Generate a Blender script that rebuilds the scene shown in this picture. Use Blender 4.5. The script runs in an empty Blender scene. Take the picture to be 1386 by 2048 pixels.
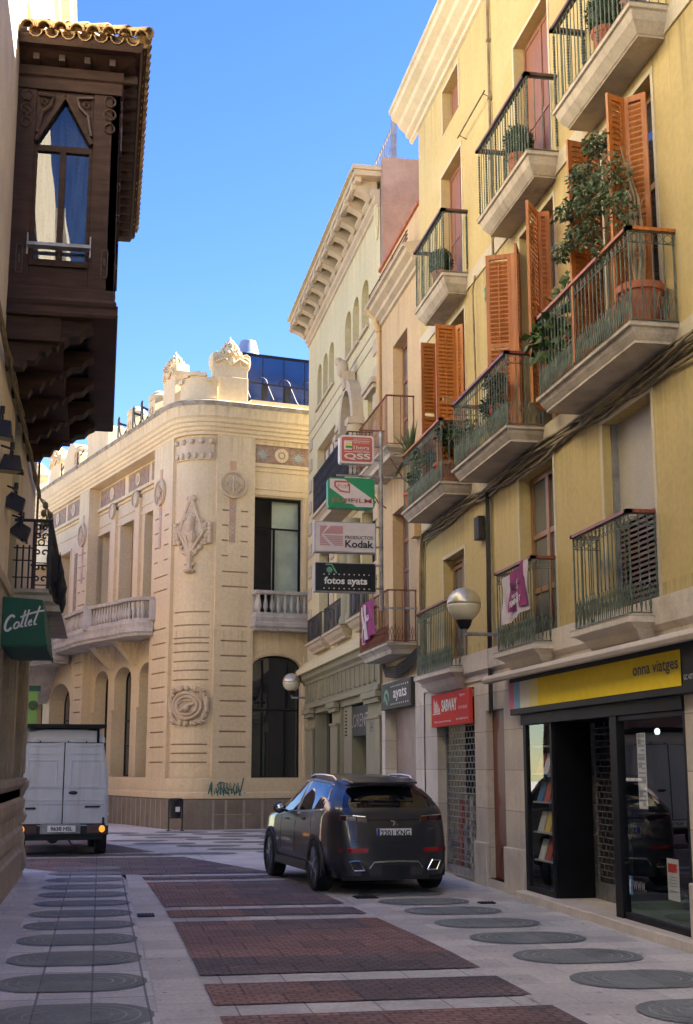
import bpy, bmesh, math, random
from mathutils import Vector, Matrix
R=math.radians; PI=math.pi
random.seed(7)
S=bpy.context.scene; COL=S.collection
# ---------------- camera, sky, sun, exposure ----------------
F_PX=2600.0; HZ=1534.0; PITCH=math.atan((HZ-1024)/F_PX)
YAW=math.atan((693-200)*math.cos(PITCH)/F_PX)
cam=bpy.data.cameras.new('camera'); camo=bpy.data.objects.new('camera',cam); COL.objects.link(camo)
cam.sensor_fit='VERTICAL'; cam.sensor_height=36.0; cam.lens=36.0*F_PX/2048.0
cam.clip_start=0.1; cam.clip_end=2000
camo.location=(0,0,1.72); camo.rotation_euler=(PI/2+PITCH,0,-YAW)
S.camera=camo
SUN_EL=R(36); SUN_AZ=R(12)   # azimuth measured from +X towards +Y
W=bpy.data.worlds.new('World'); S.world=W; W.use_nodes=True
wn=W.node_tree; bg=wn.nodes['Background']
sky=wn.nodes.new('ShaderNodeTexSky'); sky.sky_type='NISHITA'; sky.sun_disc=False
sky.sun_elevation=SUN_EL; sky.sun_rotation=PI/2-SUN_AZ
sky.air_density=1.0; sky.dust_density=0.0; sky.ozone_density=2.4; sky.altitude=600
hs=wn.nodes.new('ShaderNodeHueSaturation'); hs.inputs['Saturation'].default_value=1.27; hs.inputs['Hue'].default_value=.52; hs.inputs['Value'].default_value=.64
wn.links.new(sky.outputs[0],hs.inputs['Color']); wn.links.new(hs.outputs[0],bg.inputs[0]); bg.inputs[1].default_value=0.075
sl=bpy.data.lights.new('sun','SUN'); sl.energy=5.0; sl.angle=R(0.5); sl.color=(1.0,0.93,0.82)
so=bpy.data.objects.new('sun',sl); COL.objects.link(so)
sd=Vector((math.cos(SUN_EL)*math.cos(SUN_AZ),math.cos(SUN_EL)*math.sin(SUN_AZ),math.sin(SUN_EL)))
so.rotation_euler=sd.to_track_quat('Z','Y').to_euler(); so.location=(30,0,40)
S.view_settings.view_transform='Standard'; S.view_settings.look='None'
S.view_settings.exposure=3.1; S.view_settings.gamma=1
S.render.engine='CYCLES'
try:
    S.cycles.max_bounces=8; S.cycles.diffuse_bounces=5; S.cycles.glossy_bounces=3; S.cycles.transparent_max_bounces=12
except Exception: pass
# ---------------- materials ----------------
MATS={}
def mat(name,col,rough=.8,metal=0.,var=.12,vs=1.5,bump=.15,bs=40.,spec=.4,streak=0.,streak_col=None,dirt=None,ds=.7,coat=0.,wave=None,stretch=None,brick=None,fine=.04,brick2=None,drips=None):
    m=bpy.data.materials.new(name); m.use_nodes=True; nt=m.node_tree; N=nt.nodes; L=nt.links
    p=N['Principled BSDF']; p.inputs['Roughness'].default_value=rough; p.inputs['Metallic'].default_value=metal
    p.inputs['Specular IOR Level'].default_value=spec
    if coat: p.inputs['Coat Weight'].default_value=coat; p.inputs['Coat Roughness'].default_value=.05
    tc=N.new('ShaderNodeTexCoord'); src=tc.outputs['Object']
    if stretch:
        mp=N.new('ShaderNodeMapping'); mp.inputs['Scale'].default_value=stretch; L.new(src,mp.inputs[0]); ssrc=mp.outputs[0]
    else: ssrc=src
    def noise(sc,v=ssrc,det=5,ro=.6):
        n=N.new('ShaderNodeTexNoise'); n.inputs['Scale'].default_value=sc; n.inputs['Detail'].default_value=det; n.inputs['Roughness'].default_value=ro
        L.new(v,n.inputs['Vector']); return n.outputs['Fac']
    def ramp(f,a,b,lo=.35,hi=.65):
        r=N.new('ShaderNodeMapRange'); r.inputs[1].default_value=lo; r.inputs[2].default_value=hi; r.inputs[3].default_value=a; r.inputs[4].default_value=b
        L.new(f,r.inputs[0]); return r.outputs[0]
    def mix(fac,a,b,mode='MIX'):
        x=N.new('ShaderNodeMix'); x.data_type='RGBA'; x.blend_type=mode
        if isinstance(fac,float): x.inputs[0].default_value=fac
        else: L.new(fac,x.inputs[0])
        for i,q in ((6,a),(7,b)):
            if isinstance(q,(tuple,list)): x.inputs[i].default_value=(*q[:3],1)
            else: L.new(q,x.inputs[i])
        return x.outputs[2]
    c0=tuple(max(0,k*(1-var)) for k in col); c1=tuple(min(1,k*(1+var)) for k in col)
    c=mix(ramp(noise(vs),0,1),c0,c1)
    if fine: c=mix(ramp(noise(vs*14+6,src),0,1),c,mix(1.0,c,(1-fine*3,)*3,'MULTIPLY'))
    h=noise(bs,src)
    if dirt:
        dc,da,lo=dirt; c=mix(ramp(noise(ds,src,8,.7),0,da,lo,lo+.16),c,dc)
    if streak:
        mp=N.new('ShaderNodeMapping'); mp.inputs['Scale'].default_value=(3.2,3.2,.16); L.new(src,mp.inputs[0])
        c=mix(ramp(noise(1.6,mp.outputs[0],6,.65),0,streak,.5,.72),c,streak_col or tuple(k*.5 for k in col))
    if brick:   # (plane, width, height, mortar, mortar colour, offset): joints of the material's own blocks
        pl,bw,bh,mo,mc,of=brick
        sx=N.new('ShaderNodeSeparateXYZ'); L.new(src,sx.inputs[0]); cb=N.new('ShaderNodeCombineXYZ')
        a,b={'yz':(1,2),'xz':(0,2),'xy':(0,1)}[pl]
        L.new(sx.outputs[a],cb.inputs[0]); L.new(sx.outputs[b],cb.inputs[1])
        bk=N.new('ShaderNodeTexBrick'); bk.offset=of; bk.inputs['Scale'].default_value=1
        bk.inputs['Brick Width'].default_value=bw; bk.inputs['Row Height'].default_value=bh; bk.inputs['Mortar Size'].default_value=mo; bk.inputs['Mortar Smooth'].default_value=.2
        bk.inputs['Color1'].default_value=(.86,.86,.86,1); bk.inputs['Color2'].default_value=(1.12,1.1,1.06,1); bk.inputs['Mortar'].default_value=(*mc,1)
        L.new(cb.outputs[0],bk.inputs[0]); c=mix(1.0,c,bk.outputs['Color'],'MULTIPLY')
        mth=N.new('ShaderNodeMath'); mth.operation='MULTIPLY_ADD'; L.new(bk.outputs['Fac'],mth.inputs[0]); mth.inputs[1].default_value=-1.2; L.new(h,mth.inputs[2]); h=mth.outputs[0]
    if drips:
        sz=N.new('ShaderNodeSeparateXYZ'); L.new(src,sz.inputs[0]); mp=N.new('ShaderNodeMapping'); mp.inputs['Scale'].default_value=(7,7,.12); L.new(src,mp.inputs[0]); dn=ramp(noise(1.3,mp.outputs[0],6,.7),0,1,.47,.66); tot=None
        for lv,ln in drips:
            a_=N.new('ShaderNodeMapRange'); a_.inputs[1].default_value=lv-ln; a_.inputs[2].default_value=lv; L.new(sz.outputs[2],a_.inputs[0])
            b_=N.new('ShaderNodeMath'); b_.operation='LESS_THAN'; b_.inputs[1].default_value=lv; L.new(sz.outputs[2],b_.inputs[0])
            m_=N.new('ShaderNodeMath'); m_.operation='MULTIPLY'; L.new(a_.outputs[0],m_.inputs[0]); L.new(b_.outputs[0],m_.inputs[1])
            if tot is None: tot=m_.outputs[0]
            else:
                q_=N.new('ShaderNodeMath'); q_.operation='MAXIMUM'; L.new(tot,q_.inputs[0]); L.new(m_.outputs[0],q_.inputs[1]); tot=q_.outputs[0]
        m_=N.new('ShaderNodeMath'); m_.operation='MULTIPLY'; L.new(tot,m_.inputs[0]); L.new(dn,m_.inputs[1])
        k_=N.new('ShaderNodeMath'); k_.operation='MULTIPLY'; k_.inputs[1].default_value=.6; L.new(m_.outputs[0],k_.inputs[0]); c=mix(k_.outputs[0],c,tuple(x*.42 for x in col))
    if brick2:
        b2=N.new('ShaderNodeTexBrick'); b2.offset=.5; b2.inputs['Scale'].default_value=1; b2.inputs['Brick Width'].default_value=brick2[0]; b2.inputs['Row Height'].default_value=brick2[1]; b2.inputs['Mortar Size'].default_value=.009
        b2.inputs['Color1'].default_value=(.8,.82,.86,1); b2.inputs['Color2'].default_value=(1.22,1.12,1.05,1); b2.inputs['Mortar'].default_value=(.5,.47,.47,1); L.new(src,b2.inputs[0]); c=mix(1.0,c,b2.outputs['Color'],'MULTIPLY')
    if wave:    # (direction axis, scale, strength) ribs
        wv=N.new('ShaderNodeTexWave'); wv.bands_direction=wave[0]; wv.inputs['Scale'].default_value=wave[1]; L.new(src,wv.inputs['Vector'])
        mth=N.new('ShaderNodeMath'); mth.operation='MULTIPLY_ADD'; L.new(wv.outputs['Fac'],mth.inputs[0]); mth.inputs[1].default_value=wave[2]; L.new(h,mth.inputs[2]); h=mth.outputs[0]
    L.new(c,p.inputs['Base Color'])
    if bump:
        bm=N.new('ShaderNodeBump'); bm.inputs['Strength'].default_value=bump; bm.inputs['Distance'].default_value=.02; L.new(h,bm.inputs['Height']); L.new(bm.outputs[0],p.inputs['Normal'])
    rr=N.new('ShaderNodeMapRange'); rr.inputs[3].default_value=max(0,rough-.07); rr.inputs[4].default_value=min(1,rough+.07); L.new(noise(vs*3,src),rr.inputs[0]); L.new(rr.outputs[0],p.inputs['Roughness'])
    MATS[name]=m; return m
def flat(name,col,rough=.5,metal=0.,spec=.5,coat=0.,emit=None,es=1.):
    m=bpy.data.materials.new(name); m.use_nodes=True; N=m.node_tree.nodes; L=m.node_tree.links; p=N['Principled BSDF']
    p.inputs['Roughness'].default_value=rough; p.inputs['Metallic'].default_value=metal; p.inputs['Specular IOR Level'].default_value=spec
    p.inputs['Coat Weight'].default_value=coat
    tc=N.new('ShaderNodeTexCoord'); n=N.new('ShaderNodeTexNoise'); n.inputs['Scale'].default_value=9; n.inputs['Detail'].default_value=6; L.new(tc.outputs['Object'],n.inputs['Vector'])
    cr=N.new('ShaderNodeMix'); cr.data_type='RGBA'; cr.inputs[6].default_value=(*[k*.88 for k in col],1); cr.inputs[7].default_value=(*[min(1,k*1.08) for k in col],1)
    L.new(n.outputs['Fac'],cr.inputs[0]); L.new(cr.outputs[2],p.inputs['Base Color'])
    if emit: p.inputs['Emission Color'].default_value=(*emit,1); p.inputs['Emission Strength'].default_value=es
    MATS[name]=m; return m
def glass(name,tint=(.03,.035,.04),rough=.02,wob=.02,see=0.,curtain=None,ior=2.0,spec=.5,rmin=.02):
    """window glass: dark glossy pane; see>0 lets part of the light through to what stands behind"""
    m=bpy.data.materials.new(name); m.use_nodes=True; nt=m.node_tree; N=nt.nodes; L=nt.links; p=N['Principled BSDF']; out=N['Material Output']
    p.inputs['Base Color'].default_value=(*tint,1); p.inputs['Roughness'].default_value=rough; p.inputs['Specular IOR Level'].default_value=spec; p.inputs['IOR'].default_value=ior
    tc=N.new('ShaderNodeTexCoord'); n=N.new('ShaderNodeTexNoise'); n.inputs['Scale'].default_value=1.3; n.inputs['Detail'].default_value=1; L.new(tc.outputs['Object'],n.inputs['Vector'])
    bm=N.new('ShaderNodeBump'); bm.inputs['Strength'].default_value=wob*10; bm.inputs['Distance'].default_value=.02; L.new(n.outputs['Fac'],bm.inputs['Height']); L.new(bm.outputs[0],p.inputs['Normal'])
    if see:
        tr=N.new('ShaderNodeBsdfTransparent'); tr.inputs[0].default_value=(.9,.93,.92,1); gl=N.new('ShaderNodeBsdfGlossy'); gl.inputs['Roughness'].default_value=rough
        fr=N.new('ShaderNodeFresnel'); fr.inputs[0].default_value=1.55; L.new(bm.outputs[0],gl.inputs['Normal'])
        mr=N.new('ShaderNodeMapRange'); mr.inputs[3].default_value=rmin; mr.inputs[4].default_value=max(.2,rmin); L.new(fr.outputs[0],mr.inputs[0])
        mx=N.new('ShaderNodeMixShader'); L.new(mr.outputs[0],mx.inputs[0]); L.new(tr.outputs[0],mx.inputs[1]); L.new(gl.outputs[0],mx.inputs[2]); L.new(mx.outputs[0],out.inputs[0])
    MATS[name]=m; return m
# ---------------- frames (a wall's own u,v,z axes) ----------------
class Fr:
    def __init__(s,O,t,n): s.O=Vector((*O,0)); s.t=Vector((*t,0)).normalized(); s.n=Vector((*n,0)).normalized()
    def p(s,u,v,z): return s.O+s.t*u+s.n*v+Vector((0,0,z))
    def off(s,d): f=Fr(s.O[:2],s.t[:2],s.n[:2]); f.O=s.O+s.n*d; return f
class FrC:
    def __init__(s,C,rad,a0): s.C=Vector((*C,0)); s.R=rad; s.a0=a0
    def p(s,u,v,z):
        a=s.a0-u/s.R; return s.C+Vector((math.cos(a),math.sin(a),0))*(s.R+v)+Vector((0,0,z))
# ---------------- mesh builder ----------------
ORG={}
class MB:
    def __init__(s): s.v=[]; s.f=[]; s.cuts=[]
    def cut(s): s.cuts.append((len(s.v),len(s.f)))
    def each(s,*a,**k):
        v0=f0=0; out=[]
        for v1,f1 in s.cuts+[(len(s.v),len(s.f))]:
            if f1>f0:
                m=MB(); m.v=s.v[v0:v1]; m.f=[tuple(i-v0 for i in f) for f in s.f[f0:f1]]; out.append(m.build(*a,**k))
            v0,f0=v1,f1
        return out
    def add(s,vs,fs):
        b=len(s.v); s.v+= [tuple(x) for x in vs]; s.f+=[tuple(i+b for i in f) for f in fs]; return s
    def poly(s,pts): return s.add(pts,[tuple(range(len(pts)))])
    def hexa(s,P): return s.add(P,[(0,3,2,1),(4,5,6,7),(0,1,5,4),(1,2,6,5),(2,3,7,6),(3,0,4,7)])
    def box(s,x0,x1,y0,y1,z0,z1): return s.hexa([(x0,y0,z0),(x1,y0,z0),(x1,y1,z0),(x0,y1,z0),(x0,y0,z1),(x1,y0,z1),(x1,y1,z1),(x0,y1,z1)])
    def fbox(s,F,u0,u1,v0,v1,z0,z1):
        q=F.p; return s.hexa([q(u0,v0,z0),q(u1,v0,z0),q(u1,v1,z0),q(u0,v1,z0),q(u0,v0,z1),q(u1,v0,z1),q(u1,v1,z1),q(u0,v1,z1)])
    def bar(s,a,b,w,h,up=(0,0,1)):
        a=Vector(a); b=Vector(b); d=(b-a).normalized(); upv=Vector(up)
        if abs(d.dot(upv))>.95: upv=Vector((1,0,0))
        r=d.cross(upv).normalized()*w/2; q=r.cross(d).normalized()*h/2
        return s.hexa([a-r-q,a+r-q,a+r+q,a-r+q,b-r-q,b+r-q,b+r+q,b-r+q])
    def tube(s,pts,r,n=6,caps=True):
        pts=[Vector(p) for p in pts]; m=len(pts); rs=r if isinstance(r,(list,tuple)) else [r]*m
        ring=[]; prev=None
        for i,p in enumerate(pts):
            d=(pts[min(i+1,m-1)]-pts[max(i-1,0)])
            if d.length<1e-9: d=Vector((0,0,1))
            d.normalize()
            if prev is None:
                a=Vector((0,0,1)) if abs(d.z)<.9 else Vector((1,0,0)); x=d.cross(a).normalized()
            else: x=(prev-d*prev.dot(d)); x=x.normalized() if x.length>1e-6 else d.orthogonal().normalized()
            prev=x; y=d.cross(x); ring.append([p+(x*math.cos(2*PI*k/n)+y*math.sin(2*PI*k/n))*rs[i] for k in range(n)])
        b=len(s.v)
        for r_ in ring: s.v+=[tuple(q) for q in r_]
        for i in range(m-1):
            for k in range(n): s.f.append((b+i*n+k,b+i*n+(k+1)%n,b+(i+1)*n+(k+1)%n,b+(i+1)*n+k))
        if caps: s.f.append(tuple(b+k for k in range(n))[::-1]); s.f.append(tuple(b+(m-1)*n+k for k in range(n)))
        return s
    def lathe(s,c,prof,n=16,axis='z',sc=(1,1),caps=True):
        b=len(s.v); cx,cy,cz=c
        for r,z in prof:
            for k in range(n):
                a=2*PI*k/n; x=math.cos(a)*r*sc[0]; y=math.sin(a)*r*sc[1]
                s.v.append({'z':(cx+x,cy+y,cz+z),'y':(cx+x,cy+z,cz+y),'x':(cx+z,cy+x,cz+y)}[axis])
        for i in range(len(prof)-1):
            for k in range(n): s.f.append((b+i*n+k,b+i*n+(k+1)%n,b+(i+1)*n+(k+1)%n,b+(i+1)*n+k))
        if caps: s.f.append(tuple(b+k for k in range(n))[::-1]); s.f.append(tuple(b+(len(prof)-1)*n+k for k in range(n)))
        return s
    def prism(s,pts,vec):
        pts=[Vector(p) for p in pts]; v=Vector(vec); n=len(pts)
        return s.add(pts+[p+v for p in pts],[tuple(range(n))[::-1],tuple(range(n,2*n))]+[(i,(i+1)%n,n+(i+1)%n,n+i) for i in range(n)])
    def ball(s,c,r,seg=12,rings=7,sc=(1,1,1),jit=0,rnd=None):
        b=len(s.v); pr=[]
        for i in range(rings+1):
            t=PI*i/rings
            for k in range(seg):
                a=2*PI*k/seg; j=1+(rnd.uniform(-jit,jit) if rnd else 0)
                s.v.append((c[0]+r*j*math.sin(t)*math.cos(a)*sc[0],c[1]+r*j*math.sin(t)*math.sin(a)*sc[1],c[2]+r*j*math.cos(t)*sc[2]))
        for i in range(rings):
            for k in range(seg): s.f.append((b+i*seg+k,b+i*seg+(k+1)%seg,b+(i+1)*seg+(k+1)%seg,b+(i+1)*seg+k))
        return s
    def sweep(s,path,prof,closed=False,ends=True):
        """path: list of (x,y) walked with the outside on the right; prof: list of (out,z)"""
        m=len(path); P=[Vector(p) for p in path]; b=len(s.v); k=len(prof)
        for i,p in enumerate(P):
            if closed: d0=(p-P[i-1]).normalized(); d1=(P[(i+1)%m]-p).normalized()
            else:
                d0=(p-P[i-1]).normalized() if i else (P[1]-p).normalized()
                d1=(P[i+1]-p).normalized() if i<m-1 else d0
            n0=Vector((d0.y,-d0.x)); n1=Vector((d1.y,-d1.x)); nn=(n0+n1)
            nn=nn.normalized()/max(.35,nn.normalized().dot(n0))
            for o,z in prof: s.v.append((p.x+nn.x*o,p.y+nn.y*o,z))
        for i in range(m if closed else m-1):
            j=(i+1)%m
            for q in range(k-1): s.f.append((b+i*k+q,b+j*k+q,b+j*k+q+1,b+i*k+q+1))
        if ends and not closed: s.f.append(tuple(b+q for q in range(k))[::-1]); s.f.append(tuple(b+(m-1)*k+q for q in range(k)))
        return s
    def build(s,name,mt,parent=None,smooth=False,bevel=0,label=None,local=False):
        me=bpy.data.meshes.new(name); me.from_pydata(s.v,[],s.f); me.validate(); me.update()
        o=bpy.data.objects.new(name,me); COL.objects.link(o)
        if mt is not None: me.materials.append(MATS[mt] if isinstance(mt,str) else mt)
        if smooth:
            for p in me.polygons: p.use_smooth=True
            if smooth!='all':
                try: me.set_sharp_from_angle(angle=R(smooth if smooth is not True and smooth>1 else 40))
                except Exception: pass
        if parent is not None:
            o.parent=parent
            if not local: o.location=-ORG.get(parent.name,Vector((0,0,0)))
        ORG[o.name]=Vector((0,0,0))
        if bevel:
            bv=o.modifiers.new('bevel','BEVEL'); bv.width=bevel; bv.segments=2; bv.limit_method='ANGLE'; bv.angle_limit=R(40)
        if label: o['label']=label
        return o
def thing(name,label,cat,loc=(0,0,0),rz=0,group=None):
    o=bpy.data.objects.new(name,None); COL.objects.link(o); o.location=loc; o.rotation_euler=(0,0,rz); o.empty_display_size=.3
    o['label']=label; o['category']=cat
    if group: o['group']=group
    ORG[o.name]=Vector(loc); return o
def tag(o,label,cat,group=None):
    o['label']=label; o['category']=cat
    if group: o['group']=group
    return o
def struct(name,mb,m,**k):
    o=mb.build(name,m,**k); o['kind']='structure'; return o
def ellipse_top(u0,u1,zs,rise,n=12):
    c=(u0+u1)/2; a=(u1-u0)/2
    return [(c-a*math.cos(PI*i/n), zs+rise*math.sin(PI*i/n)) for i in range(n+1)]
def facade(mb,F,u0,u1,z0,z1,ops=(),v=0,du=None,dz=None):
    """wall sheet with openings (u0,u1,z0,z1,rise,depth,back)"""
    us=sorted({round(x,4) for o in ops for x in o[:2] if u0<x<u1}|{u0,u1}); zs=sorted({round(x,4) for o in ops for x in o[2:4] if z0<x<z1}|{z0,z1})
    if du:
        nu=[us[0]]
        for a,b in zip(us,us[1:]):
            k=max(1,math.ceil((b-a)/du)); nu+=[a+(b-a)*i/k for i in range(1,k+1)]
        us=nu
    for a,b in zip(us,us[1:]):
        for c,d in zip(zs,zs[1:]):
            mu=(a+b)/2; mz=(c+d)/2
            if any(o[0]<mu<o[1] and o[2]<mz<o[3] for o in ops): continue
            mb.poly([F.p(a,v,c),F.p(b,v,c),F.p(b,v,d),F.p(a,v,d)])
    for o in ops:
        a,b,c,d,rise,dep=o[:6]; w=v-dep
        if rise:
            cur=ellipse_top(a,b,d-rise,rise)
            for (ua,za),(ub,zb) in zip(cur,cur[1:]):
                mb.poly([F.p(ua,v,za),F.p(ub,v,zb),F.p(ub,v,d),F.p(ua,v,d)])
                mb.poly([F.p(ua,v,za),F.p(ub,v,zb),F.p(ub,w,zb),F.p(ua,w,za)])
            sp=d-rise
        else:
            sp=d; mb.poly([F.p(a,v,d),F.p(b,v,d),F.p(b,w,d),F.p(a,w,d)])
        mb.poly([F.p(a,v,c),F.p(a,v,sp),F.p(a,w,sp),F.p(a,w,c)]); mb.poly([F.p(b,v,c),F.p(b,v,sp),F.p(b,w,sp),F.p(b,w,c)])
        mb.poly([F.p(a,v,c),F.p(b,v,c),F.p(b,w,c),F.p(a,w,c)])
        if len(o)>6 and o[6]:
            if rise:
                pts=[F.p(a,w,c)]+[F.p(uu,w,zz) for uu,zz in ellipse_top(a,b,d-rise,rise)]+[F.p(b,w,c)]; mb.poly(pts)
            else: mb.poly([F.p(a,w,c),F.p(b,w,c),F.p(b,w,d),F.p(a,w,d)])
def pane(F,a,b,c,d,v,mt,parent,rise=0,name='pane'):
    m=MB()
    if rise: m.poly([F.p(a,v,c)]+[F.p(x,v,z) for x,z in ellipse_top(a,b,d-rise,rise)]+[F.p(b,v,c)])
    else: m.poly([F.p(a,v,c),F.p(b,v,c),F.p(b,v,d),F.p(a,v,d)])
    return m.build(name,mt,parent)
def frame(F,a,b,c,d,v,mt,parent,w=.06,th=.05,mull=1,trans=(),rise=0,name='window_frame',gl='glass_dark',curtain=None,kick=0):
    """window: frame part with pane sub-part"""
    m=MB(); sp=d-rise
    m.fbox(F,a,a+w,v-th,v,c,sp); m.fbox(F,b-w,b,v-th,v,c,sp); m.fbox(F,a+w,b-w,v-th,v,c,c+w+kick)
    if rise:
        cur=ellipse_top(a,b,sp,rise); cu2=ellipse_top(a+w,b-w,sp,rise-w)
        for i in range(len(cur)-1):
            q=[F.p(cur[i][0],v,cur[i][1]),F.p(cur[i+1][0],v,cur[i+1][1]),F.p(cu2[i+1][0],v,cu2[i+1][1]),F.p(cu2[i][0],v,cu2[i][1])]
            m.prism(q,F.p(0,-th,0)-F.p(0,0,0))
    else: m.fbox(F,a+w,b-w,v-th,v,d-w,d)
    for i in range(mull):
        x=a+(b-a)*(i+1)/(mull+1); m.fbox(F,x-w*.6,x+w*.6,v-th*.9,v+.004,c+w+kick,(d-w if not rise else d-rise*.15-w))
    for t in trans: m.fbox(F,a+w,b-w,v-th*.8,v-.004,t-w*.4,t+w*.4)
    fo=m.build(name,mt,parent)
    pane(F,a+w*.5,b-w*.5,c+w*.5,d-w*.5,v-th*.5,gl,fo,rise=max(0,rise-w*.5))
    if curtain: pane(F,a+w*.5,b-w*.5,c+w*.5,d-w*.5,v-th-.05,curtain,fo,rise=max(0,rise-w*.5),name='curtain')
    return fo
_tdg=[0]
def text(name,s,org,xd,zd,w,h,mt,parent=None,bold=0.,ext=.004,shear=0.,sx=1.,label=None):
    """lettering as a thin raised mesh; fitted to width w and height h, org = lower left corner"""
    cu=bpy.data.curves.new('t','FONT'); cu.body=s; cu.size=1; cu.offset=bold; cu.shear=shear; cu.extrude=0; cu.resolution_u=3
    o=bpy.data.objects.new('t',cu); COL.objects.link(o); bpy.context.view_layer.update()
    dg=bpy.context.evaluated_depsgraph_get(); me=bpy.data.meshes.new_from_object(o.evaluated_get(dg))
    vs=[v.co.copy() for v in me.vertices]; fs=[tuple(p.vertices) for p in me.polygons]
    bpy.data.objects.remove(o); bpy.data.curves.remove(cu); bpy.data.meshes.remove(me)
    x0=min(v.x for v in vs); x1=max(v.x for v in vs); y0=min(v.y for v in vs); y1=max(v.y for v in vs)
    org=Vector(org); xd=Vector(xd).normalized(); zd=Vector(zd).normalized(); nd=xd.cross(zd)
    kx=w/(x1-x0); ky=h/(y1-y0)
    m=MB(); m.add([org+xd*((v.x-x0)*kx)+zd*((v.y-y0)*ky)+nd*ext for v in vs],fs)
    return m.build(name,mt,parent,label=label)
def ribbon(mb,pts,w,nrm):
    """flat painted stroke"""
    P=[Vector(p) for p in pts]; nv=Vector(nrm); L_=[];
    for i,p in enumerate(P):
        d=(P[min(i+1,len(P)-1)]-P[max(i-1,0)]).normalized(); q=d.cross(nv).normalized()*w/2; L_.append((p-q,p+q))
    for (a,b),(c,d) in zip(L_,L_[1:]): mb.poly([a,b,d,c])
def leaves(mb,c,rad,n,size,rnd,shell=.35,asp=.45,droop=0.,flat_=False):
    cx,cy,cz=c; rx,ry,rz=rad
    for _ in range(n):
        while True:
            p=Vector((rnd.uniform(-1,1),rnd.uniform(-1,1),rnd.uniform(-1,1)))
            if shell<p.length<1: break
        o=Vector((cx+p.x*rx,cy+p.y*ry,cz+p.z*rz)); d=Vector((rnd.uniform(-1,1)+p.x*.6,rnd.uniform(-1,1)+p.y*.6,rnd.uniform(-1,.6)-droop)).normalized()
        q=d.orthogonal().normalized(); q=Matrix.Rotation(rnd.uniform(0,6.28),3,d)@q; s=size*rnd.uniform(.6,1.3); nn=d.cross(q)
        a=o; b=o+d*s*.5+q*s*asp*.5-nn*s*.05; e=o+d*s-nn*s*.18; f=o+d*s*.5-q*s*asp*.5-nn*s*.05; g=o+d*s*.5+nn*s*.03
        mb.add([a,b,e,f,g],[(0,1,4),(1,2,4),(2,3,4),(3,0,4)])
# ---------------- the palette ----------------
mat('yellow_plaster',(.54,.425,.185),.9,var=.07,vs=.5,bump=.14,bs=60,streak=.5,streak_col=(.46,.36,.18),dirt=((.6,.5,.27),.5,.53),ds=.35,drips=((5.98,1.3),(9.4,1.5),(13.9,1.2),(3.6,.3)))
mat('pale_trim',(.58,.51,.36),.85,var=.08,bump=.12,bs=50,streak=.3)
mat('cream_plaster',(.62,.54,.31),.9,var=.05,vs=.5,bump=.1,bs=60,streak=.3,streak_col=(.45,.38,.22),drips=((14.0,1.2),(11.6,.8),(7.7,1.2)))
mat('cream_stone',(.5,.41,.29),.85,var=.1,bump=.2,bs=30,streak=.3)
mat('beige_plaster',(.58,.42,.23),.9,var=.09,vs=.7,bump=.15,bs=50,streak=.4,streak_col=(.38,.27,.16),dirt=((.45,.34,.22),.5,.55),drips=((11.1,1.2),(7.55,1.4)))
mat('pink_render',(.3,.2,.16),.95,var=.16,vs=1.6,bump=.3,bs=35,streak=.5,streak_col=(.25,.15,.11),dirt=((.42,.3,.24),.6,.5))
mat('peach_plaster',(.78,.62,.37),.88,var=.06,vs=.5,bump=.1,bs=55,streak=.3,streak_col=(.55,.4,.22),dirt=((.8,.65,.42),.45,.55),drips=((11.35,.9),(5.6,.9),(12.2,.5)))
mat('peach_relief',(.66,.52,.34),.85,var=.12,bump=.25,bs=35,streak=.3)
mat('pink_marble',(.62,.36,.2),.6,var=.12,bump=.1)
mat('frieze_tile',(.34,.25,.18),.8,spec=.15,var=.3,vs=7,bump=.2,bs=30,dirt=((.5,.22,.14),.7,.5),ds=9)
mat('weathered_cornice',(.36,.3,.21),.95,var=.3,vs=4,bump=.5,bs=30,dirt=((.13,.11,.08),.8,.5),ds=3)
mat('plinth_stone',(.27,.22,.16),.85,var=.2,vs=1.2,bump=.3,bs=30,dirt=((.13,.11,.09),.7,.5),ds=1.2,streak=.4)
mat('plinth_joint',(.4,.33,.24),.8,var=.12,bump=.2)
mat('grey_stone',(.52,.48,.42),.85,var=.15,vs=2,bump=.35,bs=30,streak=.55,streak_col=(.16,.14,.12))
mat('pier_stone',(.68,.61,.51),.75,var=.1,vs=1.3,bump=.25,bs=25,dirt=((.36,.28,.2),.6,.56),ds=1.1,streak=.25,brick=('yz',30,.56,.006,(.55,.5,.42),.5))
mat('pier_stone_plain',(.68,.61,.51),.75,var=.1,vs=1.3,bump=.25,bs=25,dirt=((.36,.28,.2),.6,.56),ds=1.1,streak=.25)
mat('left_stone',(.46,.39,.3),.8,var=.12,vs=1.2,bump=.3,bs=25,dirt=((.26,.21,.15),.6,.54),ds=1.4,streak=.3)
mat('left_plaster',(.74,.66,.5),.9,var=.08,bump=.12,bs=50,streak=.35,streak_col=(.4,.33,.22))
mat('olive_paint',(.27,.25,.155),.6,var=.07,bump=.1,streak=.2)
mat('slab_stone',(.52,.46,.37),.85,var=.14,vs=2.5,bump=.35,bs=30,dirt=((.2,.17,.13),.75,.56),ds=2.3,streak=.5,streak_col=(.24,.2,.15))
mat('iron_green',(.12,.155,.125),.55,metal=.3,var=.35,vs=8,bump=.2,bs=80)
mat('iron_black',(.03,.03,.035),.5,metal=.4,var=.3,vs=6,bump=.2,bs=80)
mat('iron_rust',(.2,.07,.04),.65,metal=.3,var=.3,vs=8,bump=.2,bs=80)
mat('galvanised',(.3,.3,.31),.5,metal=.6,var=.25,vs=6,bump=.15)
mat('rail_wood',(.26,.07,.045),.4,var=.25,vs=4,bump=.15,stretch=(8,1,8))
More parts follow.
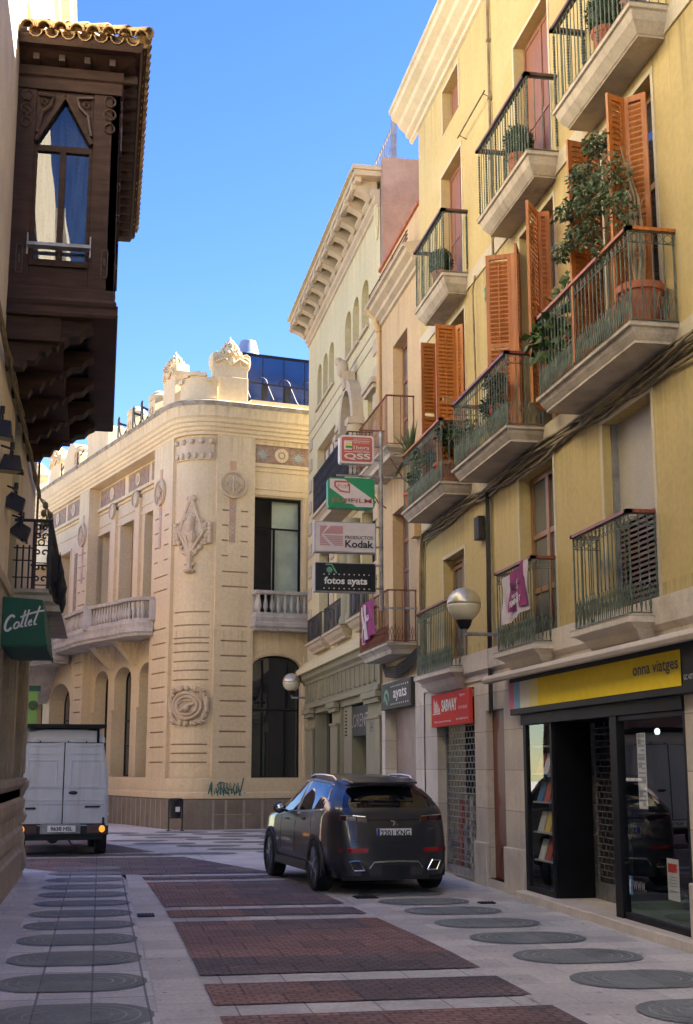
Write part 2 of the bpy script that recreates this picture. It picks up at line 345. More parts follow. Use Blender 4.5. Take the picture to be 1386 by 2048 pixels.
mat('rail_wood_orange',(.5,.17,.04),.4,var=.2,vs=4,bump=.15,stretch=(8,1,8))
mat('rail_dark',(.11,.055,.045),.45,var=.25,vs=4,bump=.15)
mat('shutter_wood',(.43,.145,.028),.42,var=.2,vs=3,bump=.15,bs=60,stretch=(9,9,.8))
mat('door_wood',(.27,.12,.075),.5,var=.18,vs=3,bump=.15,stretch=(9,9,.8))
mat('frame_wood',(.3,.16,.07),.45,var=.2,vs=3,bump=.15,stretch=(9,9,.8))
mat('bay_wood',(.05,.026,.018),.6,var=.3,vs=2.2,bump=.25,bs=50,stretch=(1,1,7),spec=.2)
mat('bay_wood_light',(.075,.045,.035),.5,var=.25,vs=3,bump=.25,bs=50)
mat('bay_soffit',(.045,.042,.032),.75,var=.2,bump=.1)
mat('roof_tile',(.5,.33,.15),.85,var=.4,vs=4,bump=.4,bs=40,dirt=((.2,.15,.08),.7,.5),ds=5)
mat('terracotta',(.42,.14,.07),.75,var=.15,vs=3,bump=.2)
mat('shutter_grey',(.4,.37,.31),.55,var=.08,bump=.1)
mat('roller_metal',(.36,.27,.23),.5,metal=.25,var=.12,vs=3,bump=.1,streak=.3)
mat('blind_brown',(.15,.1,.08),.5,var=.15,bump=.1)
mat('leaf_dark',(.032,.06,.018),.5,var=.45,vs=7,bump=0,fine=0)
mat('leaf_mid',(.055,.1,.022),.5,var=.45,vs=7,bump=0,fine=0)
mat('leaf_ficus',(.09,.13,.055),.45,var=.5,vs=6,bump=0,fine=0)
mat('leaf_yucca',(.09,.14,.06),.5,var=.4,vs=6,bump=0,fine=0)
mat('bark',(.3,.24,.15),.85,var=.2,vs=8,bump=.3)
mat('bloom_red',(.5,.03,.02),.6,var=.2,bump=0)
mat('cable_tan',(.24,.19,.11),.7,var=.3,vs=5,bump=.3,bs=60)
mat('cable_black',(.03,.028,.026),.6,var=.3,bump=.2)
# paving
mat('paving_light',(.68,.68,.68),.8,var=.1,vs=1.7,bump=.4,bs=45,dirt=((.42,.42,.42),.55,.52),ds=1.6,wave=('Y',5.2,.14),brick=('xy',.41,.66,.011,(.4,.4,.42),0.),fine=.08)
mat('paving_plain',(.65,.635,.61),.82,var=.1,vs=1.4,bump=.3,bs=45,dirt=((.42,.41,.4),.55,.52),ds=1.2,brick=('xy',.72,.46,.004,(.62,.62,.62),.5),fine=.08)
mat('kerb_stone',(.72,.7,.67),.8,var=.1,vs=1.4,bump=.4,bs=45,dirt=((.46,.45,.44),.55,.52),ds=1.2,wave=('Y',7,.16),brick=('xy',2.,.6,.006,(.5,.5,.5),0.),fine=.08)
mat('oval_slate',(.25,.275,.27),.72,var=.14,vs=2.2,bump=.4,bs=45,dirt=((.19,.19,.18),.5,.55),ds=2.5,brick=('xy',.41,9,.005,(.5,.5,.5),0.),fine=.08)
mat('oval_groove',(.36,.38,.37),.85,var=.2,bump=.2)
mat('band_stone',(.66,.645,.62),.8,var=.12,vs=1.4,bump=.35,bs=45,dirt=((.34,.33,.33),.6,.5),ds=1.7,brick=('xy',.52,9,.006,(.4,.4,.4),0.),fine=.08)
def brick_mat(name,c1,c2):
    m=mat(name,c1,.75,var=.2,vs=.9,bump=.7,bs=60,dirt=(c2,.75,.5),ds=.8,brick=('xy',.115,.085,.012,(.62,.58,.58),.5),brick2=(.58,.5),fine=.1); return m
brick_mat('brick_red',(.35,.225,.2),(.27,.2,.19))
brick_mat('brick_purple',(.23,.19,.19),(.27,.19,.18))
brick_mat('brick_orange',(.41,.24,.17),(.3,.19,.165))
mat('iron_cover',(.04,.04,.04),.6,metal=.5,bump=.3)
# glass
glass('glass_dark'); glass('glass_blue',(.02,.05,.14),wob=.01); glass('glass_clear',see=1.,rough=.01,wob=.004)
glass('glass_car',(.008,.009,.01),wob=0,rough=.02,spec=.5,ior=1.6)
glass('glass_curtain',(.12,.13,.14),wob=.01)
mat('curtain_pale',(.5,.48,.4),.9,var=.12,vs=3,bump=.2,stretch=(6,6,.4))
mat('curtain_green',(.62,.68,.56),.8,var=.12,vs=1.5,bump=.1)
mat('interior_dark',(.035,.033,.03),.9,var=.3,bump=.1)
mat('interior_pale',(.42,.42,.38),.85,var=.1,bump=.05)
mat('panel_black',(.008,.008,.01),.4,var=.2,bump=.05,spec=.2)
mat('frame_black',(.014,.014,.016),.5,var=.2,bump=.05,spec=.18)
mat('blue_panel',(.012,.045,.19),.18,var=.15,vs=.5,bump=.02,spec=.6)
mat('vent_metal',(.55,.57,.6),.35,metal=.7,var=.1,bump=.05)
# vehicles
flat('car_paint',(.036,.039,.047),.32,metal=.25,coat=.6); flat('car_trim',(.012,.012,.013),.5); flat('chrome',(.75,.76,.78),.14,metal=1.)
mat('tyre',(.02,.02,.02),.85,bump=.3); flat('rim_dark',(.03,.03,.033),.3,metal=.7); flat('rim_cut',(.5,.5,.52),.25,metal=.9)
flat('lens_red',(.35,.012,.02),.15,coat=1.); flat('lens_dark',(.05,.008,.01),.12,coat=1.); flat('lens_orange',(.9,.3,.03),.3,emit=(1,.3,.03),es=.16)
mat('van_paint',(.56,.59,.65),.42,var=.05,vs=2,bump=.05,bs=4,streak=.3,streak_col=(.26,.25,.24),dirt=((.3,.29,.27),.35,.56),ds=2.5,fine=.02); flat('van_roof',(.72,.71,.69),.5); flat('plate_white',(.82,.83,.82),.4); flat('plate_blue',(.02,.06,.32),.4); flat('ink',(.015,.015,.015),.6)
# signs and fabric
flat('sign_white',(.62,.56,.56),.4); flat('sign_pinkish',(.48,.25,.28),.45); flat('sign_red',(.42,.1,.07),.4); flat('sign_green',(.015,.24,.1),.35); flat('sign_black',(.01,.01,.012),.25)
flat('sign_logo_green',(.11,.33,.2),.45); flat('white_paint',(.72,.72,.7),.5); flat('shop_red',(.6,.06,.05),.7,spec=.12); flat('shop_yellow',(.92,.68,.03),.7,spec=.12); flat('shop_pink',(.7,.22,.33),.7,spec=.12); flat('shop_blue',(.25,.5,.68),.7,spec=.12); flat('shop_cream',(.8,.75,.6),.7,spec=.12)
flat('sign_edge',(.33,.31,.31),.4,metal=.3); flat('awning_green',(.012,.1,.055),.7); flat('awning_green_deep',(.009,.06,.035),.7)
mat('banner_purple',(.28,.05,.17),.85,var=.15,bump=.2); mat('banner_white',(.6,.52,.55),.85,var=.1,bump=.2); flat('banner_ink',(.09,.02,.06),.8)
mat('awning_canvas',(.62,.55,.45),.8,var=.1,vs=1,bump=.3,bs=14,stretch=(1,.6,4)); flat('graffiti_green',(.03,.16,.13),.6); flat('gold_globe',(.62,.58,.45),.38,metal=.6); flat('globe_glass',(.66,.6,.42),.35,coat=.3)
flat('lime_banner',(.16,.3,.06),.7); flat('bin_black',(.02,.02,.022),.5); flat('paper',(.7,.7,.68),.7); flat('paper_blue',(.1,.25,.5),.6); flat('book_red',(.5,.1,.06),.6); flat('book_yellow',(.7,.5,.1),.6); flat('book_green',(.16,.22,.15),.6)
flat('lamp_lit',(.9,.95,.95),.4,emit=(.9,1,.97),es=.25); flat('turf_green',(.05,.09,.03),.9); flat('door_red',(.17,.04,.02),.4)
glass('glass_bay',(.02,.03,.05),see=1.,wob=.01,rough=.01,rmin=.11); flat('rail_metal',(.42,.44,.47),.3,metal=.9); flat('shop_pale_yellow',(.85,.74,.3),.7,spec=.12)
mat('bay_curtain',(.05,.065,.1),.9,var=.3,vs=4,bump=.6,bs=20,stretch=(5,5,.3))
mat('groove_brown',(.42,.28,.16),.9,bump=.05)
mat('frieze_leaf',(.5,.55,.5),.8,var=.3,bump=0)
FR=Fr((5.68,0),(0,1),(-1,0))
# ================= ground =================
g=MB(); g.poly([(-60,-30,-.012),(80,-30,-.012),(80,160,-.012),(-60,160,-.012)]); struct('ground',g,'paving_plain')
g=MB(); g.poly([(-.80,-2,0),(.47,-2,0),(.47,24.4,0),(-.80,24.4,0)]); struct('pavement',g,'paving_light')
g=MB(); g.poly([(-1.6,-2,-.004),(-.80,-2,-.004),(-.80,25,-.004),(-1.6,25,-.004)]); struct('pavement',g,'paving_plain')
g=MB(); g.poly([(.475,-2,0),(.88,-2,0),(.86,14,0),(.84,17,0),(.74,21,0),(.62,23.2,0),(.1,24.8,0),(-.6,25.4,0),(-.8,25,0),(-.8,24.42,0),(.1,24.1,0),(.36,23,0),(.475,21,0)]); struct('kerb',g,'kerb_stone')
g=MB(); g.poly([(3.26,-2,0),(5.72,-2,0),(5.72,37,0),(3.26,27,0)]); struct('pavement',g,'paving_plain')
# carriageway: brick fields between light bands
def road_l(y): return .885 if y<14 else .885-(y-14)**1.6*.0065
def road_r(y): return 3.33 if y<13 else 3.33-(y-13)*.045
fields=[(-2,9.63),(10.08,11.03),(11.49,15.4),(15.87,16.65),(17.06,20.65),(21.1,21.7),(22.14,26.3),(26.75,27.4),(27.85,33.2)]
rn=random.Random(3); pieces={'brick_red':MB(),'brick_purple':MB(),'brick_orange':MB()}
def inr(x,y): return x
for (a,b) in fields:
    n=max(1,round((b-a)/1.0))
    for i in range(n):
        y0=a+(b-a)*i/n; y1=a+(b-a)*(i+1)/n
        if y0>=22.1:   # street bends to the left here
            l0,l1=[-.1-(q-22.1)*.62 for q in (y0,y1)]; r0,r1=[2.92-max(0,q-22.1)*.30 for q in (y0,y1)]
        else: l0,l1=road_l(y0),road_l(y1); r0,r1=road_r(y0),road_r(y1)
        cuts=[0]; k=rn.choice([2,3,3,4]); cuts+=sorted(rn.uniform(.15,.9) for _ in range(k-1))+[1]
        for c,d in zip(cuts,cuts[1:]):
            mid=(c+d)/2
            if a>17: q='brick_purple' if mid>.32 else 'brick_red'
            else:
                q=rn.choices(['brick_red','brick_purple','brick_orange'],[.5,.1,.12] if mid<.4 else [.25,.7,.08])[0]
            pieces[q].poly([(l0+(r0-l0)*c,y0,.004),(l0+(r0-l0)*d,y0,.004),(l1+(r1-l1)*d,y1,.004),(l1+(r1-l1)*c,y1,.004)])
for q,m in pieces.items(): struct('road',m,q)
g=MB(); g.poly([(x,y,-.006) for x,y in [(.8,-2),(3.35,-2),(3.3,16),(2.9,22.1),(-1.2,34),(-7.5,34),(-.9,24),(.5,22),(.8,16)]]); struct('road_bands',g,'band_stone')
# dark stadium slabs set in the pavements
def stadium(cx,cy,hx,hy,z,n=9):
    s=hx-hy*.85; P=[]
    for sg in (1,-1):
        for i in range(n+1):
            a=-PI/2+PI*i/n if sg>0 else PI/2+PI*i/n
            P.append((cx+sg*s+math.cos(a)*(hx-s),cy+math.sin(a)*hy,z))
    return P
ov=MB(); gv=MB()
def oval(cx,cy,hx,hy,rot=0,z=.008,rings=True):
    def T(P): return [(cx+(x-cx)*math.cos(rot)-(y-cy)*math.sin(rot),cy+(x-cx)*math.sin(rot)+(y-cy)*math.cos(rot),zz) for x,y,zz in P]
    ov.poly(T(stadium(cx,cy,hx,hy,z)))
    if rings:
        for k in (.82,.62,.42):
            A=T(stadium(cx,cy,hx-hy*(1-k),hy*k,z+.003)); B=T(stadium(cx,cy,hx-hy*(1-k)-.016,hy*k-.018,z+.003)); n=len(A)
            for i in range(n):
                j=(i+1)%n
                if (i==n-1) or (i==n//2-1): continue
                gv.poly([A[i],A[j],B[j],B[i]])
for i,(y,h) in enumerate([(4.6,.46),(6.0,.46),(7.2,.46),(8.5,.46),(9.8,.5),(11.3,.46),(12.67,.45),(14.03,.44),(15.28,.37),(16.46,.38),(17.66,.36),(18.86,.41),(20.05,.4),(21.27,.35),(22.5,.34),(23.65,.34)]):
    oval(-.165,y,.61,h)
for x,y,h in [(4.42,6.6,.48),(4.42,7.9,.48),(4.43,9.17,.5),(4.46,10.63,.46),(4.41,12.0,.46),(4.37,13.34,.45),(4.33,14.65,.44),(4.28,15.94,.43),(4.2,17.08,.4),(4.15,18.2,.4),(4.1,19.3,.4),(4.1,20.4,.4),(4.1,21.5,.4),(4.1,22.6,.4),(4.1,23.7,.4)]: oval(x,y,.6,h)
# the paved apron in front of the corner building
for r in range(4):
    for c in range(13):
        x=-1.6+c*.92+r*.35; y=26.9+r*2.55-(-.13)*x+ (c%2)*1.2
        if x>5.0 or y>36.4 or (x<road_r(22)-max(0,y-22)*.30+.5): continue
        oval(x,y,.72,.36,rot=-.12,rings=False)
struct('paving_ovals',ov,'oval_slate'); struct('paving_grooves',gv,'oval_groove')
g=MB(); g.poly([(2.6,23,.002),(3.3,21,.002),(5.72,21,.002),(5.72,38.2,.002),(0,42,.002),(-3,44,.002),(-1.4,34.5,.002)]); struct('apron',g,'kerb_stone')
rg_=random.Random(31); g=MB()
for _ in range(330):
    x=rg_.choice([rg_.uniform(-.8,.85),rg_.uniform(3.35,5.5)]); y=6+18*rg_.random()**1.3; r=rg_.uniform(.008,.024); g.poly([(x+r*math.cos(k*PI/4)*rg_.uniform(.7,1.2),y+r*math.sin(k*PI/4)*rg_.uniform(.7,1.2),.0145) for k in range(8)])
struct('gum_marks',g,'oval_slate')
def cover(x,y,w,d,lab):
    m=MB(); m.box(x-w/2,x+w/2,y-d/2,y+d/2,.004,.014)
    for i in range(5): m.box(x-w/2+.02+i*w/5.2,x-w/2+.04+i*w/5.2,y-d/2+.02,y+d/2-.02,.014,.02)
    tag(m.build('drain_cover','iron_cover'),lab,'drain cover')
cover(.59,16.1,.2,.3,'small iron drain cover set in the pale kerb beside the left pavement')
cover(3.56,17.75,.3,.3,'square iron drain cover on the pavement behind the dark car')
cover(4.95,16.75,.2,.18,'little dark iron lid set among the grey ovals by the stone piers')

# ================= yellow building =================
YB=thing('yellow_building','four storey yellow plastered house with green iron balconies and orange louvred shutters','building',(5.68,8,0))
Y0,Y1=-9.0,22.85
def col(a,b,lo,hi,dep=.2,back=False): return (a,b,lo,hi,0,dep,back)
ops=[]
OP={'f1':[(12.64,14.05,3.25,5.68),(15.77,17.2,3.25,5.7),(20.08,21.4,3.45,5.2)],'f2':[(12.26,13.7,6.2,9.2),(15.43,16.87,6.2,9.2),(19.82,21.2,6.2,9.2)],'f3':[(12.25,13.6,9.7,12.2),(15.44,16.92,9.7,12.22),(19.85,21.17,9.7,12.12)],'f4':[(19.95,21.0,12.9,13.72),(15.6,16.7,12.9,13.72),(12.2,13.3,12.9,13.72)]}
for y in (8.6,5.0,1.4,-2.2,-5.8):
    OP['f1'].append((y,y+1.4,3.25,5.7)); OP['f2'].append((y,y+1.4,6.2,9.2)); OP['f3'].append((y,y+1.4,9.7,12.2))
for k in OP: ops+=[(a,b,c,d,0,.2) for a,b,c,d in OP[k]]
m=MB(); facade(m,FR,Y0,Y1,3.25,14.42,ops)
m.poly([(5.68,Y1,3.25),(14,Y1,3.25),(14,Y1,14.4),(5.68,Y1,14.4)]); m.poly([(5.68,Y0,0),(14,Y0,0),(14,Y0,14.4),(5.68,Y0,14.4)])
m.poly([(5.3,Y0,14.42),(14,Y0,14.42),(14,Y1,14.42),(5.3,Y1,14.42)]); m.poly([(14,Y0,0),(14,Y1,0),(14,Y1,14.4),(14,Y0,14.4)])
m.build('wall','yellow_plaster',YB)
gops=[(19.68,22.0,0,2.95,0,.2),(18.17,19.05,.12,2.55,0,.14),(12.2,17.32,.1,3.0,0,.35)]
m=MB(); facade(m,FR,Y0,Y1,0,3.25,gops,v=.0); m.build('ground_floor_wall','pier_stone',YB)
m=MB()   # pier bases, string course
for a,b in ((19.05,19.68),(17.32,18.17),(11.2,12.2)): m.fbox(FR,a-.0,b+.0,-.02,.05,0,.62); m.cut()
m.each('pier_base','pier_stone_plain',YB,bevel=.012)
m=MB(); m.sweep([(5.68,Y1),(5.68,Y0)],[(0,3.02),(.03,3.02),(.03,3.10),(.09,3.16),(.09,3.44),(.0,3.46)]); 
m.build('string_course','pier_stone_plain',YB)
for z in (6.02,9.52):
    m=MB(); m.sweep([(5.68,Y1),(5.68,Y0)],[(-.01,z-.1),(.025,z-.1),(.025,z+.14),(-.01,z+.14)]); m.build('floor_band','pale_trim',YB)
m=MB(); m.sweep([(5.68,Y1+.5),(5.68,Y0)],[(0,13.88),(.05,13.9),(.06,13.98),(.13,14.02),(.15,14.1),(.27,14.2),(.3,14.28),(.42,14.36),(.44,14.46),(.48,14.48),(.48,14.56),(-.2,14.62)]); m.build('cornice','pale_trim',YB)
m=MB()
for k in OP:
    for a,b,c,d in OP[k]:
        for q in (a-.06,b): m.fbox(FR,q,q+.06,0,.012,c,d+.06)
        m.fbox(FR,a,b,0,.012,d,d+.06); m.cut()
m.each('window_surround','pale_trim',YB)
# doors and windows in the openings
for i,(a,b,c,d) in enumerate(OP['f1']):
    if i==0:
        fo=MB(); fo.fbox(FR,a,b,-.2,-.17,c+1.25,d); o=fo.build('roller_blind','shutter_grey',YB)
        m=MB()
        for j in range(20): z=c+.05+j*.062; m.hexa([FR.p(a+.03,-.2,z),FR.p(b,-.2,z),FR.p(b,-.15,z-.02),FR.p(a+.03,-.15,z-.02),FR.p(a+.03,-.2,z+.035),FR.p(b,-.2,z+.035),FR.p(b,-.15,z+.01),FR.p(a+.03,-.15,z+.01)])
        m.build('slats','blind_brown',o); m=MB(); m.fbox(FR,a,b,-.24,-.21,c,c+1.3); m.build('backing','interior_dark',o)
        m=MB(); m.fbox(FR,b-.05,b,-.2,-.1,c,d); m.cut(); m.fbox(FR,a,a+.05,-.2,-.1,c,d); m.each('guide_rail','galvanised',o)
    else: frame(FR,a,b,c,d,-.16,'frame_wood',YB,w=.09,th=.06,mull=1,trans=(c+.85,c+1.6),gl='glass_curtain',name='french_window')
for i,(a,b,c,d) in enumerate(OP['f2']): frame(FR,a,b,c,d,-.17,'frame_wood',YB,w=.09,mull=1,trans=(c+1.9,),gl='glass_dark',name='french_window')
for i,(a,b,c,d) in enumerate(OP['f3']):
    m=MB(); m.fbox(FR,a,b,-.2,-.17,c,d)
    for x in (a,a+(b-a)*.5-.03,b-.06): m.fbox(FR,x,x+.06,-.17,-.15,c,d)
    for z in (c,c+1.1,d-.08): m.fbox(FR,a+.06,b-.06,-.17,-.155,z,z+.08)
    m.build('balcony_door','door_wood',YB,bevel=.006)
for a,b,c,d in OP['f4']:
    m=MB(); m.fbox(FR,a,b,-.2,-.17,c,d); m.fbox(FR,(a+b)/2-.02,(a+b)/2+.02,-.17,-.155,c,d); m.build('attic_shutter','door_wood',YB)
# louvred shutter leaves
def leaf(A,B,z0,z1,par=None,th=.035,tilt=1,mid=True):
    A=Vector((*A,0)); B=Vector((*B,0)); t=(B-A); L_=t.length; t.normalize(); f=Fr(A[:2],t[:2],(t.y,-t.x)); m=MB(); h=th/2; w=.055
    m.fbox(f,0,w,-h,h,z0,z1); m.fbox(f,L_-w,L_,-h,h,z0,z1); m.fbox(f,w,L_-w,-h,h,z0,z0+.09); m.fbox(f,w,L_-w,-h,h,z1-.07,z1)
    if mid: m.fbox(f,w,L_-w,-h,h,(z0+z1)/2-.03,(z0+z1)/2+.03)
    z=z0+.11
    while z<z1-.1:
        if not(mid and abs(z-(z0+z1)/2)<.055):
            m.hexa([f.p(w,-h*.85,z),f.p(L_-w,-h*.85,z),f.p(L_-w,h*.85,z+tilt*.062),f.p(w,h*.85,z+tilt*.062),f.p(w,-h*.85,z+.02),f.p(L_-w,-h*.85,z+.02),f.p(L_-w,h*.85,z+tilt*.062+.02),f.p(w,h*.85,z+tilt*.062+.02)])
        z+=.066
    if L_>.3: m.fbox(f,L_/2-.008,L_/2+.008,-h-.012,-h,z0+.15,z1-.15)
    return m.build('louvred_shutter','shutter_wood',YB)
zt=8.98; zb=6.24
leaf((5.62,12.28),(5.44,12.46),zb,zt,tilt=-1); leaf((5.43,12.46),(5.20,12.37),zb,zt)           # B3, near jamb
leaf((5.62,13.68),(5.44,13.56),zb,zt); leaf((5.43,13.55),(5.15,13.49),zb,zt); leaf((5.66,13.45),(5.50,13.14),zb,zt)
leaf((5.62,15.46),(5.46,15.50),zb,zt,tilt=-1); leaf((5.455,15.49),(5.21,15.16),zb,zt)          # B2
leaf((5.66,16.85),(5.56,16.93),zb,zt); leaf((5.56,16.94),(5.23,17.10),zb,zt,tilt=-1); leaf((5.62,16.8),(5.5,16.55),zb,zt)
leaf((5.66,19.84),(5.57,19.97),zb,zt-.05,tilt=-1); leaf((5.56,19.98),(5.21,19.95),zb,zt-.05)   # B1
leaf((5.62,21.15),(5.49,20.96),zb,zt-.05); leaf((5.48,20.95),(5.2,20.92),zb,zt-.05)
# balconies
def railing(par,ya,yb,xo,zf,zr,style,mt,hmt,wall=5.68,sp=.115,hr=(.07,.035),low=None):
    path=[(wall,ya),(xo,ya),(xo,yb),(wall,yb)]; m=MB(); hd=MB(); X=Vector
    for (p,q) in zip(path,path[1:]):
        P=Vector(p); Q=Vector(q); L_=(Q-P).length; n=max(2,round(L_/sp)); d=(Q-P)/L_
        for i in range(n+1):
            if i==n and (p,q)!=(path[2],path[3]): continue
            c=P+(Q-P)*i/n; big=(style=='twist' and i%4==0)
            if (c-Vector((wall,c.y))).length<.02: c=c+Vector((-.02,0))
            if big:
                m.tube([(c.x,c.y,zf+.03),(c.x,c.y,zr)],.006,4)
                zz=zf+.1
                while zz<zr-.08: m.lathe((c.x,c.y,zz),[(.01,0),(.02,.02),(.01,.04)],6); zz+=.04
            else: m.tube([(c.x,c.y,zf+.03),(c.x,c.y,zr)],.0075 if i else .011,5)
            if i<n and style in('lattice','rust'):
                e=P+(Q-P)*(i+1)/n; H=.30 if style=='lattice' else .24; h0=zf+.05
                m.tube([(c.x,c.y,h0),((c.x*.75+e.x*.25),(c.y*.75+e.y*.25),h0+H*.55),((c.x+e.x)/2,(c.y+e.y)/2,h0+H)],.004,4,False)
                m.tube([(e.x,e.y,h0),((e.x*.75+c.x*.25),(e.y*.75+c.y*.25),h0+H*.55),((c.x+e.x)/2,(c.y+e.y)/2,h0+H)],.0055,4,False)
                m.tube([(c.x,c.y,h0+H),((c.x*.6+e.x*.4),(c.y*.6+e.y*.4),h0+H*.5),((c.x+e.x)/2,(c.y+e.y)/2,h0)],.0035,4,False)
                m.tube([(e.x,e.y,h0+H),((e.x*.6+c.x*.4),(e.y*.6+c.y*.4),h0+H*.5),((c.x+e.x)/2,(c.y+e.y)/2,h0)],.005,4,False)
                m.lathe((c.x,c.y,h0+H-.01),[(.003,0),(.013,.02),(.009,.045),(.003,.07)],5)
                if style=='lattice':
                    cc=((c.x+e.x)/2,(c.y+e.y)/2); r=L_/n*.36; pts=[]
                    for k in range(9):
                        a=2*PI*k/8; pts.append((cc[0]+d.x*r*math.cos(a),cc[1]+d.y*r*math.cos(a),zr-.075+r*math.sin(a)))
                    m.tube(pts,.005,4,False)
        for zz,w in ((zf+.035,.02),(zr-.012,.016)): m.bar((*P,zz),(*Q,zz),w,w*.7)
        if style=='lattice': m.bar((*P,zr-.13),(*Q,zr-.13),.012,.009); m.bar((*P,zf+.36),(*Q,zf+.36),.01,.008) if False else None
        e=d*.5*hr[0]; P2=P-(e if p!=path[0] else e*0); Q2=Q+(e if q!=path[3] else e*0)
        hd.bar((*P2,zr+hr[1]/2),(*Q2,zr+hr[1]/2),hr[0],hr[1])
    r=m.build('railing',mt,par); hd.build('handrail',hmt,par)
    return r
def slab(par_name,ya,yb,xo,zt,prof,mt,parent,wall=5.68):
    """prof: list of (inset from the outer edge, z below top)"""
    m=MB(); rings=[]
    for ins,dz in prof: rings.append([(wall,ya+ins,zt-dz),(xo+ins,ya+ins,zt-dz),(xo+ins,yb-ins,zt-dz),(wall,yb-ins,zt-dz)])
    n=len(rings); vs=[p for r in rings for p in r]; fs=[(0,1,2,3)]
    for i in range(n-1):
        for k in range(3): fs.append((i*4+k,i*4+k+1,(i+1)*4+k+1,(i+1)*4+k))
        fs.append((i*4+3,i*4,(i+1)*4,(i+1)*4+3))
    fs.append(((n-1)*4+3,(n-1)*4+2,(n-1)*4+1,(n-1)*4)); m.add(vs,fs)
    return m.build(par_name,mt,parent,bevel=.008)
PB=[(-.05,0),(-.05,.045),(-.02,.05),(0,.1),(.04,.16),(.05,.17),(.05,.2)]
PC=[(-.04,0),(-.04,.05),(-.01,.06),(.02,.16),(.1,.27),(.12,.28),(.12,.3)]
PA=[(-.06,0),(-.06,.07),(-.02,.075),(.06,.13),(.12,.22),(.14,.24),(.2,.3)]
for ya,yb in ((11.88,14.72),(16.05,18.72),(19.52,22.15),(6.3,9.0),(1.2,4.0)):
    s=slab('balcony',ya,yb,5.17,6.17,PB,'slab_stone',YB); railing(s,ya,yb,5.17,6.17,7.17,'lattice','iron_green','rail_wood_orange' if ya>19 or 11<ya<12 else 'rail_wood')
for ya,yb in ((11.75,14.1),(15.18,17.42),(19.55,21.42),(6.5,8.9)):
    s=slab('balcony',ya,yb,5.26,9.68,PC,'slab_stone',YB); railing(s,ya,yb,5.26,9.68,10.76,'twist','iron_green','rail_dark',hr=(.09,.04))
for ya,yb,xo in ((12.66,14.3,5.37),(15.78,17.34,5.37),(20.0,22.3,5.42)):
    s=slab('balcony',ya,yb,xo,3.26,PA,'pier_stone_plain',YB); railing(s,ya,yb,xo,3.26,4.35,'lattice','iron_green','rail_wood')
# small fittings on the wall
m=MB(); m.tube([(5.64,18.05,14.0),(5.64,18.05,6.4)],.022,6)
for z in (13,12,11,10): m.box(5.61,5.68,18.02,18.08,z,z+.04)
m.tube([(5.63,19.0,9.45),(5.6,19.05,9.2),(5.64,19.05,6.3)],.015,6); m.build('drainpipe','cable_tan',YB)
m=MB(); m.bar((5.55,19.6,12.12),(5.55,18.0,12.12),.02,.02); m.bar((5.68,19.5,12.06),(5.55,19.5,12.12),.012,.012); m.bar((5.68,18.1,12.06),(5.55,18.1,12.12),.012,.012); m.build('drying_rod','cable_tan',YB)
# cable bundle, its own thing
m=MB(); rn=random.Random(5)
for k in range(8):
    oy=rn.uniform(-.07,.07); ox=rn.uniform(.03,.1); ph=rn.uniform(0,6); pts=[]
    for i in range(58):
        y=6+i*.29; pts.append((5.68-ox-.02*math.sin(y*1.7+ph),y,5.84+oy+.045*math.sin(y*1.3+ph)+.02*math.sin(y*4+ph*2)))
    pts+=[(5.68-ox,22.62,5.7+oy),(5.68-ox,22.72+oy*.3,5.3),(5.68-ox,22.74+oy*.4,4.4),(5.68-ox,22.7+oy*.4,3.5)]
    m.tube(pts,rn.uniform(.012,.024),5)
tag(m.build('cable_bundle','cable_tan',smooth=True),'thick tan bundle of cables running along the yellow wall under the big balconies','cables')
m=MB()
for k in range(4):
    ph=k*1.7; m.tube([(5.62,18.52+.03*k,5.8-.001)]+[(5.61-.01*math.sin(z+ph),18.5+.035*k+.015*math.sin(z*2+ph),z) for z in (5.3,4.8,4.3,3.8,3.3,2.9,2.5)],.016,5)
m.box(5.56,5.66,18.85,19.1,5.15,5.5)
tag(m.build('cable_drop','cable_black'),'dark cables dropping down the yellow wall behind the globe lamp to the stone piers','cables')

# ================= travel agency shop front =================
SH=YB
m=MB(); m.fbox(FR,12.2,17.32,-.02,.03,2.28,2.5); m.fbox(FR,17.2,17.32,-.3,.0,.1,2.3); m.fbox(FR,16.16,16.24,-.12,0,.1,2.3); m.fbox(FR,13.94,14.14,-.12,.02,.1,2.3); m.fbox(FR,12.2,12.26,-.12,.0,.1,2.3)
m.fbox(FR,16.24,17.2,-.06,0,.1,.17); m.fbox(FR,12.26,13.94,-.06,0,.1,.17); m.fbox(FR,12.26,13.94,-.06,0,2.22,2.28); m.build('shop_frame','frame_black',SH,bevel=.006)
m=MB(); m.box(5.72,6.2,16.14,16.17,.1,2.3); m.box(5.74,6.9,14.05,14.09,.1,2.3); m.box(6.85,6.9,14.09,16.14,.1,2.3); m.box(5.7,6.9,14.09,16.14,2.29,2.33); m.build('entrance_panel','panel_black',SH)
pane(FR,16.24,17.2,.17,2.28,-.03,'glass_clear',SH,name='shop_window'); pane(FR,12.26,13.94,.17,2.22,-.03,'glass_clear',SH,name='shop_window')
m=MB() # brick pattern grille at the entrance back
xg=6.2; ya,yb=14.1,16.12; z=.32; row=0
for j in range(26):
    zz=.3+j*.079
    if zz>2.27: break
    m.box(xg,xg+.012,ya,yb,zz,zz+.012); n=13
    for i in range(n+1):
        y=ya+(yb-ya)*(i+(.5 if j%2 else 0))/n
        if y<yb: m.box(xg,xg+.012,y,y+.012,zz,zz+.079)
m.box(xg-.01,xg+.03,ya,yb,.1,.3); m.build('entrance_grille','galvanised',SH)
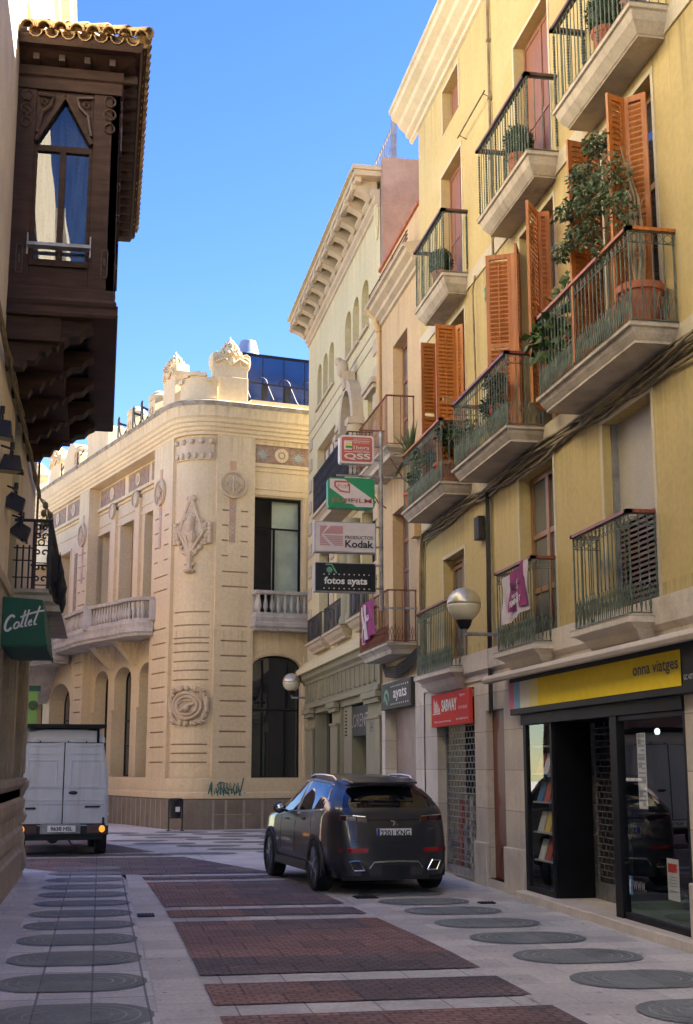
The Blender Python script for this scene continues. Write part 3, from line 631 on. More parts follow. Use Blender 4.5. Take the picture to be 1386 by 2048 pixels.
m=MB(); m.box(5.72,7.6,12.2,12.22,.1,2.3); m.box(7.6,7.62,12.2,14.05,.1,2.3); m.box(5.7,7.6,12.2,14.05,2.3,2.34); m.box(5.9,7.6,16.2,17.3,2.28,2.32); m.box(7.0,7.05,16.2,17.3,.1,2.3); m.build('shop_interior','interior_dark',SH)
m=MB(); m.box(5.93,7.0,17.24,17.28,.1,2.3); m.box(6.28,6.3,16.2,17.24,.1,2.28)
for z in (.5,.86,1.25,1.62,1.98): m.box(5.76,6.3,16.26,17.24,z,z+.02)
m.build('display_shelves','interior_pale',SH)
m=MB(); m.box(5.75,7.6,12.24,13.92,.1,.28); m.build('turf_strip','turf_green',SH)
m=MB(); m.sweep([(5.68,17.3),(5.68,9)],[(-.6,.0),(.16,.0),(.16,.09),(.14,.1),(-1.2,.101)]); m.build('doorstep','pier_stone_plain',SH,bevel=.008)
rn=random.Random(11); brochure=[]
for zi,z in enumerate((.52,.88,1.27,1.64)):
    for j in range(3):
        mm=['shop_blue','book_red','paper','book_red','paper_blue','book_yellow','paper','shop_blue','book_yellow','book_red','shop_blue','paper'][(zi*5+j*3)%12]; y=16.42+j*.27; b=MB(); b.hexa([(5.8,y,z),(5.8,y+.2,z),(5.82,y+.2,z),(5.82,y,z),(5.88,y,z+.26),(5.88,y+.2,z+.26),(5.9,y+.2,z+.26),(5.9,y,z+.26)])
        hh=['bottom','second','third','top'][zi]; pos=['right end','middle','left end'][j]
        tag(b.build('brochure',mm),f'travel brochure standing at the {pos} of the {hh} shelf in the narrow shop window','brochure','brochures on the display shelves')
def card(name,ya,yb,za,zb,x,mt,lab,cat,th=.006):
    b=MB(); b.box(x,x+th,ya,yb,za,zb); return tag(b.build(name,mt),lab,cat)
c=card('poster',13.3,13.52,1.28,2.08,5.722,'paper','long narrow sheet of printed pages taped inside the big shop window','poster')
m=MB()
for k in range(16):
    z=1.31+k*.048; w=.18 if k%4 else .1
    m.box(5.7215,5.722,13.32,13.32+w,z,z+.02 if k%5 else z+.04)
for k in (2,8,13): m.box(5.7212,5.7218,13.4,13.49,1.31+k*.05,1.37+k*.05)
m.build('print','sign_edge',c)
c=card('notice',13.0,13.28,.36,.78,5.9,'paper','white notice with a red heading standing low in the shop window','notice')
m=MB(); m.box(5.897,5.9,13.03,13.25,.64,.73); m.build('heading','shop_red',c)
m=MB(); [m.box(5.897,5.9,13.05,13.23,z,z+.008) for z in (.5,.53,.56,.59,.45)]; m.build('print','sign_edge',c)
c=card('floor_leaflet',12.5,12.8,.33,.36,5.95,'paper','open leaflet lying low among trinkets in the shop window','leaflet',th=.2)
m=MB(); m.box(5.716,5.72,13.78,13.88,.36,.56); w_=m.build('logo_sticker','paper_blue',SH)
text('letter','f',(5.712,13.85,.38),(0,-1,0),(0,0,1),.05,.15,'white_paint',SH,bold=.03)
text('web_lettering','www.',(5.712,13.74,.42),(0,-1,0),(0,0,1),.34,.1,'sign_edge',SH)
for i in range(6):
    b=MB(); rr=rn.uniform(.03,.05); b.lathe((5.95+rn.uniform(0,.3),12.42+i*.16,.28),[(rr*.6,0),(rr,rr),(rr*.4,rr*2),(rr*.6,rr*2.6),(.004,rr*3.2)],8)
    tag(b.build('trinket',rn.choice(['paper','book_red','globe_glass','book_green'])),'small trinket in the row standing on the green strip of the shop window','trinket','trinkets in the shop window')
b=MB(); b.lathe((6.0,13.6,2.07),[(.02,0),(.03,.02),(.03,.05),(.01,.07)],10); tag(b.build('spotlight','lamp_lit'),'small white spotlight glowing at the top corner of the shop window','spotlight')
# shop sign box
SG=thing('shop_sign','long yellow shop sign box with a pink and blue end reading onna viatges','sign',(5.6,14.7,2.5))
m=MB(); m.box(5.56,5.68,11.6,17.5,2.42,2.92); m.build('box','frame_black',SG,bevel=.01)
for a,b_,mt in ((11.97,15.31,'shop_yellow'),(15.325,16.25,'shop_yellow'),(16.25,16.6,'shop_pale_yellow'),(16.6,17.0,'shop_cream'),(17.0,17.25,'shop_blue'),(17.25,17.48,'shop_pink')):
    q=MB(); q.box(5.548,5.556,a,b_,2.5,2.855); q.build('panel',mt,SG)
text('lettering','onna viatges',(5.545,13.12,2.63),(0,-1,0),(0,0,1),1.12,.155,'ink',SG,bold=.012)
text('small_lettering','GC 4373',(5.553,11.9,2.55),(0,-1,0),(0,0,1),.22,.05,'white_paint',SG)
m=MB(); m.sweep([(5.68,18.0),(5.68,11.0)],[(.0,2.95),(.03,2.94),(.3,2.88),(.35,2.885),(.37,2.93),(.33,2.985),(.1,3.03),(.0,3.03)])
tag(m.build('awning','awning_canvas',bevel=.004),'rolled cream canvas awning above the yellow shop sign','awning')
# ================= neighbouring shop in the yellow house =================
m=MB(); m.fbox(FR,18.17,19.05,-.14,-.1,.12,2.55); 
for z in (.2,1.3): m.fbox(FR,18.25,18.95,-.1,-.085,z,z+.95)
m.build('door','door_red',YB)
m=MB(); m.fbox(FR,18.17,19.05,-.14,.02,0,.12); m.build('doorstep','pier_stone_plain',YB)
GR=YB
m=MB(); ya,yb=19.7,21.98
for j in range(24):
    zz=.12+j*.098; m.box(5.85,5.862,ya,yb,zz,zz+.014); n=12
    for i in range(n+1):
        y=ya+(yb-ya)*(i+(.5 if j%2 else 0))/n
        if y<yb: m.box(5.85,5.862,y,y+.014,zz,zz+.098)
m.build('roller_grille','galvanised',GR); m=MB(); m.box(5.83,5.88,ya,yb,.0,.12); m.box(5.83,5.88,19.68,19.72,0,2.9); m.box(5.83,5.88,21.96,22.0,0,2.9); m.build('grille_rail','galvanised',GR)
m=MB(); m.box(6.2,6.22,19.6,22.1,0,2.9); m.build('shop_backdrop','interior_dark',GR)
for i in range(6):
    b=MB(); y=19.95+i*.33; b.box(5.98,6.15,y,y+.2,.1,.16+rn.uniform(.4,.9)); b.box(5.99,6.14,y+.02,y+.16,.1,1.1+rn.uniform(0,.2)); b.build('shop_stock',rn.choice(['book_red','sign_edge','curtain_pale','book_red']),GR)
RS=thing('shop_sign','red shop sign with white lettering reading SABWAY above a closed grille','sign',(5.6,20.9,2.4))
m=MB(); m.box(5.6,5.66,19.69,22.07,2.385,2.93); m.build('panel','shop_red',RS,bevel=.005)
text('lettering','SABWAY',(5.597,21.35,2.62),(0,-1,0),(0,0,1),.95,.2,'white_paint',RS,bold=.03)
text('small_lettering','Figueres',(5.597,20.22,2.82),(0,-1,0),(0,0,1),.3,.05,'white_paint',RS)
text('small_lettering','Tel. 972 500 670',(5.597,20.3,2.63),(0,-1,0),(0,0,1),.5,.045,'white_paint',RS)
text('small_lettering','Mobils i reparacions electroniques',(5.597,21.85,2.44),(0,-1,0),(0,0,1),1.1,.045,'white_paint',RS)
text('small_lettering','figueres@sabway.com',(5.597,20.45,2.455),(0,-1,0),(0,0,1),.7,.045,'white_paint',RS)
m=MB()
for i,h in enumerate((.08,.14,.2,.17,.22)): m.box(5.595,5.599,21.5+.0+i*.085,21.54+i*.085,2.62,2.62+h); m.tube([(5.597,21.52+i*.085,2.62+h+.02),(5.597,21.52+i*.085,2.62+h+.021)],.018,6)
m.box(5.595,5.599,21.45,21.95,2.595,2.61); m.build('emblem','white_paint',RS)
b=MB(); b.box(5.655,5.68,22.18,22.36,2.45,2.65); b.box(5.65,5.655,22.2,22.34,2.5,2.6); tag(b.build('plate','book_yellow'),'small yellow and blue plate on the stone pier left of the red sign','plate')
# ================= narrow beige building =================
NB=thing('beige_building','narrow beige building with rusty railed balconies beside the yellow house','building',(5.68,24.7,0))
a0,a1=22.85,26.45
d2=(23.95,25.25,7.75,10.28); d1=(24.0,25.4,4.0,6.77); sh=(23.5,26.12,0,3.3)
m=MB(); facade(m,FR,a0,a1,3.4,12.42,[(*d2,0,.25),(*d1,0,.28)])
m.poly([(5.68,a0,12.42),(14,a0,12.42),(14,a1,12.42),(5.68,a1,12.42)]); m.poly([(5.68,a1,10),(14,a1,10),(14,a1,12.4),(5.68,a1,12.4)]); m.build('wall','beige_plaster',NB)
m=MB(); facade(m,FR,a0,a1,0,3.4,[(*sh,0,.23)],v=.02); m.build('ground_floor_wall','pier_stone',NB)
m=MB(); m.sweep([(5.68,a1+.15),(5.68,a0)],[(0,11.1),(.05,11.12),(.05,11.2),(.14,11.26),(.15,11.34),(.26,11.42),(.28,11.5),(.34,11.52),(.34,11.58),(0,11.66)]); m.build('cornice','cream_stone',NB)
m=MB(); m.sweep([(5.68,a1),(5.68,a0)],[(0,12.38),(.05,12.39),(.05,12.45),(-.3,12.47)]); m.build('coping','terracotta',NB)
m=MB()
for z in (11.68,11.76,11.84): m.bar((5.44,a0,z),(5.44,a1+.1,z),.02,.02)
for y in (23,24.2,25.4,26.5): m.bar((5.44,y,11.58),(5.44,y,11.88),.02,.02)
m.build('parapet_wires','iron_rust',NB)
frame(FR,*d2,-.2,'door_wood',NB,w=.08,mull=1,trans=(8.7,9.5),gl='glass_curtain',name='french_window'); frame(FR,*d1,-.22,'door_wood',NB,w=.08,mull=1,trans=(4.8,5.6,6.2),gl='glass_curtain',name='french_window')
for zt,zr in ((7.72,8.7),(3.98,4.95)):
    s=slab('balcony',23.42,26.1,5.14,zt,[(-.03,0),(-.03,.05),(0,.06),(.06,.12),(.08,.2)],'slab_stone',NB); railing(s,23.42,26.1,5.14,zt,zr,'rust' if zt<5 else 'plain','iron_rust','iron_rust',hr=(.03,.012),sp=.12)
m=MB()
for y in (23.6,25.9): m.tube([(5.66,y,7.0),(5.5,y,7.1),(5.25,y,7.5)],.015,5); m.cut()
m.each('balcony_bracket','iron_rust',NB)
m=MB(); m.tube([(5.35,26.42,11.5),(5.5,26.42,11.35),(5.62,26.4,11.1),(5.62,26.4,4.2)],.05,8); m.tube([(5.62,26.4,11.45),(5.55,26.4,11.2),(5.62,26.4,11.0)],.07,8); m.build('drainpipe','beige_plaster',NB,smooth=True)
m=MB(); m.box(5.55,5.68,23.0,23.3,5.9,6.55); m.build('meter_box','beige_plaster',NB,bevel=.01)
m=MB(); z=.0
while z<2.84: m.box(5.9,5.925,23.5,26.12,z,z+.055); m.box(5.91,5.93,23.5,26.12,z+.055,z+.085); z+=.085
m.build('roller_shutter','roller_metal',NB)
ES=thing('shop_sign','grey shop sign with a green emblem and worn white letters above the brown roller shutter','sign',(5.6,24.8,2.8))
m=MB(); m.box(5.58,5.66,23.5,26.14,2.84,3.36); m.build('panel','car_trim',ES,bevel=.006)
q=MB(); q.box(5.573,5.58,23.56,26.08,2.88,3.32); q.build('face','iron_black',ES)
text('lettering','ayats',(5.57,24.95,2.97),(0,-1,0),(0,0,1),1.15,.24,'white_paint',ES,bold=.02)
m=MB(); pts=[(5.57,25.6+.22*math.cos(t),3.0+.2*math.sin(t)) for t in [i*PI/10 for i in range(11)]]; ribbon(m,pts,.07,(-1,0,0)); ribbon(m,[(5.57,25.75,3.1),(5.57,25.5,2.93)],.07,(-1,0,0)); m.build('emblem','sign_logo_green',ES)
for k in range(9):
    pass
m=MB(); [m.box(5.568,5.573,23.7+k*.18,23.74+k*.18,z,z+.03) for k in range(9) for z in (3.25,2.91)]; m.build('dots','white_paint',ES)
m=MB()
for k in range(5):
    m.tube([(5.6,26.2-k*.03,3.85),(5.57,25.6,3.5+k*.04),(5.55,24.6,3.42+k*.05),(5.55,23.6,3.5+k*.05),(5.6,22.9,3.7+k*.04)],.022,6)
tag(m.build('cable_loops','cable_black',smooth=True),'black cables sagging under the lower rusty balcony','cables')
# pole with four projecting signs
SP=thing('sign_pole','slim grey metal pole carrying four projecting signs beside rusty balconies','pole',(5.02,23.34,4.6))
m=MB(); m.tube([(5.0,23.34,4.55),(5.0,23.34,7.95)],.04,8); m.build('pole','galvanised',SP,smooth=True)
m=MB()
for z in (7.65,7.38,7.0,6.1,5.72,5.38,4.95): m.bar((4.8,23.3,z),(5.04,23.33,z),.03,.03); m.cut()
m.bar((4.15,23.33,7.07),(5.6,23.36,7.07),.035,.03); m.bar((5.0,23.34,4.6),(5.66,23.3,4.6),.03,.03); m.each('bracket','galvanised',SP)
Ys=23.2; xd=(1,0,0); zd=(0,0,1)
def rbox(x0,x1,y0,y1,z0,z1,r,n=4):
    P=[]
    for cx,cz,a in ((x1-r,z1-r,0),(x0+r,z1-r,PI/2),(x0+r,z0+r,PI),(x1-r,z0+r,1.5*PI)):
        for i in range(n+1): P.append((cx+r*math.cos(a+PI/2*i/n),y0,cz+r*math.sin(a+PI/2*i/n)))
    m=MB(); m.prism(P,(0,y1-y0,0)); return m
def sign(name,lab,x0,x1,z0,z1,edge,face,r=.01,pad=.02):
    T=thing(name,lab,'sign',((x0+x1)/2,Ys,z0)); rbox(x0,x1,Ys,Ys+.2,z0,z1,r).build('box',edge,T); rbox(x0+pad,x1-pad,Ys-.004,Ys,z0+pad,z1-pad,max(.008,r-pad*.5)).build('face',face,T); return T
def st(s,x,z,w,h,mt,T,bold=0.,sh=0.,n='lettering'): return text(n,s,(x,Ys-.008,z),xd,zd,w,h,mt,T,bold=bold,shear=sh)
def qb(x0,x1,z0,z1,mt,T,n='graphic',e=.007):
    m=MB(); m.box(x0,x1,Ys-e,Ys-.0045,z0,z1); return m.build(n,mt,T)
T=sign('projecting_sign','small rounded red sign reading QSS, topmost on the sign pole',4.19,4.84,7.28,7.82,'sign_white','sign_red',.06,.035)
st('QSS',4.27,7.34,.5,.13,'sign_white',T,bold=.025); st('1hora',4.45,7.55,.3,.07,'sign_white',T,bold=.01); st('SUS FOTOS EN',4.45,7.73,.3,.025,'sign_white',T); st('REVELADO',4.45,7.66,.3,.03,'sign_white',T); st('GARANTIZADO',4.45,7.51,.3,.022,'sign_white',T)
for z in (7.705,7.495): qb(4.27,4.77,z,z+.01,'sign_white',T)
qb(4.27,4.42,7.54,7.7,'sign_white',T); qb(4.3,4.42,7.57,7.67,'book_yellow',T,e=.009); qb(4.3,4.42,7.57,7.61,'sign_green',T,e=.010)
T=sign('projecting_sign','green and white film sign with red lettering on the sign pole',3.97,4.85,6.42,7.0,'sign_green','sign_green',.07,.03)
m=MB(); y=Ys-.007; m.poly([(4.0,y,6.97),(4.28,y,6.97),(4.82,y,6.6),(4.82,y,6.45),(4.5,y,6.45),(4.0,y,6.8)]); m.build('white_band','sign_white',T)
st('FUJIFILM',4.05,6.5,.74,.11,'sign_red',T,bold=.015)
m=MB(); y=Ys-.01; 
for P in ([(4.1,6.92),(4.35,6.92),(4.35,6.84)],[(4.1,6.92),(4.1,6.83),(4.2,6.74),(4.37,6.72),(4.37,6.88)]): ribbon(m,[(x,y,z) for x,z in P],.035,(0,-1,0))
m.build('emblem','sign_red',T); st('FUJI',4.15,6.79,.18,.075,'sign_red',T)
m=MB(); m.poly([(4.3,Ys-.012,6.51),(4.44,Ys-.012,6.5),(4.52,Ys-.012,6.57),(4.47,Ys-.012,6.6),(4.34,Ys-.012,6.59)]); m.build('peeled_patch','sign_white',T)
T=sign('projecting_sign','pale sign reading PRODUCTOS Kodak with a pink emblem on the sign pole',3.72,4.87,5.59,6.16,'sign_edge','sign_white',.012,.018)
m=MB(); y=Ys-.007; m.poly([(3.82,y,6.08),(3.96,y,6.08),(3.84,y,5.9),(3.82,y,5.9)]); m.poly([(4.02,y,6.08),(4.25,y,6.08),(4.25,y,5.93),(3.88,y,5.93)])
for k in range(6): z=5.9-k*.033; m.poly([(3.82,y,z-.022),(3.9+k*.032-.03,y,z-.022),(3.87+k*.032-.03,y,z),(3.82,y,z)]); m.poly([(3.93+k*.032,y,z-.022),(4.25,y,z-.022),(4.25,y,z),(3.9+k*.032,y,z)])
m.build('emblem','sign_pinkish',T); st('PRODUCTOS',4.29,5.84,.52,.065,'ink',T,bold=.01); st('Kodak',4.29,5.68,.53,.14,'ink',T,bold=.022)
T=sign('projecting_sign','black sign reading fotos ayats with a green emblem, lowest on the sign pole',3.73,4.87,4.86,5.4,'sign_edge','sign_black',.012,.014)
st('fotos ayats',3.9,4.96,.8,.17,'white_paint',T,bold=.03)
m=MB(); y=Ys-.007
for k in range(10):
    for z in (5.18,4.92): m.lathe((3.9+k*.093,y,z),[(.012,0),(.012,.002)],8,axis='y')
m.build('dots','white_paint',T)
m=MB(); m.lathe((4.0,y,5.26),[(.055,0),(.055,.002)],16,axis='y'); ribbon(m,[(3.93,y,5.36),(4.04,y,5.36),(4.13,y,5.2)],.03,(0,-1,0)); m.build('emblem','sign_logo_green',T)
# globe lamps on wall arms
def globe_lamp(lab,cx,cy,cz,r,wx):
    T=thing('wall_lamp',lab,'street lamp',(wx,cy,cz-.5),group='globe lamps on wall arms')
    m=MB(); m.tube([(wx,cy,cz-.43),(cx,cy,cz-.43),(cx,cy,cz-.3)],.028,8); m.box(wx-.02,wx,cy-.06,cy+.06,cz-.52,cz-.34); m.build('arm','galvanised',T,smooth=True)
    m=MB(); m.lathe((cx,cy,cz),[(.06,-.36),(.1,-.3),(.12,-r+.02)],16); m.build('collar','frame_black',T,smooth=True)
    pr=[(r*math.sin(PI*i/24),r*math.cos(PI*i/24)) for i in range(1,13)]; m=MB(); m.lathe((cx,cy,cz),[(.004,r)]+pr,28); m.build('top_shell','gold_globe',T,smooth='all')
    pr=[(r*.992*math.sin(PI*i/24),r*.992*math.cos(PI*i/24)) for i in range(12,23)]; m=MB(); m.lathe((cx,cy,cz),pr,28); m.build('glass_bowl','globe_glass',T,smooth='all')
globe_lamp('large globe street lamp on an arm from the yellow wall above the pavement',5.17,18.36,4.06,.25,5.68)
globe_lamp('smaller looking globe lamp far down the street in front of the arched window',5.22,36.5,4.06,.255,5.66)

# ================= cream building =================
CB=thing('cream_building','cream building with deep bracketed eaves and groups of arched windows','building',(5.68,31.5,0))
c0,c1=26.45,36.6
arches=[(34.3,35.05,11.65,12.85,.38),(33.3,34.1,11.65,12.85,.38),(32.32,33.15,11.65,12.85,.38),(29.9,30.75,11.65,12.85,.38),(28.9,29.7,11.65,12.85,.38),(27.75,28.6,11.65,12.85,.38)]
o2=[(32.1,35.0,7.95,10.45,0),(28.55,30.1,7.95,10.6,.7),(27.0,27.9,8.0,9.9,0),(30.5,31.2,8.0,9.9,0)]
o1=[(33.0,34.6,4.95,7.4,0),(30.1,31.9,4.95,7.4,0),(27.0,28.6,4.95,7.4,0)]
m=MB(); facade(m,FR,c0,c1,4.5,14.4,[(a,b,c,d,r,.3) for a,b,c,d,r in arches+o2+o1])
m.poly([(5.68,c1,0),(16,c1,0),(16,c1,14.4),(5.68,c1,14.4)]); m.poly([(5.0,c0,14.72),(16,c0,14.72),(16,c1,14.72),(5,c1,14.72)]); m.build('wall','cream_plaster',CB)
m=MB(); m.box(5.69,14,c0-.24,c0-.02,11.9,15.02); m.build('party_wall','pink_render',CB)
# eaves
m=MB(); m.box(5.08,6.0,c0-.1,c1-.05,14.62,14.74); m.box(5.03,6.0,c0-.16,c1,14.74,14.84); m.box(5.12,5.26,c0,c1-.1,14.5,14.62); m.build('eaves','cream_stone',CB,bevel=.01)
m=MB(); m.sweep([(5.68,c1+.05),(5.68,c0)],[(0,13.95),(.05,13.97),(.05,14.05),(.12,14.1),(.12,14.2),(.2,14.25),(.2,14.32),(0,14.36)]); m.build('wall_moulding','cream_stone',CB)
n=12
for i in range(n):
    y=c0+.35+i*(c1-c0-.5)/(n-1); m=MB(); P=[(5.66,14.28),(5.5,14.2),(5.38,14.3),(5.24,14.36),(5.12,14.42),(5.08,14.5),(5.1,14.62),(5.66,14.62)]
    m.prism([(x,y-.14,z) for x,z in P],(0,.28,0)); m.lathe((5.13,y-.16,14.46),[(.07,0),(.07,.32)],8,axis='y'); m.build('eaves_bracket','cream_stone',CB,smooth=True)
m=MB(); m.ball((5.66,26.75,13.85),.45,12,8,(.12,.5,1.3)); m.build('wall_console','cream_plaster',CB,smooth='all')
for a,b,c,d,r in arches:
    f=MB(); w=-.27
    for k in range(4): x=a+(b-a)*(k+.5)/4; f.fbox(FR,x-(b-a)*.11,x+(b-a)*.11,w-.02,w+.02,c,d-.5)
    f.fbox(FR,a,b,w-.02,w+.02,d-.52,d-.45); f.poly([FR.p(a,w,d-.45)]+[FR.p(x,w,z) for x,z in ellipse_top(a,b,d-.45,.44)]+[FR.p(b,w,d-.45)]); f.build('arched_shutter','olive_paint',CB)
    m=MB(); m.fbox(FR,a-.08,b+.08,0,.06,c-.08,c); m.build('sill','cream_stone',CB)
for i,(a,b,c,d,r) in enumerate(o2[:1]): frame(FR,a,b,c,d,-.2,'door_wood',CB,w=.07,mull=3,gl='curtain_pale',name='wooden_shutters')
frame(FR,28.55,30.1,7.95,10.6,-.25,'cream_stone',CB,w=.09,mull=1,rise=.7); frame(FR,27.0,27.9,8.0,9.9,-.25,'olive_paint',CB); frame(FR,30.5,31.2,8.0,9.9,-.25,'olive_paint',CB,mull=0)
for i,(a,b,c,d,r) in enumerate(o1): frame(FR,a,b,c,d,-.24,'frame_black',CB,w=.08,mull=1,gl='glass_curtain',name='french_window')
# columned arch with carved keystone
m=MB()
for y in (28.5,30.15):
    m.lathe((5.5,y,7.95),[(.17,0),(.17,.1),(.13,.16),(.13,1.25),(.16,1.32),(.2,1.4),(.2,1.5)],14)
    m.box(5.3,5.68,y-.22,y+.22,9.45,9.6); m.cut()
m.each('column','cream_stone',CB,smooth=True)
m=MB(); cur=ellipse_top(28.4,30.25,9.6,1.15,16); cu2=ellipse_top(28.65,30.0,9.6,.9,16)
for (a,b),(c,d),(e,f),(g_,h) in zip(cur,cur[1:],cu2,cu2[1:]): m.prism([(5.42,a,b),(5.42,c,d),(5.42,g_,h),(5.42,e,f)],(.26,0,0))
m.build('arch_moulding','cream_stone',CB)
m=MB(); m.prism([(5.38,29.18,10.55),(5.38,29.48,10.55),(5.32,29.52,10.95),(5.32,29.14,10.95)],(.3,0,0)); m.ball((5.36,29.33,11.05),.19,12,8,(.8,1,1.2)); m.ball((5.27,29.33,11.22),.11,10,7); m.build('carved_keystone','cream_stone',CB,smooth=True)
for y in (27.4,30.85):
    m=MB(); m.fbox(FR,y-.6,y+.6,0,.14,10.0,10.12); m.fbox(FR,y-.52,y+.52,0,.09,9.9,10.0); m.build('window_hood','cream_stone',CB)
# string lines and corner blocks
m=MB()
for z,h in ((11.25,.05),(10.95,.03),(7.55,.05)): m.fbox(FR,c0,c1,0,.02,z,z+h)
m.build('string_lines','cream_stone',CB)
m=MB()
for z in [5.1+k*.62 for k in range(10)]:
    for y in (c1-.75,c0+.25): m.fbox(FR,y,y+.5,0,.035,z,z+.34)
for z in [5.1+k*.62 for k in range(4)]: m.fbox(FR,32.2,32.7,0,.035,z,z+.34)
m.fbox(FR,31.5,32.0,0,.03,4.62,4.8)
m.build('corner_block','cream_stone',CB,bevel=.008)
s=slab('balcony',27.2,32.0,5.1,7.95,[(-.05,0),(-.05,.06),(0,.07),(.08,.15),(.1,.25)],'cream_stone',CB)
def fancy(par,ya,yb,xo,zf,zr,mt='iron_black',wall=5.68):
    m=MB(); path=[(wall-.01,ya),(xo,ya),(xo,yb),(wall-.01,yb)]
    for p,q in zip(path,path[1:]):
        P=Vector((*p,0)); Q=Vector((*q,0)); L_=(Q-P).length; n=max(2,round(L_/.1)); up=Vector((0,0,1))
        for i in range(n+1):
            c=P+(Q-P)*i/n; m.tube([c+up*zf,c+up*zr],.009,4)
            if i<n:
                d=(Q-P)/n
                for k in range(4):
                    z=zf+(zr-zf)*(k+.5)/4; rr=min(.05,(zr-zf)/9); m.tube([c+d*.5+d.normalized()*rr*math.cos(t)+up*(z+rr*math.sin(t)*1.6) for t in [j*PI/3 for j in range(7)]],.0055,3,False)
        m.bar((*p,zr),(*q,zr),.04,.02); m.bar((*p,zf+.03),(*q,zf+.03),.02,.02)
    return m.build('railing',mt,par)
fancy(s,27.2,32.0,5.1,7.95,8.95)
for a,b,c,d,r in o1:
    s=slab('balconet',a-.35,b+.35,5.4,4.98,[(-.04,0),(-.04,.06),(0,.07),(.05,.16),(.12,.22),(.14,.28)],'cream_stone',CB)
    m=MB(); ya,yb=a-.3,b+.3
    path=[(5.66,ya),(5.43,ya),(5.43,yb),(5.66,yb)]
    for p,q in zip(path,path[1:]):
        P=Vector((*p,0)); Q=Vector((*q,0)); n=max(1,round((Q-P).length/.16)); m.bar((*p,5.62),(*q,5.62),.03,.02); m.bar((*p,5.03),(*q,5.03),.02,.02)
        for i in range(n+1): c_=P+(Q-P)*i/n; m.tube([c_+Vector((0,0,4.98)),c_+Vector((0,0,5.62))],.012,4)
    for y in (a+.3,b-.3): m.ball((5.43,y,5.3),.16,8,6,(.25,1,1.5))
    m.build('railing','iron_black',s)
# paired columns between first floor windows
m=MB()
for y in (28.95,29.75):
    m.lathe((5.55,y,4.98),[(.2,0),(.2,.12),(.15,.2),(.15,2.1),(.19,2.2),(.21,2.35)],14); m.cut()
m.each('column','olive_paint',CB,smooth=True)
# olive shop storey
m=MB(); facade(m,FR,c0,c1,0,3.35,[(32.6,35.3,0,3.15,0,.34),(28.1,31.45,0,3.15,0,.44)],v=-.02)
m.build('shopfront_wall','olive_paint',CB)
m=MB(); m.sweep([(5.68,c1+.02),(5.68,c0)],[(0,3.3),(.1,3.3),(.1,3.38),(.06,3.42),(.06,3.95),(.1,3.97),(.12,4.03),(.2,4.1),(.22,4.22),(.3,4.27),(.3,4.34),(.0,4.5)]); m.build('entablature','olive_paint',CB,bevel=.004)
m=MB(); m.sweep([(5.68,c1+.03),(5.68,c0)],[(0,4.22),(.33,4.23),(.33,4.36),(.05,4.62),(0,4.62)]); m.build('ledge','cream_plaster',CB)
m=MB(); y=c0+.3
while y<c1-.1: m.box(5.555,5.585,y,y+.05,3.5,3.95); m.lathe((5.57,y+.025,3.46),[(.03,0),(.045,.02),(.03,.05)],6); y+=.55
m.build('entablature_dart','olive_paint',CB)
m=MB()
for a,b in ((35.3,36.55),(31.5,32.55),(26.5,28.0)):
    m.fbox(FR,a+.06,b-.06,0,.05,0,2.75); m.fbox(FR,a,b,0,.1,0,.4); m.fbox(FR,a+.02,b-.02,0,.08,2.72,2.78); m.fbox(FR,a,b,0,.1,3.05,3.15); m.fbox(FR,a-.06,b+.06,0,.16,3.15,3.28); m.cut()
m.each('pilaster','olive_paint',CB,bevel=.006)
m=MB(); m.fbox(FR,32.6,35.3,-.36,-.34,0,3.15); m.build('shop_window','glass_dark',CB); m=MB(); m.fbox(FR,34.5,34.55,-.34,-.28,0,3.15); m.fbox(FR,32.6,32.68,-.34,-.28,0,3.15); m.build('shop_window_frame','frame_black',CB)
m=MB(); m.fbox(FR,28.1,30.4,-.46,-.44,0,2.4); m.build('shop_entrance','interior_dark',CB)
m=MB(); m.fbox(FR,30.4,31.44,-.44,-.1,0,3.14); m.build('side_panel','olive_paint',CB)
T=thing('shop_sign','dark slatted shop sign with thin grey capitals under the olive shop lintel','sign',(5.8,29.6,2.5))
m=MB(); m.fbox(FR,28.15,31.0,-.32,-.12,2.42,3.1); 
for k in range(8): m.fbox(FR,31.0,31.06,-.34,-.06,2.45+k*.08,2.48+k*.08)
m.build('box','car_trim',T); text('lettering','FLORENT',(5.79,30.75,2.62),(0,-1,0),(0,0,1),2.3,.3,'sign_edge',T)
text('house_number','24',(5.61,27.45,2.45),(0,-1,0),(0,0,1),.22,.22,'ink',CB)
text('facade_number','77',(5.66,36.2,4.68),(0,-1,0),(0,0,1),.45,.3,'cream_stone',CB)
# roof terrace fence
m=MB(); 
for k in range(30): y=26.5+k*.2; m.box(6.01,6.03,y,y+.025,14.85,16.0)
m.box(6.0,6.04,26.3,32.5,15.97,16.03); m.box(5.9,6.02,26.22,26.3,14.85,16.03); m.box(6.0,6.04,26.3,32.5,14.95,15.0)
tag(m.build('roof_fence','galvanised'),'tall slatted metal fence rising from the roof terrace of the cream building','fence')
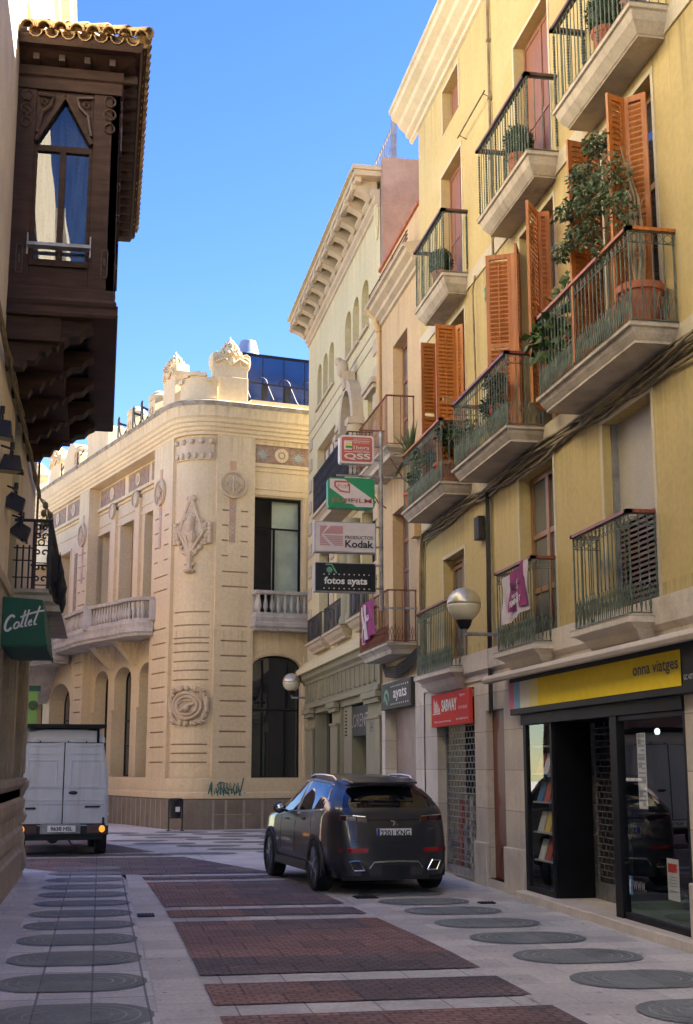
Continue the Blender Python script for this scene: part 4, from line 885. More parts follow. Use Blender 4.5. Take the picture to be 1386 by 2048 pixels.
# ================= ornate corner building =================
KB=thing('corner_building','ornate peach coloured corner building with rounded corner, stucco reliefs and stone balconies','building',(2.2,38.4,0))
aF=R(11.6); aL=R(18); tF=(math.cos(aF),math.sin(aF)); nF=(math.sin(aF),-math.cos(aF)); tL=(-math.sin(aL),math.cos(aL)); nL=(-math.cos(aL),-math.sin(aL))
FF=Fr((4.23,37.7),tF,nF); FL=Fr((1.51,39.3),tL,nL)
RC=1.04; uT=-1.17; cC=FF.p(uT,-RC,0); angF=math.atan2(nF[1],nF[0]); angL=math.atan2(nL[1],nL[0]); TURN=angF-angL
FC=FrC(cC[:2],RC,angF); AL=RC*TURN
TL=FC.p(AL,0,0); uL=(TL-FL.O).dot(FL.t)   # where the arc meets the left wall
LE=22.0; FE=7.0
def corner_path(v=0.,l1=LE,f1=FE):
    P=[FL.p(u,v,0)[:2] for u in (l1,)]
    P+= [FC.p(AL-AL*i/12,v,0)[:2] for i in range(13)]
    P+= [FF.p(f1,v,0)[:2]]; return P
# path walks from the far left end to the right end: the outside lies on its right
cp=corner_path()
# walls
grv=lambda a,b,zs,h=.045,d=.04: [(a,b,z,z+h,0,d,True) for z in zs]
pz=[1.95+k*.365 for k in range(12)]
m=MB()
lowz=[2.25,2.62,2.99,3.36,3.73,4.10,4.47,4.84,5.21,5.58,7.0,7.37,7.74,8.2,8.62,9.0]
lowz=[1.83,2.26,2.69,3.12,3.55,3.98,4.41,4.84,5.27,5.70,6.85,7.28]
facade(m,FF,-1.17,-.0,.87,11.42,grv(-.97,-.18,lowz)+[x for z in (7.75,8.2,8.65,9.1) for x in grv(-1.0,-.8,[z])+grv(-.42,-.2,[z])],v=.05)
m.poly([FF.p(-.0,.05,.87),FF.p(-.0,-.4,.87),FF.p(-.0,-.4,11.42),FF.p(-.0,.05,11.42)])
facade(m,FL,-1.2,.42,.87,11.42,grv(-.95,.18,lowz)+[x for z in (7.75,8.2,8.65,9.1) for x in grv(-.95,-.6,[z])+grv(-.1,.2,[z])],v=.05)
m.poly([FL.p(.42,.05,.87),FL.p(.42,-.5,.87),FL.p(.42,-.5,11.42),FL.p(.42,.05,11.42)])
facade(m,FL,7.0,8.15,.87,11.42,grv(7.18,7.95,lowz)+[x for z in (7.75,8.2,8.65,9.1) for x in grv(7.18,7.45,[z])+grv(7.7,7.95,[z])],v=.05)
for u in (7.0,8.15): m.poly([FL.p(u,.05,.87),FL.p(u,-.5,.87),FL.p(u,-.5,11.42),FL.p(u,.05,11.42)])
facade(m,FL,15.0,16.2,.87,11.42,grv(15.2,16.0,lowz),v=.05)
m.build('pilaster_wall','peach_plaster',KB)
m=MB(); cz=[1.83,2.08,2.33,4.15,4.42,4.68,4.95,5.2,5.35,5.72,6.1]
facade(m,FC,0,AL,.87,11.42,grv(.12,AL-.12,cz,.04,.03),v=-.05,du=.13)
m.poly([FC.p(0,-.05,.87),FF.p(-1.17,.05,.87),FF.p(-1.17,.05,11.42),FC.p(0,-.05,11.42)]); m.poly([FC.p(AL,-.05,.87),FL.p(-1.2,.05,.87),FL.p(-1.2,.05,11.42),FC.p(AL,-.05,11.42)])
m.build('curved_wall','peach_plaster',KB)
# front bay
fo=[(.02,1.56,5.9,9.64,0,.22),(.02,1.56,1.38,4.93,.36,.28)]
m=MB(); facade(m,FF,0,FE,.87,10.62,fo+[(2.4,4.0,5.9,9.64,0,.22,True)],v=-.08); m.build('front_wall','peach_plaster',KB)
m=MB(); m.fbox(FF,0,FE,-.1,-.03,10.55,10.66); m.fbox(FF,0,FE,-.1,-.05,10.4,10.46); m.fbox(FF,-.02,1.7,-.08,-.03,9.68,9.76); m.fbox(FF,1.6,1.68,-.08,-.04,6.7,9.72); m.fbox(FF,.05,1.55,-.08,-.055,9.86,9.9); m.fbox(FF,0,FE,-.1,-.02,11.22,11.42); m.fbox(FF,0,1.7,-.08,-.02,1.28,1.38); m.fbox(FF,1.6,1.72,-.08,-.0,.87,4.9)
m.build('front_mouldings','peach_plaster',KB,bevel=.008)
m=MB(); m.fbox(FF,0,FE,-.12,-.07,10.66,11.22); o=m.build('frieze','frieze_tile',KB)
def ring(mb,F,u,z,r0,r1,v0,v1,n=20,sz=1.):
    for i in range(n):
        a=2*PI*i/n; b=2*PI*(i+1)/n; P=lambda r,t,v:F.p(u+r*math.cos(t),v,z+r*math.sin(t)*sz)
        mb.poly([P(r0,a,v1),P(r1,a,v1),P(r1,b,v1),P(r0,b,v1)]); mb.poly([P(r1,a,v0),P(r1,b,v0),P(r1,b,v1),P(r1,a,v1)]); mb.poly([P(r0,a,v0),P(r0,b,v0),P(r0,b,v1),P(r0,a,v1)])
def disc(mb,F,u,z,r,v,n=20,sz=1.): mb.poly([F.p(u+r*math.cos(2*PI*i/n),v,z+r*math.sin(2*PI*i/n)*sz) for i in range(n)])
rn=random.Random(4); m=MB(); ring(m,FF,.86,10.94,.11,.22,-.07,-.03); ring(m,FF,.86,10.94,.0,.08,-.07,-.03); m.build('frieze_boss','peach_relief',o)
m=MB()
def spray(mb,F,u,z,v,n,l,sg):
    for k in range(n):
        a=R(-60+120*k/(n-1)); c=F.p(u,v,z); e=F.p(u+sg*l*math.cos(a),v,z+l*math.sin(a)*.6); mid=(c+e)/2; d=(e-c); q=d.cross((F.n if isinstance(F,Fr) else Vector((0,-1,0)))).normalized()*.018; mb.poly([c+d*.15,mid+q,e,mid-q])
for u in (.15,.35,1.3,1.5,1.85,2.2): spray(m,FF,u,10.94+rn.uniform(-.05,.05),-.062,7,.34,rn.choice([1,-1]))
m.build('frieze_leaves','frieze_leaf',o)
# glazing of the front bay
fw=frame(FF,.02,1.56,5.9,9.64,-.26,'frame_black',KB,w=.07,mull=0,trans=(8.72,),gl='glass_clear',name='window_frame')
m=MB(); m.fbox(FF,.68,.74,-.3,-.24,6.0,8.7); m.build('mullion','frame_black',fw)
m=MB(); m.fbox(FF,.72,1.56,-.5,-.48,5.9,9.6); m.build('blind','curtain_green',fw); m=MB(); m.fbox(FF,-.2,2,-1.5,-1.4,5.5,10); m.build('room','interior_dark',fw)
fw=frame(FF,.02,1.56,1.38,4.93,-.3,'frame_black',KB,w=.05,mull=0,trans=(3.35,),rise=.36,gl='glass_dark',name='window_frame')
m=MB(); m.fbox(FF,.4,.43,-.3,-.26,3.4,4.8); m.fbox(FF,1.15,1.18,-.3,-.26,3.4,4.8); m.fbox(FF,.4,.43,-.3,-.27,1.4,3.3); m.fbox(FF,1.1,1.13,-.3,-.27,1.4,3.3); m.build('mullion','frame_black',fw)
m=MB(); m.fbox(FF,.0,1.6,-.3,-.02,1.18,1.38); m.build('marble_sill','pink_marble',KB)
m=MB(); cur=ellipse_top(-.0,1.72,4.75,.5,14)
for (a,b),(c,d) in zip(cur,cur[1:]): m.prism([FF.p(a,-.08,b+.3),FF.p(c,-.08,d+.3),FF.p(c,-.08,d+.34),FF.p(a,-.08,b+.34)],FF.n*.025)
cur=ellipse_top(-.0,1.6,4.57,.42,14)
for (a,b),(c,d) in zip(cur,cur[1:]): m.prism([FF.p(a,-.08,b+.0),FF.p(c,-.08,d+.0),FF.p(c,-.08,d+.06),FF.p(a,-.08,b+.06)],FF.n*.03)
m.build('arch_line','peach_plaster',KB)
# left bays (recessed between the pilasters)
VR=-.35
up=[(.42,2.2,5.6,9.7),(3.25,4.6,5.6,9.7),(5.7,7.0,5.6,9.7)]; lo=[(.9,2.35,1.42,4.92,.42),(3.1,4.75,1.42,4.92,.42),(5.4,6.85,1.42,4.92,.42)]
m=MB(); facade(m,FL,.42,7.0,.87,11.42,[(a,b,c,d,0,.42) for a,b,c,d in up]+[(a,b,c,d,r,.42) for a,b,c,d,r in lo],v=VR)
up2=[(9.3,11.0,5.6,9.5),(12.4,14.0,5.6,9.5)]; lo2=[(8.7,11.3,1.42,4.7,.75),(12.2,14.4,1.42,4.7,.75)]
facade(m,FL,8.15,15.0,.87,11.42,[(a,b,c,d,0,.6) for a,b,c,d in up2]+[(a,b,c,d,r,.6) for a,b,c,d,r in lo2],v=-.05)
facade(m,FL,16.2,LE,.87,11.42,[(17,19,1.4,4.7,.7,.5,True),(17,19,5.6,9.5,0,.5,True)],v=-.1)
m.poly([FL.p(LE,0,0),FL.p(LE,-12,0),FL.p(LE,-12,11.4),FL.p(LE,0,11.4)])
m.build('street_wall','peach_plaster',KB)
for a,b,c,d in up: frame(FL,a,b,c,d,VR-.4,'frame_wood',KB,w=.07,gl='glass_dark',mull=1)
for a,b,c,d,r in lo: frame(FL,a,b,c,d,VR-.4,'frame_black',KB,w=.05,rise=r,gl='glass_dark',mull=2,trans=(3.2,2.4))
for a,b,c,d in up2: frame(FL,a,b,c,d,-.62,'frame_wood',KB,w=.07,gl='glass_dark')
for a,b,c,d,r in lo2: frame(FL,a,b,c,d,-.62,'frame_black',KB,w=.05,rise=r,gl='glass_curtain',mull=3,trans=(3.4,3.0))
cm=MB(); cm.prism([FF.p(-1.9,-1.0,0),FL.p(-1.6,-1.0,0),FL.p(LE-.2,-1.1,0),FL.p(LE-.2,-11,0),FF.p(FE,-9,0),FF.p(FE,-1.7,0)],(0,0,12.3)); cm.build('light_block_core','interior_dark',KB)  # added hidden solid that stops sunlight leaking through the wall sheets
m=MB()
for a,b in ((2.25,3.15),(4.65,5.6)):
    m.fbox(FL,a+.3,b-.2,VR-.02,VR+.1,5.6,10.3); m.fbox(FL,a,b,VR,VR+.035,9.72,9.8)
for z,h,o_ in ((10.55,.1,.1),(10.42,.04,.06),(9.98,.05,.03)):
    m.fbox(FL,.42,7.0,VR,VR+o_,z,z+h); m.fbox(FL,8.15,15.0,-.05,-.05+o_,z,z+h)
for a,b,c,d in up+up2: v=VR if a<8 else -.05; m.fbox(FL,a-.07,b+.07,v,v+.03,d,d+.08); m.fbox(FL,a-.07,a,v,v+.03,6.7,d); m.fbox(FL,b,b+.07,v,v+.03,6.7,d)
for a,b,c,d,r in lo:
    m.fbox(FL,b,b+.12,VR,VR+.06,1.42,3.5); m.fbox(FL,b-.01,b+.14,VR,VR+.09,3.5,3.56)
    cur=ellipse_top(a-.35,b+.35,5.0,.62,14)
    for (p,q),(s_,t_) in zip(cur,cur[1:]): m.prism([FL.p(p,VR,q),FL.p(s_,VR,t_),FL.p(s_,VR,t_+.05),FL.p(p,VR,q+.05)],FL.n*.03)
for a,b,c,d,r in lo2:
    cur=ellipse_top(a-.4,b+.4,4.6,.85,14)
    for (p,q),(s_,t_) in zip(cur,cur[1:]): m.prism([FL.p(p,-.05,q),FL.p(s_,-.05,t_),FL.p(s_,-.05,t_+.05),FL.p(p,-.05,q+.05)],FL.n*.03)
m.build('street_mouldings','peach_plaster',KB)
m=MB()
for u0,u1,v in ((.55,1.7,VR),(2.0,3.9,VR),(4.35,6.9,VR),(8.3,9.9,-.05),(10.2,12.1,-.05),(12.4,14.6,-.05)): m.fbox(FL,u0,u1,v,v+.02,10.68,11.3); m.cut()
m.each('frieze','frieze_tile',KB); o=KB
m=MB()
for u,v in ((1.0,VR),(2.95,VR),(5.6,VR),(9.1,-.05),(11.1,-.05)): ring(m,FL,u,10.99,.1,.22,v,v+.05); ring(m,FL,u,10.99,0,.07,v,v+.05)
m.build('frieze_boss','peach_relief',o)
for a,b,c,d,r in lo:
    m=MB(); m.fbox(FL,a,b,VR-.4,VR,1.34,1.42); m.build('marble_sill','pink_marble',KB)
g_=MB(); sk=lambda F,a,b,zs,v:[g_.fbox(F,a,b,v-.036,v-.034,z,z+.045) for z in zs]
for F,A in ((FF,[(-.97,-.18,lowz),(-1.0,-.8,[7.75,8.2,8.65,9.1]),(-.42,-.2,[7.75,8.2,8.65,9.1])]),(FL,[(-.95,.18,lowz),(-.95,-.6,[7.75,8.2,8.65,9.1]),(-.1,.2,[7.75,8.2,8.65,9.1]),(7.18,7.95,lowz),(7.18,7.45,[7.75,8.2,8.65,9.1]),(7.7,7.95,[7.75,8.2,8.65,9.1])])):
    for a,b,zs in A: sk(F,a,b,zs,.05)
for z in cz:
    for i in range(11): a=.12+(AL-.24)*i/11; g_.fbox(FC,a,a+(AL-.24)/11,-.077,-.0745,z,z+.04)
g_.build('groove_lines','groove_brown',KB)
# medallions
def medallion(F,u,z,r,v,full=True,strip=True):
    m=MB(); disc(m,F,u,z,r,v+.05); ring(m,F,u,z,r*.84,r,v,v+.09); 
    if full:
        ring(m,F,u,z,r*.74,r*.78,v,v+.07)
        for k in range(7):
            a=R(20+k*23.3); c=F.p(u,v+.06,z-.12*r); m.tube([F.p(u,v+.07,z-.35*r),F.p(u+.4*r*math.cos(a),v+.09,z-.1*r+.35*r*math.sin(a)),F.p(u+.62*r*math.cos(a),v+.07,z-.2*r+.5*r*math.sin(a))],.022,5)
        m.tube([F.p(u,v+.07,z-.55*r),F.p(u,v+.1,z+.55*r)],.03,6)
        for s_ in (-1,1):
            m.tube([F.p(u+s_*r*(.12+.2*t)*math.cos(t*4),v+.08,z-.1*r+r*(.1+.25*t)*math.sin(t*4)) for t in [i/8 for i in range(9)]],.022,5)
            m.tube([F.p(u+s_*.25*r,v+.07,z-.6*r),F.p(u+s_*.6*r,v+.07,z-.25*r)],.03,5)
    mo=m.build('medallion','peach_relief',KB,smooth=30)
    if strip:
        m=MB(); m.fbox(F,u-.09,u+.09,v,v+.02,z+r+.0,z+r+.3); m.fbox(F,u-.09,u+.09,v,v+.02,z-r-1.3,z-r); m.build('inlaid_strip','pink_marble',mo)
        m=MB()
        for k in range(9):
            zz=z-r-1.22+k*.13; m.poly([F.p(u-.08,v+.024,zz),F.p(u,v+.024,zz-.1),F.p(u,v+.024,zz-.06),F.p(u-.08,v+.024,zz+.05)]); m.poly([F.p(u+.08,v+.024,zz),F.p(u,v+.024,zz-.1),F.p(u,v+.024,zz-.06),F.p(u+.08,v+.024,zz+.05)])
        m.build('inlay_leaves','frieze_leaf',mo)
medallion(FF,-.69,9.9,.42,.05); medallion(FL,-.25,9.9,.42,.05); medallion(FL,7.57,9.8,.42,.05)
medallion(FL,2.85,10.3,.28,VR+.1,False,False); medallion(FL,5.2,10.3,.28,VR+.1,False,False)
m=MB(); m.fbox(FL,8.45,8.75,-.05,-.02,6.6,9.3); m.build('inlaid_strip','frieze_tile',KB)
# curved corner panel, carved shield and eye relief
m=MB(); 
for i in range(12):
    u=.1+i*(AL-.2)/12; w=(AL-.2)/12; m.add([FC.p(u,v,z) for v in (-.05,.01) for z in (10.62,11.3)]+[FC.p(u+w,v,z) for v in (-.05,.01) for z in (10.62,11.3)],[(2,6,7,3),(0,4,6,2),(1,3,7,5),(0,2,3,1),(4,5,7,6)])
for k in range(5): m.ball(FC.p(.18+k*(AL-.36)/4,.03,11.18),.085,8,6)
for k in range(6): m.ball(FC.p(.2+k*(AL-.4)/5,.02,10.75),.07,8,6,(1,1,1.5))
m.build('carved_panel','peach_relief',KB,smooth=True)
rn=random.Random(9)
def relief(F,u,z,w,h,kind):
    m=MB(); q=lambda a,b,v:F.p(u+a*w/2,v,z+b*h/2)
    if kind=='shield':
        for pts,r in (([(0,.92),(-.62,.0),(0,-.55)],.06),([(0,.92),(.62,.0),(0,-.55)],.06),([(-.75,.1),(-.2,-.15),(0,-.6)],.05),([(.75,.1),(.25,-.1),(0,-.6)],.05),([(0,-.5),(0,-.95)],.1)): m.tube([q(a,b,.02) for a,b in pts],r,6)
        G_=[q(0,.8,.03),q(-.55,0,.03),q(0,-.5,.03),q(.55,0,.03)]; m.poly(G_)
        for b in (.1,.25,-.1): m.ball(q(rn.uniform(-.15,.15),b,.04),.13,8,6,(1,1,1.6))
        for k in range(90):
            t=k/90*2*PI; a=.82*math.cos(t)*(1-.3*abs(math.sin(t))); b=.05+.5*math.sin(t)-.1; m.ball(q(a+rn.uniform(-.07,.07),b+rn.uniform(-.05,.05),.0),rn.uniform(.035,.08),7,5)
        for k in range(9): m.ball(q(rn.uniform(-.22,.22),.75+rn.uniform(-.1,.22),.0),rn.uniform(.05,.09),7,5)
        for s_ in (-1,1):
            for k in range(5): m.lathe(q(s_*.92,-.3+k*.11,.0),[(.05,0),(.085,.03),(.085,.13),(.05,.16)],8)
        m.ball(q(0,-1.0,.02),.12,8,6,(1.5,1.5,.6)); m.tube([q(-.25,-.82,.02),q(.25,-.82,.02)],.05,6)
    else:
        P=[q(.72*math.cos(2*PI*i/24),.66*math.sin(2*PI*i/24),.05) for i in range(24)]; m.poly(P); m.tube(P+[P[0]],.045,6); P2=[q(.5*math.cos(2*PI*i/24)-.05,.46*math.sin(2*PI*i/24),.07) for i in range(25)]; m.tube(P2,.03,6)
        m.tube([q(-.4,.1,.08),q(0,-.05,.1),q(.25,-.25,.08)],.04,6); m.ball(q(-.05,-.12,.06),.1,9,7,(1,1,1)); m.tube([q(-.3,.25,.07),q(.15,.28,.08),q(.42,.05,.07)],.02,5)
        for k in range(40):
            t=k/40*2*PI; a=.92*math.copysign(abs(math.cos(t))**.6,math.cos(t)); b=.9*math.copysign(abs(math.sin(t))**.6,math.sin(t)); m.ball(q(a,b,.0),rn.uniform(.05,.1),7,5)
        for s_ in (-1,1):
            for k in range(5): m.lathe(q(s_*.98,-.35+k*.15,.0),[(.05,0),(.09,.03),(.09,.1),(.05,.14)],8)
        for s_ in (-1,1):
            for t_ in (-1,1): m.tube([q(s_*(.75+.15*k/6*math.cos(k)),t_*(.85+.13*k/6*math.sin(k)),.05) for k in range(7)],.045,6)
    m.build('carved_relief','peach_relief',KB,smooth=32)
relief(FC,AL/2,8.45,1.25,2.3,'shield'); relief(FC,AL/2,3.43,1.2,1.1,'eye')
# cornice, plinth
m=MB(); m.sweep(cp,[(-.35,11.36),(.07,11.38),(.07,11.46),(.13,11.5),(.13,11.58),(.19,11.62),(.19,11.7),(.25,11.74),(.25,11.84),(.31,11.9),(.33,12.14),(.36,12.2)]); m.build('cornice','peach_plaster',KB,smooth=25)
m=MB(); m.sweep(cp,[(.3,12.2),(.37,12.2),(.38,12.33),(.34,12.37),(-6,12.5)]); m.build('roof_edge','weathered_cornice',KB,smooth=25)
m=MB(); m.sweep(cp,[(-.05,-.05),(.1,-.05),(.1,.8),(.06,.84),(-.05,.84)]); m.build('plinth','plinth_stone',KB,smooth=25)
m=MB(); m.sweep(cp,[(-.02,.84),(.1,.85),(.1,1.0),(.07,1.04),(.08,1.12),(.06,1.4),(.0,1.42)]); m.build('base_band','peach_plaster',KB,smooth=25)
m=MB()
for u in (.05,.42,.95,1.5,2.1,2.7): m.fbox(FF,u-1.2,u-1.13,.1,.106,0,.8)
m.fbox(FF,-1.1,0,.1,.105,.4,.42)
for k in range(22): u=-1.1+k*.42; m.fbox(FL,u,u+.07,.1,.106,0,.8)
m.build('plinth_joint','plinth_joint',KB)
# stone balconies
def baluster(m,p): m.lathe(p,[(.05,0),(.05,.05),(.03,.08),(.075,.2),(.07,.28),(.03,.5),(.045,.56),(.05,.62)],8)
def stone_balcony(path,z0,name='stone_balcony',dp=.26):
    s=MB(); s.sweep(path,[(-.9,z0-.02),(.0,z0-.02),(.02,z0+.04),(.08,z0+.1),(.08,z0+.2),(.02,z0+.24),(.03,z0+.3),(.06,z0+.36),(.05,z0+.42),(-.9,z0+.42)]); o=s.build(name,'grey_stone',KB,smooth=25)
    t=MB(); t.sweep(path,[(-.22,z0+1.04),(.03,z0+1.04),(.05,z0+1.09),(.05,z0+1.14),(-.22,z0+1.16)]); t.sweep(path,[(-.2,z0+.42),(.01,z0+.42),(.01,z0+.5),(-.2,z0+.5)]); t.build('top_rail','grey_stone',o,smooth=25)
    b=MB(); P=[Vector((*p,0)) for p in path]
    for i,(a,c) in enumerate(zip(P,P[1:])):
        d=(c-a); L_=d.length; d.normalize(); n_=Vector((d.y,-d.x,0)); n=max(1,round(L_/.2))
        for k in range(n): q=a+d*L_*(k+.5)/n-n_*.1; baluster(b,(q.x,q.y,z0+.5-.04))
    b.build('balusters','grey_stone',o,smooth=True)
    e=MB()
    for i in (0,len(P)-1): q=P[i]; e.box(q.x-.13,q.x+.13,q.y-.13,q.y+.13,z0+.42,z0+1.06)
    e.build('end_post','grey_stone',o,bevel=.01); return o
stone_balcony([FF.p(-.03,-.1,0)[:2],FF.p(-.03,.45,0)[:2],FF.p(3.2,.45,0)[:2]],5.62)
bp=[FL.p(8.3,.1,0)[:2],FL.p(8.3,.55,0)[:2]]
for u in (7.6,6.6,5.6,4.6,3.6,2.6,1.7): bp.append(FL.p(u,.62+.42*math.sin(PI*(min(u,6.2)-1.2)/6.5) ,0)[:2])
bp+=[FL.p(.9,.7,0)[:2],FL.p(.3,.45,0)[:2],FL.p(.1,.06,0)[:2]]
o=stone_balcony(bp,5.62)
m=MB()
for i in (3,6): q=Vector((*bp[i],0)); m.box(q.x-.14,q.x+.14,q.y-.14,q.y+.14,6.0,6.8); m.cut()
m.each('mid_post','grey_stone',o,bevel=.01)
m=MB()
for u in (2.7,5.05): m.hexa([FL.p(u-.12,VR,4.9),FL.p(u+.12,VR,4.9),FL.p(u+.12,VR+.1,4.9),FL.p(u-.12,VR+.1,4.9),FL.p(u-.3,VR,5.62),FL.p(u+.3,VR,5.62),FL.p(u+.3,.4,5.62),FL.p(u-.3,.4,5.62)]); m.cut()
m.each('balcony_corbel','peach_plaster',KB)
stone_balcony([FL.p(15.1,.1,0)[:2],FL.p(15.1,.7,0)[:2],FL.p(13,1.0,0)[:2],FL.p(10.4,1.0,0)[:2],FL.p(8.6,.6,0)[:2],FL.p(8.6,.1,0)[:2]],5.35)
m=MB(); c=FL.p(11.8,.1,5.35); m.lathe((c.x,c.y,c.z),[(.15,-1.3),(.35,-1.15),(.5,-.95),(.95,-.6),(1.15,-.25),(1.25,0)],20); m.build('balcony_bowl','grey_stone',KB,smooth=True)
# parapet: posts, panels, finials, scroll grilles
def block(F,u0,u1,v0,v1,z0,z1,mb): mb.fbox(F,u0,u1,v0,v1,z0,z1)
def finial(F,u,zb,w,top,v=-.15,d=.5,par=KB):
    h=top-zb; m=MB()
    m.fbox(F,u-w/2,u+w/2,v-d,v,zb,zb+.16); m.fbox(F,u-w*.46,u+w*.46,v-d*.9,v-.02,zb+.16,zb+h*.42)
    P=[(-.44,.4),(-.45,.52),(-.5,.56),(-.53,.64),(-.51,.74),(-.42,.77),(-.3,.75),(.3,.75),(.42,.77),(.51,.74),(.53,.64),(.5,.56),(.45,.52),(.44,.4)]
    m.prism([F.p(u+a*w,v-.03,zb+b*h) for a,b in P],(F.p(0,-d*.85,0)-F.p(0,0,0)) if isinstance(F,Fr) else (0,.4,0))
    fn=m.build('finial','peach_plaster',par,bevel=.012)
    m=MB()
    for s_ in (-1,1):
        for k,(rr,r2) in enumerate(((.13,.022),(.07,.02))): m.tube([F.p(u+s_*(w*.37)+rr*w*math.cos(t),v-.02,zb+.64*h+rr*w*math.sin(t)) for t in [j*PI/5 for j in range(11)]],r2,6)
        m.tube([F.p(u+s_*w*.44,v,zb+.62*h),F.p(u+s_*w*.2,v+.02,zb+.68*h),F.p(u,v+.02,zb+.58*h)],.035,6)
    m.ball(F.p(u,v,zb+.64*h),.1,9,7); m.build('scrollwork','peach_plaster',fn,smooth=True)
    m=MB(); rn=random.Random(int(abs(u)*10))
    c=F.p(u,v-d*.45,zb+.7*h)
    m.lathe(c,[(w*.2,0),(w*.25,h*.06),(w*.2,h*.13),(w*.1,h*.2),(.04,h*.26),(.01,h*.32)],12)
    for k in range(150):
        t=rn.random(); a=rn.uniform(0,2*PI); rr=w*.33*(1-t)**.7+.01; m.ball((c.x+rr*math.cos(a),c.y+rr*math.sin(a),c.z+h*.25*t+.03),rn.uniform(.03,.052),6,5)
    m.build('fruit_cluster','peach_plaster',fn,smooth='all')
finial(FF,-.72,12.36,1.15,14.55)
finial(FL,-.2,12.36,1.1,14.4,v=-.1)
# panel wall between the two finials, along the curve
m=MB()
for i in range(12):
    u=AL*i/12; w=AL/12; hh=13.05 if i<3 or i>9 else (13.2 if i<5 or i>7 else 13.25)
    for (v0,v1,z0,z1) in ((-.4,-.12,12.36,hh),(-.42,-.06,12.36,12.52),(-.44,-.04,hh,hh+.12)):
        m.hexa([FC.p(u,v0,z0),FC.p(u+w,v0,z0),FC.p(u+w,v1,z0),FC.p(u,v1,z0),FC.p(u,v0,z1),FC.p(u+w,v0,z1),FC.p(u+w,v1,z1),FC.p(u,v1,z1)])
m.build('parapet_panel','peach_plaster',KB)
m=MB(); m.fbox(FF,-.1,FE,-.4,-.12,12.36,12.62); m.fbox(FL,.3,LE,-.35,-.15,12.36,12.45); m.build('parapet_kerb','peach_plaster',KB)
for u in (1.25,3.35,9.3): 
    m=MB(); m.fbox(FL,u-.3,u+.3,-.6,-.1,12.36,13.2); c=FL.p(u,-.35,13.2); m.lathe(c,[(.3,0),(.34,.05),(.34,.14),(.26,.2),(.24,.26),(.1,.33),(.01,.35)],16); ring(m,FL,u,12.85,.1,.15,-.1,-.06,12); m.build('parapet_post','peach_plaster',KB,smooth=True)
m=MB()
for a,b in ((1.6,2.1),(2.3,2.9),(3.75,4.4)):
    for s_ in (0,1):
        m.tube([FL.p(a,-.2,12.95),FL.p(b-.1,-.1,13.15),FL.p(b,-.1,13.2)],.04,5); m.tube([FL.p(a,-.2,12.95),FL.p(a+.1,-.05,12.6),FL.p(a+.25,-.1,12.42)],.03,5); m.tube([FL.p(b,-.1,13.35),FL.p(b-.05,-.1,12.9),FL.p(a+.25,-.1,12.42)],.03,5); m.tube([FL.p(b+.12,-.1,13.35),FL.p(b+.12,-.1,12.4)],.03,5); m.tube([FL.p(b,-.1,13.35),FL.p(b+.06,-.1,13.42),FL.p(b+.12,-.1,13.35)],.025,5)
for a,b in ((8.7,9.1),(10.9,11.2)): m.tube([FL.p(a,-.2,13.2),FL.p(b,-.1,12.9),FL.p(a+.1,-.1,12.45)],.03,5); m.tube([FL.p(b,-.1,13.2),FL.p(b,-.1,12.4)],.03,5)
m.build('scroll_grille','iron_black',KB)
m=MB(); m.fbox(FL,5.5,6.6,-1.0,-.05,12.36,13.35); m.fbox(FL,5.4,6.7,-1.05,0,12.36,12.52); m.fbox(FL,6.6,8.0,-.9,-.1,12.36,13.55); m.fbox(FL,6.55,8.1,-.95,-.05,13.55,13.68); m.build('parapet_block','peach_plaster',KB,bevel=.02)
P=[(8.9,12.36),(8.9,13.1),(9.1,13.3),(9.4,13.4),(9.7,13.65),(10.1,13.75),(10.4,13.62),(10.6,13.4),(10.9,13.3),(10.9,12.36)]
m=MB(); m.prism([FL.p(a,-.1,b) for a,b in P],FL.n*-.5); m.build('parapet_gable','peach_plaster',KB,bevel=.02)
finial(FL,12.6,12.36,1.5,14.2,v=-.2); finial(FL,15.6,12.36,1.3,14.2,v=-.2)
# glazed roof box and vent
G0=FF.off(-1.2); m=MB(); 
m.fbox(G0,-.12,6,-3,0,12.4,14.4); T=thing('roof_box','blue glass clad box standing on the roof of the corner building','roof box',FF.p(1,-1.2,12.4)); m.build('cladding','blue_panel',T)
m=MB(); 
for u in (.6,1.3,2.0): m.fbox(G0,u,u+.02,0,.01,12.4,14.4)
m.fbox(G0,-.14,6,-.05,.03,14.36,14.44); m.build('trim','frame_black',T)
m=MB(); P0=FF.off(-.55)
m.bar(P0.p(-.1,0,13.3),P0.p(3,0,13.25),.03,.04)
for u in (.45,1.2,2.0): m.fbox(P0,u-.09,u+.09,-.05,.05,12.4,13.25)
for u in (.1,.85,1.6):
    m.tube([P0.p(u-.3,.06,13.2),P0.p(u-.12,.06,12.8),P0.p(u+.1,.06,12.55),P0.p(u+.35,.06,12.8)],.02,5); m.tube([P0.p(u+.25+.18*math.cos(t),.04,13.3+.18*math.sin(t)) for t in [i*PI/8 for i in range(9)]],.014,4)
tag(m.build('roof_railing','iron_black'),'black scrolled iron railing in front of the blue roof box','railing')
m=MB(); c=FF.p(.3,-1.8,14.32); m.lathe(c,[(.4,0),(.4,.22),(.36,.28),(.26,.68),(.24,.7)],18); tag(m.build('roof_vent','vent_metal',smooth=30),'short conical metal vent on top of the blue roof box','vent')
